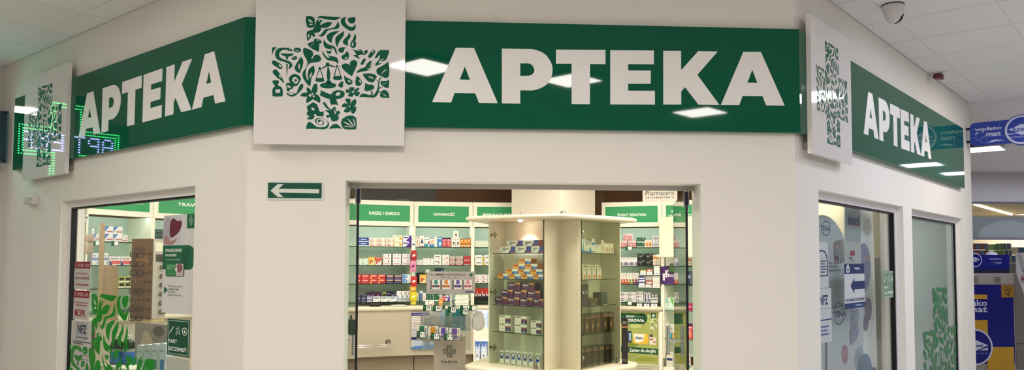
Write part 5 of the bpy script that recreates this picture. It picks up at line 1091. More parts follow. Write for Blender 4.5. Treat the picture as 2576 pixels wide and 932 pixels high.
t, f, y = sheet('notice_sticker', 'white health fund notice with dark blue letters on the left window', 'sticker', FL, GOFF, 177, 808, 231, 932, PAPER)
put(t, f, y, [('r', .22, .6, .8, .98, '#aeb0ae'), ('t', 'NFZ', .33, .74, .76, .92, '#1c1c48', .03), ('r', .25, .65, .85, .67, '#5f6668'), ('r', .12, .56, .98, .58, '#3a3f48'), ('r', .12, .52, .62, .54, '#3a3f48'), ('r', .5, .3, .95, .31, '#55606a'), ('r', .35, .22, .9, .23, '#55606a')])
# green emblem cross on the pane
tl, tr = G(232, 738), G(325.5, 738); w_ = (tr[0]-tl[0])/.428
t = thing('window_decal', 'large leaf green emblem cross decal low on the left window', 'decal', FL.mat(0, 0, GOFF))
armw = FF.uv(896, 60, PP)[0]-FF.uv(768, 60, PP)[0]; k = (tr[0]-tl[0])/armw
cu = tl[0]+(_c[0]-FF.uv(768, 60, PP)[0])*k; cv = tl[1]-(FF.uv(800, 40, PP)[1]-_c[1])*k*1.02
emblem('emblem', t, M('decal_green', '#0a8f1e', rough=.4), cu, cv, k, k*1.02, -.004, clip=lambda u, v: v > .55)
# liver poster
t, f, y = sheet('window_poster', 'health poster with a red liver held in a hand on the left window', 'poster', FL, GOFF, 407, 541, 494, 791, PAPW)
g = lambda s: s
put(t, f, y, [('r', 0, .70, .68, 1, '#cfccd0'), ('s', ".08,.98! .2,.98! .25,.8 .15,.7! .0,.7! 0,.9", '#b3aeb4'), ('s', ".55,1! .7,1! .68,.7! .55,.7!", '#d9d8dc'),
    ('s', ".24,.95 .33,.965 .42,.94 .5,.935 .56,.94 .58,.9 .55,.86 .48,.82 .38,.79 .28,.77 .22,.79 .2,.86", '#6d2f38'), ('s', ".02,.77 .1,.79 .18,.77 .2,.74 .35,.745 .42,.77 .4,.73 .3,.70 .12,.70 .03,.73", '#b28a86'),
    ('s', "0,.69! .8,.69! .95,.66 1,.6 1,.52 .92,.46 .8,.445! 0,.445!", '#1f6a48'), ('s', ".62,.62 .75,.66 .85,.62 .8,.55 .85,.5 .7,.47 .62,.5", '#1a5a3e'),
    ('t', 'STŁUSZCZENIE', .08, .625, .6, .655, '#dfe9e2', .04), ('t', 'WĄTROBY', .08, .57, .45, .605, '#dfe9e2', .04), ('t', '- czym jest MAŚLD', .08, .535, .55, .555, '#c9d8cf'),
    ('o', [rrect(.11, .375, .69, .51, .03)], '#2f5a44'), ('o', [rrect(.13, .38, .46, .505, .02)], '#3a8a52'), ('r', .44, .38, .67, .505, '#c9b8ba'), ('s', ".48,.49 .58,.5 .64,.47 .6,.43 .5,.42", '#8a5a5c'), ('o', [ell(.445, .445, .035, .018)], '#f0f0ec'), ('s', ".43,.45! .47,.445! .43,.438!", '#2f6a48'),
    ('r', .16, .478, .42, .484, '#d0e2d4'), ('r', .16, .46, .42, .464, '#d0e2d4'), ('r', .16, .45, .3, .454, '#d0e2d4'), ('r', .16, .4, .38, .403, '#b0d0b8'),
    ('s', ".08,.27! .19,.235! .08,.2!", '#1f6a48'), ('t', 'ZESKANUJ KOD QR', .21, .267, .64, .282, '#3a423e'), ('t', 'I ZOBACZ FILM', .21, .238, .54, .253, '#3a423e'), ('t', 'Z PORADĄ', .21, .209, .44, .224, '#3a423e'), ('t', 'FARMACEUTYCZNĄ', .21, .178, .63, .193, '#3a423e'),
    ('s', ".76,1.0! 1,1.0! 1,.86! .8,.86! .76,.875", '#1f6a48')])
b = MB(); c0 = f(.885, .935)
for loops in EMBS: b.shape([[(c0[0]+x*.075, c0[1]+z*.1) for x, z in L] for L in loops], ink('#a9c9b8'), y-.006)
b.obj('small_emblem', t)
# vaccination point sticker, used on both side windows
def vaccine(fr, goff, x0, y0, x1, y1, label, a, d):
    t, f, y = sheet('vaccination_sticker', label, 'sticker', fr, goff, x0, y0, x1, y1, M('sticker_green'+a, d, rough=.4))
    L = '#dfe9df'
    put(t, f, y, [('o', [[(.05, .04), (.95, .04), (.95, .96), (.05, .96)], [(.065, .052), (.935, .052), (.935, .948), (.065, .948)]], L),
        ('s', [(.1, .62), (.13, .6), (.27, .76), (.24, .78)], L), ('s', [(.25, .77), (.28, .8), (.29, .79), (.26, .76)], L), ('s', [(.08, .57), (.09, .565), (.13, .61), (.12, .62)], L)] +
        [('o', [ell(cx, cy, .032, .032), ell(cx, cy, .02, .02)], L) for cx, cy in ((.42, .73), (.5, .77), (.46, .66), (.42, .6), (.55, .7), (.55, .62))] +
        [('o', [smooth(".68,.76! .79,.8! .9,.76! .89,.63 .79,.57! .69,.63"), smooth(".705,.745! .79,.775! .875,.745! .865,.64 .79,.595! .715,.64")], L), ('r', .77, .63, .81, .73, L), ('r', .74, .66, .84, .7, L),
         ('t', 'PUNKT', .07, .34, .46, .44, L, .04), ('t', 'SZCZEPIEŃ', .07, .13, .88, .27, L, .04)])
vaccine(FL, GOFF, 420.5, 804.5, 479.5, 897, 'green vaccination point sticker on the left window', '', '#0f5238')
t, f, y = sheet('blank_sticker', 'blank pale rounded sticker at the bottom right of left window', 'sticker', FL, GOFF, 416.5, 902, 476, 980, M('sticker_blank', '#b9beb0', rough=.6), .02)
# white letterbox-like counter edge and a monitor shape behind: leaning brochure poster on the counter
qa, qc = dp(345, 6.75), dp(425, 6.45); FZ = Fr(qa, qc-qa); Lz = (qc-qa).length
t = thing('counter_poster', 'grey photo poster leaning behind the tablet boxes, left window', 'poster', FZ.mat())
z0, z1 = BZ, FZ.uv(380, 815)[1]
b = MB(); b.box(0, Lz, 0, .006, .3, z1, M('poster_grey', '#8d857c', rough=.6, noise=.15, scale=5)); b.obj('poster_sheet', t)
b = MB(); zr = lambda q: z0+(z1-z0)*q
b.shape([smooth("%f,%f! %f,%f %f,%f! %f,%f! %f,%f! %f,%f!" % (Lz*.15, zr(.15), Lz*.3, zr(.75), Lz*.48, zr(.7), Lz*.68, zr(.35), Lz*.95, zr(.5), Lz*.95, zr(.1)))], ink('#b5a892'), -.002); b.shape([ell(Lz*.75, zr(.8), Lz*.16, .04)], ink('#4f4a4a'), -.003); b.obj('print', t)
# ================================================================== glass door leaves
CHR = M('chrome', '#cfd2d6', rough=.12, metal=1); DGL = glassmat('door_glass', '#eef5f0', refl=1.15)
def leaf(px, sgn, label):
    p = onplane(px, 550, Vector((0, .045, 0)), Vector((0, 1, 0))); a = math.radians(11.0)*sgn
    dirv = Vector((math.sin(a), math.cos(a), 0)); q = Fr((p.x, p.y), dirv); Wd = 1.0
    t = thing('door_leaf', label, 'door', q.mat()); t['kind'] = 'structure'; t.name = 'door_%d' % (1 if sgn < 0 else 2)
    b = MB(); b.box(.003, Wd, -.006, .006, .012, 2.07, DGL); b.obj('glass', t)
    b = MB(); b.box(-.002, .004, -.0068, .0068, .012, 2.07, BLACK); b.obj('edge_seal', t)
    b = MB(); b.box(Wd, Wd+.004, -.0065, .0065, .012, 2.07, BLACK); b.obj('edge_seal', t)
    for z in (1.985, .012):
        b = MB(); b.box(-.006, .15, -.016, -.0075, z, z+.085, CHR); b.box(-.006, .15, .0075, .016, z, z+.085, CHR); b.box(-.008, .0, -.0074, .0074, z, z+.085, M('patch_dark', '#15172c', rough=.25)); b['x'] if False else None
        bevel(b.obj('patch_fitting', t), .004)
    b = MB(); b.tube([(.06, 0, 2.07), (.06, 0, HEAD-.03)], .012, CHR, 10); b.obj('pivot', t)
    zc = onplane(px, 858, p+dirv*.9, Vector((0, 1, 0))).z
    for s in (-1, 1):
        b = MB(); b.tube([(.92, s*.055, zc-.1), (.92, s*.055, zc+.1)], .0125, CHR, 12); b.obj('handle_bar', t)
    b = MB(); b.tube([(.92, -.055, zc), (.92, .055, zc)], .009, CHR, 10); b.obj('handle_link', t)
    for s in (-1, 1):
        b = MB(); b.tube([(.92, s*.0065, zc), (.92, s*.012, zc)], .02, CHR, 14); b.obj('handle_rose', t)
    return t, q
for c in ('label', 'category'): pass
l1, Q1 = leaf(900.3, -1, 'left glass door leaf standing open inside the entrance')
l2, Q2 = leaf(1727.3, 1, 'right glass door leaf standing open inside the entrance')
for l in (l1, l2): del l['category']
# header track over the opening
b = MB(); b.box(DX0, DX1, .0, .03, HEAD-.028, HEAD-.0005, M('track_grey', '#b9b4ac', rough=.35)); struct(b.obj('trim_1', None, FF.mat(0, 0, -.14)))
# dark green dispenser on the left leaf
zc = onplane(905, 822, Q1.at(.75, 0), Vector((0, 1, 0))).z
DGRN = M('dispenser_green', '#17362c', rough=.3)
t = thing('dispenser', 'dark green wall dispenser beside the left door leaf', 'dispenser', Q1.mat(.74, zc, 0))
b = MB(); b.box(-.045, .045, .0075, .052, -.055, .05, DGRN); bevel(b.obj('dispenser_body', t), .012, 3)
b = MB(); b.tube([(0, .05, .02), (0, .075, .03), (0, .08, -.01)], [.018, .016, .008], DGRN, 8); b.obj('spout', t)
b = MB(); b.lathe([(.008, .05), (.006, .075)], DGRN, (0, .025, 0), 8); b.obj('knob', t)
# ================================================================== promotion stand
FS = Fr(dp(1131, 7.55), (1, -.03))
def fs(x, y, off=0): return FS.uv(x, y, off)
t = thing('promotion_stand', 'grey floor promotion stand with tea board and priced trays', 'display stand', FS.mat())
GREYC = M('stand_card', '#b7ada0', rough=.6); ACR = glassmat('acrylic', '#eef0ee', refl=1.2, rough=.02, body=.12, bodycol='#dfe4e2')
x0, x1 = fs(1091, 900)[0], fs(1169.5, 900)[0]; zc0 = fs(1130, 848)[1]
b = MB(); b.box(x0, x1, .0, .24, 0, zc0, GREYC); col = b.obj('column', t)
b = MB(); k = .26; c0 = fs(1130.5, 885)
k = (fs(1146.5, 885)[0]-fs(1115, 885)[0])/EMW
for loops in EMBS: b.shape([[(c0[0]+x*k, c0[1]+z*k) for x, z in L] for L in loops], ink('#33493a'), -.001)
b.obj('emblem', col)
b = MB(); q, r = fs(1109.5, 914), fs(1150.5, 905.5); b.text('Świat Zdrowia', *q, *r, ink('#2f3f35'), -.001); q, r = fs(1109.5, 920), fs(1150, 917.5); b.text('PRODUKTY DLA FARMACEUTÓW', *q, *r, ink('#6a6f66'), -.001, 0); b.obj('lettering', col)
# top board on its pole
a, c = fs(1073, 739), fs(1195.5, 684)
b = MB(); b.box(a[0], c[0], .0, .012, a[1], c[1], M('board_card', '#b5afab', rough=.5)); brd = b.obj('top_board', t)
b = MB(); ink_ = ink
R = lambda X0, Y0, X1, Y1, col_, y=-.001: b.rect(fs(X0, Y1)[0], fs(X0, Y1)[1], fs(X1, Y0)[0], fs(X1, Y0)[1], ink(col_), y)
Tt = lambda s, X0, Y0, X1, Y1, col_, bo=.0: b.text(s, fs(X0, Y1)[0], fs(X0, Y1)[1], fs(X1, Y0)[0], fs(X1, Y0)[1], ink(col_), -.0016, bo)
Tt('Moc', 1081, 689, 1093.5, 694.5, '#55504e'); Tt('natury', 1096, 688.5, 1117, 696, '#3d3937', .03); Tt('w każdej filiżance', 1120, 687.5, 1171, 696.5, '#55504e')
for X0 in (1110, 1125, 1143): b.shape([ell(*fs(X0+2, 699), .008, .008, 0, 8)], ink('#8f8986'), -.0012); R(X0+5, 698, X0+12, 700, '#9a9491')
R(1183, 688, 1187.5, 696.5, '#3d7a5c'); R(1180.5, 690.2, 1190, 694.4, '#3d7a5c'); R(1179, 699, 1191, 700, '#8f8986')
for X0, c1, c2 in ((1087, '#2a7f84', '#8c3a48'), (1112.5, '#d98a34', '#b8622a'), (1142, '#6a58b0', '#5a4a78'), (1167.5, '#dc8fa2', '#c05a70')):
    R(X0-5, 705.5, X0, 729, '#7d7774'); R(X0, 705, X0+20, 728, '#eceae8', -.0012); R(X0+5.5, 705.5, X0+14, 716, c1, -.0018)
    for dx in (4, 10, 15): b.shape([ell(*fs(X0+dx, 721), .016, .012, 0, 9)], ink(c2 if dx != 10 else c1), -.002)
R(1077, 734, 1123, 735.2, '#8a8481'); R(1170, 733.5, 1191, 736.8, '#3d3a7c'); b.obj('print', brd)
b = MB(); q = fs(1131, 815), fs(1137, 738); b.box(q[0][0], q[1][0], .012, .03, zc0-.02, q[1][1], M('pole_white', '#e9e6e0', rough=.4)); b.obj('pole', t)
# trays
za = fs(1120, 828)[1]; zl = fs(1105, 850)[1]
def tray(u0, u1, y0, y1, z, h, nm):
    b = MB(); b.box(u0, u1, y0, y1, z-.004, z, ACR); b.box(u0, u1, y0, y0+.004, z, z+h, ACR); b.box(u0, u0+.004, y0+.004, y1, z, z+h, ACR); b.box(u1-.004, u1, y0+.004, y1, z, z+h, ACR); b.box(u0, u1, y1-.004, y1, z-.2 if nm == 'upper_tray' else z, z+h*1.2, ACR); b.obj(nm, t)
ua, ub_ = fs(1058, 800, .16)[0], fs(1184, 800, .16)[0]; tray(ua, ub_, -.16, .01, za, .13, 'upper_tray')
la, lb_ = fs(1048, 840, .24)[0], fs(1161, 840, .24)[0]; tray(la, lb_, -.24, -.165, zl, .04, 'lower_tray')
b = MB(); b.box(la+.05, lb_-.05, -.2, .0, zl-.02, zl-.005, GREYC); b.obj('tray_arm', t)
b = MB(); b.box(ua+.1, ub_-.1, -.1, .0, za-.02, za-.005, GREYC); b.obj('tray_arm', t)
def tea(k, c1, X0, X1, Y0, label):
    style(k, label, '#d9d6cf', B_(.22, .45, .72, 1, c1), ('e', .5, .25, .34, .16, c1), B_(.78, .6, .9, .85, '#8f8a84'))
for k, c1, X0, X1, Y0, l in (('tea1', '#2a6a52', 1049, 1075, 821, 'white tea carton with green band in the lower stand tray'), ('tea2', '#c98a2c', 1077, 1102.5, 823, 'white tea carton with amber band in the lower stand tray'), ('tea3', '#5a4a9c', 1104, 1128, 825.5, 'white tea carton with purple band in the lower stand tray'), ('tea4', '#6a4f9a', 1130, 1158, 827, 'white tea carton with violet band at the tray end')):
    tea(k, c1, X0, X1, Y0, l); u0, u1 = fs(X0, 840, .22)[0], fs(X1, 840, .22)[0]; pack(FS, k, u0, u1, zl, fs((X0+X1)/2, Y0, .22)[1], .225, .05, l, 'tea cartons in the lower tray')
for i, (X0, X1, Y0, k, of, l) in enumerate(((1080, 1101, 785, 'g1', .1, 'light grey carton in the upper stand tray'), (1105, 1119.5, 784, 'g2', .1, 'pale blue carton in the upper stand tray'), (1120, 1130.5, 777, 'g3', .1, 'green carton in the upper stand tray'), (1137, 1157.5, 778, 'g4', .1, 'teal carton in the upper stand tray'), (1158, 1171, 790, 'g5', .12, 'deep blue teal carton in the upper stand tray'), (1066, 1080, 800, 'g6', .12, 'flat grey carton at the upper tray end'), (1091, 1118, 812, 'g7', .152, 'low white carton in front, upper stand tray'))):
    style(k, l, ('#cfccc6', '#b9cfe0', '#3a8a72', '#2f8f98', '#2a7f92', '#a8a49e', '#c2beb8')[i], B_(.1, .15, .5, .25, ('#8f8b86', '#8fb0cc', '#8fc4b0', '#7fc4c8', '#8fc4cf', '#77736e', '#88847e')[i]))
    u0, u1 = fs(X0, 810, of)[0], fs(X1, 810, of)[0]; pack(FS, k, u0, u1, za, max(fs((X0+X1)/2, Y0, of)[1], za+.02), of-.001 if of < .15 else .15, .03 if of > .11 else .05, l, 'cartons in the upper tray')
# white plastic bag hanging over the tray corner
u0, u1 = fs(1171, 800, .1)[0], fs(1203, 800, .1)[0]; z0, z1 = fs(1190, 833, .1)[1], fs(1190, 783, .1)[1]
b = MB(); prof = [(.2, 0), (.75, .1), (1, .3), (.95, .55), (.7, .85), (.45, 1)]
b.lathe([((u1-u0)/2*r*(1+.06*math.sin(i*7)), (z1-z0)*z) for i, (r, z) in enumerate(prof)], M('bag_white', '#dfe0de', rough=.35, noise=.1, scale=30, bump=.6), ((u0+u1)/2+.06, -.11, z0), 16, 1, .35)
tag(b.obj('plastic_bag', None, FS.mat()), 'white plastic bag hanging at the right end of the stand tray', 'bag')
for i, (X0, Y0, X1, Y1, s, ti, of) in enumerate(((1064, 768, 1086, 784, '20', .04, .17), (1088, 769.5, 1110, 785, '36', .03, .17), (1126, 772.5, 1148, 788.5, '24', .06, .172), (1157, 776, 1178.5, 793, '41', .15, .174), (1112.5, 769, 1131, 779, None, .02, .164), (1138, 769, 1154, 780, None, .02, .164), (1157, 769, 1177, 779, None, .03, .164), (1180, 769, 1200, 783, None, .05, .164))):
    price(FS, X0, Y0, X1, Y1, s, 'green price tag of the stand%s' % ((', front row of upper tray, %s from left' % ORD[i]) if s else (', plain back row, %s from left' % ORD[i-4])), of, ti)
for i, (X0, Y0, X1, Y1) in enumerate(((1048, 834.5, 1071, 851.5), (1083.5, 839, 1106, 855.5), (1117, 840.5, 1139.5, 857.5))):
    price(FS, X0, Y0, X1, Y1, '11', 'green price tag marked 11 on the lower tray, %s from left' % ORD[i], .246, .05)
# ================================================================== things on and at the counter
t, f, y = sheet('counter_notice', 'white notice with navy bars on the counter beside the stand', 'notice', FO, .022, 1034.5, 786, 1096, 879, M('notice_paper', '#cfcbc2', rough=.6))
put(t, f, y, [('r', 0, .9, 1, .985, '#2f2a6a'), ('r', .05, .93, .9, .95, '#8f8cc0'), ('r', .05, .84, .95, .85, '#9a958e'), ('r', .05, .77, .95, .78, '#9a958e'), ('r', .05, .70, .7, .71, '#6a655e'), ('r', .08, .65, .7, .66, '#6a655e'), ('r', .08, .6, .6, .61, '#6a655e'), ('r', 0, .35, 1, .56, '#b9b5b6'), ('r', .05, .5, .9, .51, '#8f8a86'), ('r', .05, .42, .9, .43, '#8f8a86'), ('r', 0, .25, 1, .33, '#2a2560'),
    ('r', .05, .07, 1, .24, '#b3bcc8'), ('s', "0,0! 1,0! 1,.13! .6,.1 .3,.09 .0,.05!", '#4f7fb8'), ('s', ".55,.1! .75,.1! .75,.2 .65,.22 .55,.18", '#6f86a0')])
wz_ = CT
FKW = UN['K'][0]
u0, u1 = FKW.uv(929, 766, .13)[0], FKW.uv(959, 766, .13)[0]
t = thing('black_handset', 'black handset lying on the left worktop edge', 'handset', FKW.mat((u0+u1)/2, CT+.0005, .13))
b = MB(); w_ = u1-u0; b.prism([(x*w_/2, z*.035) for x, z in ell(0, 0, 1, 1, 0, 16)], 0, .034, M('handset_black', '#15141a', rough=.3), .014); b.obj('handset_body', t)
b = MB(); b.box(-w_*.3, w_*.1, -.012, .012, .034, .04, M('handset_grey', '#3a3944', rough=.4)); b.obj('key_pad', t)
u0, u1 = FKW.uv(984, 767, .12)[0], FKW.uv(1018, 767, .12)[0]
b = MB(); b.box(u0, u1, -.06, .06, 0, .012, M('paper_pad', '#d9dcc8', rough=.6)); b.box(u0+.01, u1-.01, -.05, .05, .012, .0135, M('paper_white', '#eceade', rough=.6)); tag(b.obj('paper_pad', None, FKW.mat(0, CT+.0005, .13)), 'pale paper pad lying on the worktop beside the candy strip', 'paper pad')
# jar and bag on the third shelf
def jar(fr, X, Y0, z, r, h, m1, m2, label, off=-.08):
    u = fr.uv(X, Y0, off)[0]; t = thing('jar', label, 'jar', fr.mat(u, z+.0005, off))
    b = MB(); b.lathe([(r*.95, 0), (r, .006), (r, h*.68), (r*.8, h*.74)], m1, n=16); b.obj('jar_body', t); b = MB(); b.lathe([(r*.98, h*.74), (r*.98, h)], m2, n=16); b.obj('lid', t)
jar(O, 1075.5, 690, SHZ[2], .028, .17, M('jar_dark', '#3a3a34', rough=.3), M('lid_white', '#e6e2da', rough=.4), 'dark jar with white lid behind the tea board')
jar(O, 1059, 745, SHZ[3], .026, .13, M('bottle_blue', '#5a7fa0', rough=.2), M('lid_pale', '#cfd4d6', rough=.4), 'blue bottle with pale cap on the bottom ODPORNOŚĆ shelf', -.05)
u = .09; b = MB(); b.prism([(x*.05, y*.03) for x, y in ell(0, 0, 1, 1, 0, 12)], 0, .13, M('pouch_dark', '#262a3c', rough=.35, noise=.3, scale=40), .02); tag(b.obj('candy_pouch', None, O.mat(u, SHZ[2]+.0005, -.18)), 'dark blue crumpled candy pouch beside the hanging strip', 'pouch')
# candy strip
FC = Fr(QK[1], QK[2]-QK[1])
t = thing('candy_strip', 'clear hanging strip of candy bags between the two door shelves', 'hanging strip', FC.mat(0, 0, .03))
ztop = FC.uv(1040, 590, .03)[1]; zbot = FC.uv(1039, 766, .03)[1]
b = MB(); u = FC.uv(1040, 650, .03)[0]; b.box(u-.006, u+.006, 0, .001, zbot, ztop, M('strip_film', '#cfd4ce', rough=.3)); b.obj('strip_band', t)
a, c = FC.uv(1035.5, 630, .03), FC.uv(1045, 606, .03); b = MB(); b.box(a[0], c[0], -.002, 0, a[1], c[1], M('tag_white')); hdr = b.obj('header_card', t)
b = MB(); m_ = (a[0]+c[0])/2; b.rect(m_-.006, a[1]+.055, m_+.006, a[1]+.085, ink('#2f7a5a'), -.003); b.rect(m_-.014, a[1]+.063, m_+.014, a[1]+.077, ink('#2f7a5a'), -.003); b.obj('print', hdr)
for i, (X0, X1, Y0, Y1, c1, c2, l) in enumerate(((1034, 1048, 631, 656, '#b02a30', '#efe6e2', 'red candy bag, topmost on the hanging strip'), (1031, 1047, 657, 684, '#d98aa8', '#8a2a6a', 'pink candy bag, second on the hanging strip'), (1033, 1049, 696, 721, '#c0302e', '#f0dcd8', 'red candy bag, lower one on the hanging strip'), (1031, 1047, 722, 734, '#d9a030', '#f2e0a0', 'orange candy bag under the red one on the strip'), (1031, 1049, 735, 759, '#d8c41e', '#f4efb0', 'large yellow candy bag low on the hanging strip'), (1033, 1047, 760, 767.5, '#cfc22a', '#e9e48a', 'small yellow candy bag at the strip end'))):
    a, c = FC.uv(X0, Y1, .035), FC.uv(X1, Y0, .035); w_, h = c[0]-a[0], c[1]-a[1]
    t = thing('candy_bag', l, 'candy bag', FC.mat((a[0]+c[0])/2, a[1], .033), 'candy bags on the strip')
    b = MB(); m1 = M('bag_'+c1[1:], c1, rough=.25, noise=.12, scale=60)
    b.prism([(x*w_/2, -.011+y*.011) for x, y in ell(0, 0, 1, 1, 0, 12)], h*.08, h*.92, m1, min(.012, h*.3)); b.box(-w_/2, w_/2, -.0125, -.0105, 0, h*.1, m1); b.box(-w_/2, w_/2, -.0125, -.0105, h*.9, h, m1); b.obj('bag', t)
    b = MB(); b.shape([[(x*w_*.3, h*.5+y*h*.2) for x, y in ell(0, 0, 1, .6, .5, 12)]], ink(c2), -.0226); b.obj('print', t)
# ================================================================== right side of the shop
FSW, LS = UN['S']
t = thing('low_cabinet', 'cream low cabinet carrying the allergy poster on the right', 'cabinet', FSW.mat())
b = MB(); b.box(0, LS, .0, .3, 0, CT-.056, CREAM); b.obj('cabinet_body', t)
b = MB(); b.box(LS-.035, LS, -.03, -.0005, 0, CT-.056, CREAM); b.obj('corner_post', t)
FPS = FSW; po = .006
t = thing('allergy_poster', 'green allergy poster on the low cabinet right of the island', 'poster', FPS.mat(0, 0, po))
u0, u1 = FPS.uv(1540, 850, po)[0], FPS.uv(1655.5, 850, po)[0]; z1, z0 = min(FPS.uv(1655, 786.5, po)[1], CT-.062), FPS.uv(1655, 931, po)[1]
PG = M('poster_field', '#a3ab5e', rough=.45, noise=.35, scale=9)
b = MB(); b.box(u0, u1, 0, .002, z0, z1, PG); b.obj('sheet', t)
b = MB(); g = lambda x, y: FPS.uv(x, y, po)
def R(X0, Y0, X1, Y1, col_, y=-.001): b.rect(g(X0, Y1)[0], g((X0+X1)/2, Y1)[1], g(X1, Y0)[0], g((X0+X1)/2, Y0)[1], ink(col_), y)
def Tt(s, X0, Y0, X1, Y1, col_, bo=.03, y=-.004): b.text(s, g(X0, Y1)[0], g((X0+X1)/2, Y1)[1], g(X1, Y0)[0], g((X0+X1)/2, Y0)[1], ink(col_), y, bo)
b.shape([[g(*p) for p in ((1548, 913), (1655, 918), (1655, 931), (1548, 931))]], ink('#c9c6a8'), -.0008)
rng = random.Random(3)
for cx, cy, rx, ry, c_ in [(1646+rng.uniform(-9, 8), 815+rng.uniform(-17, 17), rng.uniform(1.5, 3.2), rng.uniform(1.2, 2.6), rng.choice(('#e9ebdf', '#d3d8be', '#c9d0b0', '#8f9a50', '#dfe2d0', '#6f7a3c'))) for _ in range(34)]+[(1631, 797, 2, 3, '#cdd2b4'), (1590, 868, 18, 5, '#7a8a30'), (1625, 905, 26, 6, '#8f9a3a'), (1600, 822, 16, 5, '#c0c67c')]:
    b.shape([[g(cx+rx*math.cos(k*math.pi/5), cy+ry*math.sin(k*math.pi/5)) for k in range(10)][::-1]], ink(c_), -.0012)
R(1552, 789, 1622, 815, '#17502f', -.0016); b.shape([[g(x, y_) for x, y_ in ((1610, 789), (1622, 790), (1627, 795), (1629, 802), (1627, 810), (1620, 815), (1605, 813.5))][::-1]], ink('#17502f'), -.0016)
R(1637.5, 789, 1650, 801, '#17502f', -.0016); R(1642, 790.5, 1645.5, 799.5, '#bcd0c0', -.002); R(1639.5, 793, 1648, 797, '#bcd0c0', -.002)
Tt('ŚWIAT', 1575.5, 793, 1597, 799.5, '#f0f4ec'); Tt('pełen', 1599, 795, 1618.5, 801, '#7fae86', 0); Tt('ZDROWIA', 1575, 803, 1621, 811, '#f0f4ec')
R(1576, 833.5, 1588.5, 862.5, '#23264a', -.0016); R(1582, 838, 1587, 858, '#8fb4d8', -.002)
R(1593, 840, 1630, 866, '#e2b83a', -.0016); b.shape([[g(x, y_) for x, y_ in ((1594, 841), (1622, 842), (1618, 860), (1600, 864), (1596, 855))][::-1]], ink('#eceae2'), -.002); Tt('Aleric', 1598.5, 847.5, 1618.5, 854.5, '#2a3550', .02)
R(1634, 841, 1642.5, 868, '#e4d9cc', -.0016); R(1634.5, 841.5, 1642, 849, '#4a3038', -.002); R(1634.5, 853, 1642, 857, '#b0604c', -.002); R(1644, 850, 1650, 869, '#e8dcd4', -.0016); R(1644.5, 860, 1650, 864, '#c07a6a', -.002)
b.shape([[g(x, y_) for x, y_ in ((1552, 871), (1656, 879), (1656, 894), (1552, 886))][::-1]], ink('#17502f'), -.0016)
b.text('Zestaw dla alergika', g(1583.5, 890)[0], g(1617, 889.5)[1], g(1650.5, 880)[0], g(1617, 878.5)[1], ink('#f0f4ec'), -.004, .02)
R(1560, 921, 1650, 923, '#a09c84'); R(1560, 926, 1640, 928, '#a09c84'); b.obj('print', t)
# tall dark box on the island's right tip
c = dp(1570.5, 7.02); q = Fr(c, (1, -.25)); w_ = 15/2022*7.0; zt = (CAM+ray(1570, 800)*7.02).z
pack(q, 'dcos2', -w_/2, w_/2, ZI0, zt, 0, .05, 'tall dark brown carton with copper band standing on the island right tip', None)
# white pelmet in front of the header
FWW, LWW = UN['W']
u0 = FWW.uv(1658.5, 600, .14)[0]; z0, z1 = FWW.uv(1680, 645, .14)[1], FWW.uv(1680, 546.5, .14)[1]
t = thing('pelmet_panel', 'blank cream pelmet panel with rounded lip left of the right door leaf', 'panel', FWW.mat(0, 0, .104))
for x in (.15, .55):
    b = MB(); b.box(x-.015, x+.015, .0, .1035, ZB+.02, ZB+.05, CREAM); b.obj('bracket', t)
b = MB(); b.box(u0, LWW-.02, -.036, 0, z0, z1, M('pelmet_cream', '#eee3c4', rough=.4)); b.obj('panel_board', t)
b = MB(); b.tube([(u0-.03, -.03, z0), (LWW-.02, -.03, z0)], .02, M('pelmet_cream'), 12); b.obj('rounded_lip', t)
# purple advertising card with a green figure
t = thing('advert_card', 'purple advertising card with white tubes and a green figure', 'advert card', FWW.mat(0, 0, .005))
u0, u1 = FWW.uv(1662, 690, .006)[0], FWW.uv(1699, 690, .006)[0]; z0, z1 = FWW.uv(1680, 715.5, .006)[1], FWW.uv(1680, 671.5, .006)[1]
b = MB(); b.box(u0, u1, 0, .003, z0, z1, M('advert_purple', '#4a2466', rough=.4)); b.obj('card', t)
f = lambda s, q_: (u0+(u1-u0)*s, z0+(z1-z0)*q_)
b = MB()
for P in ([(.15, .2), (.28, .2), (.3, .6), (.13, .6)], [(.33, .38), (.46, .38), (.47, .78), (.31, .78)], [(.5, .4), (.57, .4), (.58, .6), (.5, .6)], [(.46, .78), (.5, .86), (.56, .74), (.52, .72)]): b.shape([[f(*p) for p in P]], ink('#e3dee6'), -.001)
a, c = f(.6, .42), f(.93, .56); b.text('SOLIO', *a, *c, ink('#e9e4ee'), -.001, .03); b.obj('print', t)
b = MB(); c0 = f(.78, .92); b.lathe([(.005, -.055), (.034, -.05), (.037, -.02), (.03, .02), (.018, .045), (.004, .058)], M('figure_green', '#3f5a2c', rough=.5), (c0[0], -.02, c0[1]), 14, 1, .5); b.obj('green_figure', t)
# little hanging rack with priced boxes
t = thing('hanging_rack', 'small hanging rack of priced boxes on the ŚWIAT ZDROWIA shelves', 'rack', FSW.mat(0, 0, .0))
r0, r1 = FSW.uv(1606, 700, .05)[0], FSW.uv(1661, 700, .05)[0]
zA, zB_ = FSW.uv(1630, 691.5, .05)[1], FSW.uv(1630, 723, .05)[1]
RK = M('rack_wire', '#d8d4c8', rough=.3)
for z in (zA, zB_):
    b = MB(); b.box(r0, r1, -.06, -.0, z-.006, z, RK); b.obj('ledge', t)
b = MB(); b.box(r0, r1, -.004, .001, zB_, FSW.uv(1630, 672, .05)[1], glassmat('rack_back', '#f0f2ea', refl=.6)); b.obj('back_plate', t)
cM2 = (1545, 650, 7.171)
row(FSW, zA, cM2, [(472, 570, 218, 1, 'ylg'), (592, 685, 195, 1, 'rdt'), (718, 822, 145, 1, 'cat')], 'on the upper ledge of the hanging rack', .056, .03)
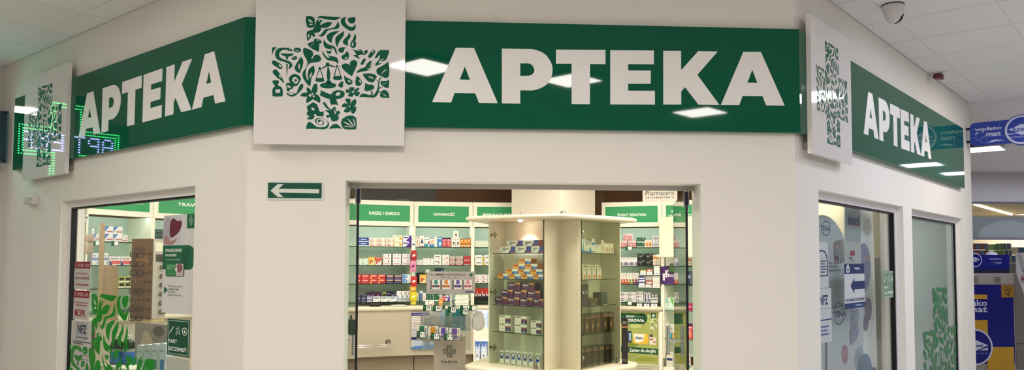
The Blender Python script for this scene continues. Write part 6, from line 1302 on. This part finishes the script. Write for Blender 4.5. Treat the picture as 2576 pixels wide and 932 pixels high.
row(FSW, zB_, cM2, [(447, 550, 330, 2, 'navw'), (566, 690, 330, 1, 'rgr'), (697, 757, 330, 1, 'pnk2'), (760, 822, 330, 1, 'pnk2')], 'on the lower ledge of the hanging rack', .056, .03)
for i, (X0, Y0, X1, Y1, wh) in enumerate(((475, 248, 567, 300, 'under lime box, upper ledge'), (592, 248, 683, 300, 'under red box, upper ledge'), (722, 248, 820, 300, 'under wave box, upper ledge'), (445, 475, 548, 528, 'left, lower ledge of hanging rack'), (567, 478, 657, 530, 'middle, lower ledge of hanging rack'), (708, 482, 800, 535, 'right, lower ledge of hanging rack'), (412, 822, 500, 880, 'left, bottom ŚWIAT ZDROWIA shelf'), (538, 828, 632, 880, 'middle, bottom ŚWIAT ZDROWIA shelf'), (667, 828, 775, 885, 'right, bottom ŚWIAT ZDROWIA shelf'))):
    of = .065 if i < 6 else .045
    a, c = FSW.uv(1545+X0/7.171, 650+Y1/7.171, of), FSW.uv(1545+X1/7.171, 650+Y0/7.171, of)
    t = thing('price_card', 'white price card '+wh, 'price card', FSW.mat(0, 0, of)); b = MB(); b.box(a[0], c[0], 0, .0015, a[1], c[1], M('tag_white')); b.obj('card', t)
    b = MB(); m_ = (a[0]+c[0])/2; q = c[1]-a[1]; b.rect(m_-q*.25, a[1]+q*.35, m_+q*.4, a[1]+q*.62, ink('#77757a'), -.001); b.rect(a[0]+.006, a[1]+q*.82, c[0]-.006, a[1]+q*.9, ink('#a9a9a6'), -.001); b.obj('print', t)
# logo board on top of the right unit
t = thing('logo_board', 'white logo board with coloured squares standing on the right shelving', 'sign', FSW.mat(0, 0, -.02))
u0, u1 = FSW.uv(1616.5, 490, -.02)[0], FSW.uv(1703.5, 490, -.02)[0]
b = MB(); b.box(u0, u1, 0, .02, ZT+.0005, 2.66, M('logo_white', '#e9e4da', rough=.5)); b.obj('board', t)
b = MB(); a, c = FSW.uv(1624, 491.5, -.02), FSW.uv(1695.5, 481.5, -.02); v = FSW.uv(1660, 492, -.02)[1], FSW.uv(1660, 480, -.02)[1]
b.text('Pharmaceris', a[0], v[0], c[0], v[1], ink('#3a3836'), -.001, 0); b.obj('lettering', t)
cols = '#6d6a68 #4a3a34 #7f9a86 #7f9a8a #c08a7c #7a3a34 #a06a64 #8a4a48 #b09088 #7f9a90 #4a6050 #4a5f44 #e0c9c0 #b0706a'.split()
b = MB(); sz = (c[0]-a[0])/14
for i, cc in enumerate(cols): b.rect(a[0]+sz*(i+.15), v[0]-.034, a[0]+sz*(i+.75), v[0]-.034+sz*.6, ink(cc), -.001)
b.obj('colour_squares', t)
# packs on the worktop right of the stand pole
for i in range(5):
    a, c = O.uv(1146-(i % 2)*2, 760, .1)[0], O.uv(1178+(i % 3), 760, .1)[0]; pack(O, ('pgrn', 'plain')[i % 2], a, c, CT+i*.026, CT+(i+1)*.026, .1+.004*(i % 2), .09, 'flat herbal pack behind the stand pole, %s from the bottom' % ORD[i], 'flat herbal packs on the worktop')
for i, (X0, X1, Y0, k) in enumerate(((1070, 1078, 757, 'plain'), (1079, 1092, 757, 'wrd'), (1104, 1114, 752, 'orb'))):
    pack(O, k, O.uv(X0, 760, .08)[0], O.uv(X1, 760, .08)[0], CT, O.uv(X0, Y0, .08)[1], .08, .04, 'small carton on the worktop under the tea board, %s from left' % ORD[i], 'small cartons on the worktop')
b = MB(); u0, u1 = K.uv(1003, 503, -.05)[0], K.uv(1031, 503, -.05)[0]; b.box(u0, u1, 0, .1, 0, .028, glassmat('acrylic')); b.box(u0, u1, .1, .104, 0, .036, glassmat('acrylic')); tag(b.obj('clear_tray', None, K.mat(0, ZT+.0005, -.05)), 'clear plastic tray lying on top of the KASZEL header', 'tray')
# ring-and-cross marks on two cartons
for o in [o for o in bpy.data.objects if o.get('label', '').startswith('white carton with black ring')]:
    b = MB(); b.shape([ell(.0, .5, .26, .1, 0, 18), ell(.0, .5, .17, .068, 0, 18)], ink('#1d1d18'), -.006); b.rect(-.05, .3, .05, .4, ink('#1d1d18'), -.006); b.rect(-.16, .34, .16, .37, ink('#1d1d18'), -.0065); b.obj('mark', o)
# ================================================================== right windows
GR = lambda x, y, o=GOFF: FRR.uv(x, y, o)
def board(label, pts, off, m, cat='poster', name='window_board', foot=True):
    """upright board behind the pane; pts are outline pixels"""
    t = thing(name, label, cat, FRR.mat(0, 0, off)); P = [FRR.uv(x, y, off) for x, y in pts]
    a = sum(P[i-1][0]*P[i][1]-P[i][0]*P[i-1][1] for i in range(len(P)))
    if a < 0: P = P[::-1]
    b = MB(); b.shape([P], m, 0, .006); b.shape([P[::-1]], m, .002); b.obj('board', t)
    return t, (lambda x, y: FRR.uv(x, y, off))
def marks(t, g, els, y=-.0065, nm='print'):
    b = MB(); k = 0
    for e in els:
        k += 1; yy = y-.0003*k
        if e[0] == 't':
            X0, Y0, X1, Y1 = e[2:6]; xm = (X0+X1)/2; b.text(e[1], g(X0, Y1)[0], g(xm, Y1)[1], g(X1, Y0)[0], g(xm, Y0)[1], ink(e[6]), yy, e[7] if len(e) > 7 else .02)
        elif e[0] == 'r': X0, Y0, X1, Y1 = e[1:5]; xm = (X0+X1)/2; b.rect(g(X0, Y1)[0], g(xm, Y1)[1], g(X1, Y0)[0], g(xm, Y0)[1], ink(e[5]), yy)
        elif e[0] == 'e': b.shape([[g(e[1]+e[3]*math.cos(q*math.pi/12), e[2]-e[4]*math.sin(q*math.pi/12)) for q in range(24)]], ink(e[5]), yy)
        elif e[0] == 'o':
            b.shape([[g(e[1]+r*e[3]*math.cos(q*math.pi/14), e[2]-r*e[4]*math.sin(q*math.pi/14)) for q in range(28)] for r in (1, e[6])], ink(e[5]), yy)
        elif e[0] == 'p': b.shape([[g(*q) for q in e[1]]], ink(e[2]), yy)
    return b.obj(nm, t)
GB = M('board_grey', '#c6ced4', rough=.5); WB = M('board_white', '#eeeef0', rough=.5)
t, g = board('grey care product board with round blue logo behind the right window', [(2040, 560), (2052, 545), (2064, 541.5), (2076, 543), (2088, 549), (2100, 561), (2111, 577), (2118, 592), (2122, 606), (2124, 640), (2124, 1010), (2040, 1010)], GOFF-.10, GB)
marks(t, g, [('o', 2075.5, 575, 11.5, 19.5, '#51637f', .86), ('r', 2060, 568, 2090, 580.5, '#c6ced4'), ('t', 'TENA', 2060.5, 568.5, 2087, 581, '#27406e', .03),
    ('p', [(2095, 613), (2107, 603), (2109, 664), (2096, 664)], '#8d8583'), ('p', [(2109, 606), (2119, 603), (2122, 660), (2111, 664)], '#9a9692'), ('p', [(2096, 645), (2108, 645), (2108, 655), (2097, 655)], '#6a4458'), ('e', 2102, 622, 5, 6, '#b59a92'), ('e', 2115, 618, 4, 6, '#b09a90'),
    ('r', 2082, 659, 2091, 664, '#8a9096'), ('r', 2082, 668, 2105, 673, '#8a9096'), ('r', 2082, 677, 2111, 682, '#8a9096')])
t, g = board('lower grey care product board with stripes and pink seal behind right window', [(2080, 780), (2170, 760), (2170, 1010), (2080, 1010)], GOFF-.085, M('board_grey2', '#cbd2da', rough=.5))
marks(t, g, [('o', 2108, 790, 13.5, 29, '#4b6480', .88), ('r', 2090, 781, 2132, 801, '#cbd2da'), ('t', 'TENA', 2094, 783, 2126, 799, '#27406e', .03), ('e', 2123, 892, 8, 24, '#a86f80'), ('t', 'N.1', 2117.5, 880, 2129, 897, '#c79aa6')] +
    [('p', [(2136, 776+i*5.2), (2158-i*.3, 780+i*5.4), (2158-i*.3, 782+i*5.4), (2136, 778+i*5.2)], '#76809e') for i in range(10)] + [('p', [(2136, 828), (2157, 828), (2155, 845), (2149, 858), (2140, 868), (2136, 868)], '#9298b4')] +
    [('p', [(2146+1.2*abs(i-4), 880+i*6), (2166, 870+i*6), (2166, 873+i*6), (2146+1.2*abs(i-4), 883+i*6)], '#7fa0b0') for i in range(9)] + [('e', 2172, 932, 17, 42, '#47728e'), ('e', 2193, 950, 12, 26, '#4a4a86')])
t, g = board('grey board with navy wordmark and red bar behind the right window', [(2123.5, 505), (2163, 505), (2163, 700), (2123.5, 700)], GOFF-.14, M('board_grey3', '#b0b9bc', rough=.5))
marks(t, g, [('t', 'seni', 2131, 541, 2160, 568, '#2a2f66', .045), ('r', 2147, 563.5, 2157.5, 568.5, '#a0303c'), ('r', 2124, 609, 2163, 700, '#cfd1d0'), ('p', [(2136, 633), (2147.5, 631), (2148, 643), (2136.5, 645)], '#a8323e'), ('r', 2133, 648, 2142, 653, '#6f7478'), ('r', 2136, 656, 2147, 659, '#9a9e9e')])
t, g = board('white roll-up board with lilac ovals behind the right window', [(2163, 500), (2192, 500), (2196, 610), (2208, 1010), (2163, 1010)], GOFF-.16, WB)
marks(t, g, [('e', 2180, 573, 11, 22, '#c3c4c6'), ('e', 2170, 676, 18, 64, '#9490b8'), ('t', 'Pro', 2155, 646, 2166, 657, '#c9c6da'), ('r', 2168, 644, 2186, 656, '#b08fa4'), ('r', 2166, 661, 2186, 663, '#77728e'), ('r', 2163, 728, 2207, 729, '#b5b5b2'), ('e', 2182, 779, 8.5, 29, '#8f7896'), ('e', 2175.5, 814, 6.5, 20, '#8880a0')])
t, g = board('grey brown cabinet side standing behind the right window boards', [(2191, 650), (2214.5, 648), (2216, 1010), (2191, 1010)], GOFF-.45, M('cab_grey', '#857c6e', rough=.6, noise=.05, scale=4), 'panel', 'cabinet_panel')
marks(t, g, [('r', 2199, 800, 2206, 806, '#a9a192'), ('r', 2201, 860, 2208, 868, '#a9a192')])
# stickers on the pane
NAVY_ = '#1f2a5c'
def rsheet(label, x0, y0, x1, y1, m): return sheet('notice_sticker', label, 'sticker', FRR, GOFF, x0, y0, x1, y1, m)
PA = M('notice_pale', '#bcc4c6', rough=.6)
t, f, y = rsheet('white notice with a navy arch on the right window', 2052, 610, 2082, 725, PA)
put(t, f, y, [('o', [smooth("-.1,.25! .95,.25! .95,.6 .8,.78 .5,.83 .2,.78 -.1,.6"), smooth("-.1,.275! .88,.275! .88,.6 .75,.75 .5,.8 .25,.75 -.1,.6")], NAVY_), ('r', .42, .64, .7, .65, '#7a8494'), ('r', .38, .57, .86, .6, '#5d6a86'), ('r', .38, .51, .75, .54, '#5d6a86'), ('r', .38, .45, .82, .48, '#5d6a86'), ('r', .38, .39, .86, .42, '#5d6a86'), ('r', .38, .33, .7, .36, '#5d6a86')])
t, f, y = rsheet('white health fund notice with navy letters on the right window', 2052, 727, 2090, 864, PA)
put(t, f, y, [('t', 'NFZ', .26, .7, .78, .88, NAVY_, .03), ('r', .2, .62, .95, .63, '#8a94a4'), ('r', .2, .41, 1, .43, NAVY_), ('r', .25, .28, .8, .31, '#5d6aa0'), ('r', .25, .21, .7, .24, '#5d6aa0'), ('r', .25, .14, .82, .17, '#5d6aa0')])
t, f, y = rsheet('white and navy poster with left arrow on the right window', 2124.5, 664, 2173, 776, M('notice_white', '#c6cacf', rough=.5))
put(t, f, y, [('r', 0, .77, 1, 1, '#1c2f5e'), ('o', [rrect(.1, .8, .26, .93, .02)], '#c9d0d6'), ('r', .14, .93, .22, .98, '#c9d0d6'), ('s', [(.18, .82), (.22, .865), (.18, .91), (.14, .865)], '#1c2f5e'), ('r', .5, .88, .75, .91, '#c9d0d6'), ('r', .56, .85, .8, .865, '#7f8aa6'),
    ('s', [(.29, .5), (.47, .68), (.47, .6), (1, .6), (1, .42), (.47, .42), (.47, .33)], '#1c2f5e'), ('t', 'DO PUNKTU SZCZEPIEŃ', .04, .16, .96, .24, '#3a4668'), ('r', 0, 0, 1, .12, '#1c3468'), ('r', .5, .04, .85, .08, '#7f92b4')])
vaccine(FRR, GOFF, 2221, 682, 2247.5, 750, 'pale green vaccination point sticker on the right window', '_pale', '#6f9078')
# inner light wall behind the boards
q = Fr(FRR.at(FRR.uv(2054, 600, -.75)[0], 0, -.75), FRR.ex)
b = MB(); b.box(0, 3.0, 0, .06, 0, 2.6, M('partition_cream', '#d6cfb6', rough=.6, noise=.02, scale=3)); struct(b.obj('wall_partition', None, q.mat()))
# emblem cross on the frosted pane
tl, tr = GR(2345.5, 728), GR(2382.5, 728)
t = thing('window_decal', 'green emblem cross decal on the frosted right window', 'decal', FRR.mat(0, 0, GOFF))
k = (tr[0]-tl[0])/armw; cu = tl[0]+(_c[0]-FF.uv(768, 60, PP)[0])*k; zt = GR(2364, 723)[1]; cv = zt-(FF.uv(800, 40, PP)[1]-_c[1])*k
emblem('emblem', t, M('decal_green_soft', '#2c7a48', rough=.45), cu, cv, k, k, -.002, clip=lambda u, v: v > .55)
# ================================================================== far hall
YF = 10.27; FA = Fr((0, YF), (1, 0))
xa, xb = 4.0, 16.0
zt = FA.uv(2500, 508)[1]; zb = FA.uv(2500, 513.5)[1]; zf1, zf0 = FA.uv(2500, 545.5)[1], FA.uv(2500, 597.5)[1]; zq = FA.uv(2500, 604)[1]
b = MB(); b.box(xa, xb, 0, .2, zt, HC+.05, M('far_bulkhead', '#cbc7c6', rough=.7, noise=.02, scale=2)); struct(b.obj('wall_far', None, FA.mat()))
b = MB(); b.box(xa, xb, -.02, .1, zb, zt, M('far_trim', '#6a6874', rough=.4)); struct(b.obj('trim_2', None, FA.mat()))
t = bpy.data.objects.new('window_4', None); COL.objects.link(t); t.matrix_world = FA.mat(); struct(t)
xs = [xa, FA.uv(2541.5, 560)[0]-2.6, FA.uv(2541.5, 560)[0], FA.uv(2541.5, 560)[0]+2.6, xb]
for a, c in zip(xs, xs[1:]):
    b = MB(); b.box(a+.006, c-.006, .04, .05, .1, zb, glassmat('far_glass', '#f2f4f2', refl=.7)); b.obj('pane', t)
b = MB(); b.box(xa, xb, .03, .038, zf0, zf1, glassmat('far_film', '#ffffff', refl=.6, body=.9, bodycol='#a9b1b4')); b.obj('film_band', t)
c0 = FA.uv(2541, 600); rr = c0[0]-FA.uv(2464, 600)[0]
P = [(c0[0]+rr*math.cos(a), zf0+.001+rr*.52*math.sin(a)) for a in [math.pi*i/24 for i in range(25)]]
b = MB(); b.shape([P], glassmat('far_film2', '#ffffff', refl=.6, body=.9, bodycol='#c9d0d2'), .029); b.obj('film_arc', t)
b = MB(); b.box(xa, xb, .0, .1, zq, zf0, M('far_bar', '#77777c', rough=.4)); b.obj('transom', t)
# shop behind it
b = MB(); b.box(xa, xb, 0, .1, 0, 3.1, M('far_shop_wall', '#e8dcc0', rough=.7, noise=.03, scale=2)); struct(b.obj('wall_far_shop', None, Fr((0, 15.5), (1, 0)).mat()))
FC_ = M('far_shop_ceiling', '#dccfb2', rough=.8)
cz = 2.93
b = MB(); b.box(xa, xb, YF+.25, 15.5, cz, cz+.05, FC_); fc = struct(b.obj('ceiling_far_shop'))
for i in range(18):
    b = MB(); yy = YF+.35+i*.28; b.box(xa, xb, yy, yy+.2, cz-.02, cz, FC_); b.obj('ceiling_plank', fc)
p0, p1 = onz(2452, 514, cz-.03), onz(2545, 540, cz-.03); q = Fr(p0, p1-p0); L = (p1-p0).length
t = thing('strip_lamp', 'long diagonal strip lamp on the far shop ceiling', 'ceiling lamp', q.mat(0, cz-.055, 0)); b = MB(); b.box(0, L, -.022, .022, 0, .03, M('strip_far', '#fff4e0', emit=6)); b.obj('lamp_diffuser', t)
for i, x in enumerate((6.5, 14.6)): lamp(x, 14.3, cz-.03, 1.2, LAMPFAR, ('left', 'right')[i]+' large lamp of the far shop ceiling', 0)
def goods(label, px0, py0, px1, py1, yy, c1, c2, rows_=3):
    f = Fr((0, yy), (1, 0)); a, c = f.uv(px0, py1), f.uv(px1, py0); t = thing('goods_rack', label, 'rack', f.mat()); n = 4
    b = MB(); b.box(a[0], c[0], .0, .3, 0, a[1], ink('#8d8a8a')); b.obj('rack_body', t)
    h = (c[1]-a[1])/rows_
    for r in range(rows_):
        for k in range(n):
            w_ = (c[0]-a[0])/n; b = MB(); b.box(a[0]+k*w_+.005, a[0]+(k+1)*w_-.005, .01, .28, a[1]+r*h+.002, a[1]+(r+1)*h-.012, ink((c1, c2)[(k+r) % 2])); b.obj('goods', t)
goods('far rack of reddish and blue grey goods above the deposit sign', 2446, 612, 2487, 662, 12.0, '#8a5a58', '#6a7aa0')
goods('far rack of bright green goods behind the far shop window', 2500, 614, 2526, 662, 12.4, '#7aa46a', '#6a9a5c')
goods('far rack of dark blue goods behind the far shop window', 2526, 612, 2545, 662, 12.8, '#3a5a8c', '#9aa09a')
goods('far white freezer row at the right end of the far shop', 2545, 622, 2620, 662, 13.2, '#4a6a9c', '#e0d8c8', 2)
# ---- cash machine
YM = 7.5; FM = Fr((0, YM), (1, 0)); m = lambda x, y, o=0: FM.uv(x, y, o)
t = thing('cash_machine', 'blue and yellow cash machine at the far right end of hall', 'cash machine', FM.mat())
AG = M('machine_grey', '#a59c92', rough=.5, noise=.02); ABL = M('machine_blue', '#0c1272', rough=.35); AYE = M('machine_yellow', '#c9992a', rough=.4); AWH = M('machine_white', '#cfcfe0', rough=.4)
x0, x1 = m(2552, 800)[0]-.95, m(2553, 800)[0]; zt = m(2500, 688)[1]
b = MB(); b.box(x0, x1, 0, .6, 0, zt, AG); b.obj('machine_body', t)
for a, c in ((2440, 2459.5), (2500.5, 2517)):
    b = MB(); p, q = m(a, 713), m(c, 697); b.rect(p[0], p[1], q[0], q[1], M('machine_slot', '#7a726a'), -.002); b.obj('slot', t)
pz = m(2500, 717)[1]
b = MB(); b.box(x0+.06, m(2549.5, 800)[0], -.012, -.001, .1, pz, ABL); pan = b.obj('blue_panel', t)
b = MB()
def R(X0, Y0, X1, Y1, mm, y=-.0135): p, q = m(X0, Y1), m(X1, Y0); b.rect(p[0], p[1], q[0], q[1], mm, y)
R(2380, 742, 2482, 753, AYE); R(2370, 806, 2483, 900, AYE); R(2485, 874, 2549, 1000, AYE); b.obj('yellow_field', pan)
b = MB(); p, q = m(2418, 771), m(2481.5, 755); b.text('banko', *p, *q, AWH, -.0145, .02); p, q = m(2434, 786.5), m(2482, 772.5); b.text('mat', *p, *q, AWH, -.0145, .02); b.obj('lettering', pan)
cc = m(2452, 874); rd = m(2496, 874)[0]-cc[0]
b = MB(); b.shape([ell(*cc, rd, rd, 0, 40), ell(*cc, rd*.9, rd*.9, 0, 40)], AWH, -.0155); b.shape([ell(*cc, rd*.9, rd*.9, 0, 40)], ABL, -.015)
b.shape([[(cc[0]-rd*.74, cc[1]+rd*.1), (cc[0], cc[1]+rd*.4), (cc[0]+rd*.74, cc[1]+rd*.1), (cc[0], cc[1]-rd*.22)]], AWH, -.0158)
b.shape([[(cc[0]+rd*.72, cc[1]-rd*.02), (cc[0]+rd*.2, cc[1]-rd*.18), (cc[0]+rd*.72, cc[1]-rd*.18)]], AWH, -.0158)
b.text('Euronet', cc[0]-rd*.45, cc[1]+rd*.0, cc[0]+rd*.45, cc[1]+rd*.17, ABL, -.0162, .03); b.text('WORLDWIDE', cc[0]-rd*.7, cc[1]-rd*.4, cc[0]+rd*.7, cc[1]-rd*.3, ink('#6a70b4'), -.0162); b.obj('round_logo', pan)
b = MB(); p, q = m(2518, 749), m(2549, 718); b.box(p[0], q[0], -.016, -.012, p[1], q[1], M('notice_amber', '#a87a2c', rough=.5)); nt_ = b.obj('amber_notice', t)
b = MB()
for yy in (721, 724.5, 728): R(2522, yy, 2546, yy+1.2, ink('#5a3f14'), -.0165)
cc = m(2533, 735.5); b.shape([ell(*cc, .045, .04), ell(*cc, .03, .026)], ink('#5a3f14'), -.0165); b.shape([[m(2530, 741), m(2535, 739), m(2540, 747), m(2537, 747)]], ink('#5a3f14'), -.0165); b.obj('print', nt_)
# deposit sign box on top
t = thing('deposit_sign', 'blue sign box with faint lettering on top of the cash machine', 'sign', FM.mat())
z0, z1 = zt, m(2500, 642, -.1)[1]; xr = m(2539.5, 660, -.1)[0]
b = MB(); b.box(x0, xr, .1, .3, zt+.06, z1, ABL); b.obj('sign_box', t); b = MB(); b.box(x0, xr-.02, .08, .35, zt+.0005, zt+.06, M('machine_dark', '#1c2038', rough=.4)); b.obj('sign_foot', t)
b = MB(); g = lambda x, y: m(x, y, -.1); cc = g(2453, 655); rd = g(2470, 655)[0]-cc[0]
b.shape([ell(*cc, rd, rd, 0, 30), ell(*cc, rd*.9, rd*.9, 0, 30)], AWH, .098); b.shape([[(cc[0]-rd*.7, cc[1]+.01), (cc[0], cc[1]+rd*.4), (cc[0]+rd*.7, cc[1]+.01), (cc[0], cc[1]-rd*.3)]], AWH, .098); b.text('Euronet', cc[0]-rd*.45, cc[1]-.01, cc[0]+rd*.45, cc[1]+.03, ABL, .097)
p, q = g(2487.5, 656), g(2519.5, 649); b.text('wpłato', *p, *q, ink('#8f98c8'), .098); p, q = g(2503, 665), g(2519.5, 658); b.text('mat', *p, *q, ink('#8f98c8'), .098)
b.shape([ell(*g(2496, 663), .035, .03), ell(*g(2496, 663), .028, .024)], ink('#5a62a8'), .098); b.obj('lettering', t)
f2 = Fr((0, YM+.54), (1, 0)); c0 = f2.uv(2494, 644); b = MB(); b.lathe([(.16, 0), (.155, .05), (.12, .1), (.07, .13), (.01, .14)], M('dome_white', '#cfcfcf', rough=.3), n=24)
t = tag(b.obj('white_dome', None, f2.mat(c0[0], zt+.0005, 0)), 'white domed lid just behind the deposit sign box', 'dome'); t.scale = (1, 1, max(1, (c0[1]+.02-zt)/.12))
# slanted white poster stand and grey cabinet at the frame edge
F9 = Fr((0, 6.6), (1, 0)); s9 = lambda x, y: F9.uv(x, y)
t = thing('poster_stand', 'slanted white poster stand at the right picture edge', 'poster stand', F9.mat())
P = [s9(2554, 637), s9(2556, 690), s9(2582, 762), s9(2640, 762), s9(2640, 637)]
b = MB(); b.shape([P[::-1]], M('stand_white', '#d6d6d6', rough=.4), 0, .02); b.shape([P], M('stand_white'), 0); brd = b.obj('poster_board', t)
b = MB(); p, q = s9(2600, 700), s9(2618, 640); b.box(p[0], q[0], .0, .05, 0, q[1], M('stand_post', '#8d8d8d', rough=.4)); b.obj('post', t)
b = MB(); c0 = s9(2576, 702); rd = s9(2588, 702)[0]-c0[0]; b.shape([ell(*c0, rd*.9, rd*.75, 0, 24)], ink('#c9c2c4'), -.021); b.shape([ell(*c0, rd*.95, rd*.8, 0, 24), ell(*c0, rd*.8, rd*.65, 0, 24)], ink('#8c3a4a'), -.0215); b.rect(c0[0]-rd*.7, c0[1]-.02, c0[0]+rd*.7, c0[1]+.02, ink('#9c4a5a'), -.0218)
p, q = s9(2569, 683), s9(2605, 677); b.rect(*p, *q, ink('#7f8fb8'), -.021); b.shape([[s9(*k) for k in ((2557, 640), (2566, 640), (2576, 668), (2590, 675), (2570, 690), (2560, 660))]], ink('#b2b2b4'), -.0208); b.obj('print', brd)
F8 = Fr((0, YM+.01), (1, 0)); u0 = x1+.012; zc = F8.uv(2565, 689)[1]
t = thing('grey_machine', 'plain grey machine cabinet right of the cash machine', 'machine', F8.mat())
b = MB(); zs = F8.uv(2565, 866)[1]; b.box(u0, u0+.8, 0, .6, zs+.003, zc, M('machine_grey2', '#7b736b', rough=.5, noise=.02)); b.obj('upper_door', t); b = MB(); b.box(u0, u0+.8, .0, .6, 0, zs-.003, M('machine_grey2')); b.obj('lower_door', t)
# glass plate edge with bolts at the far left is the luminous cross itself
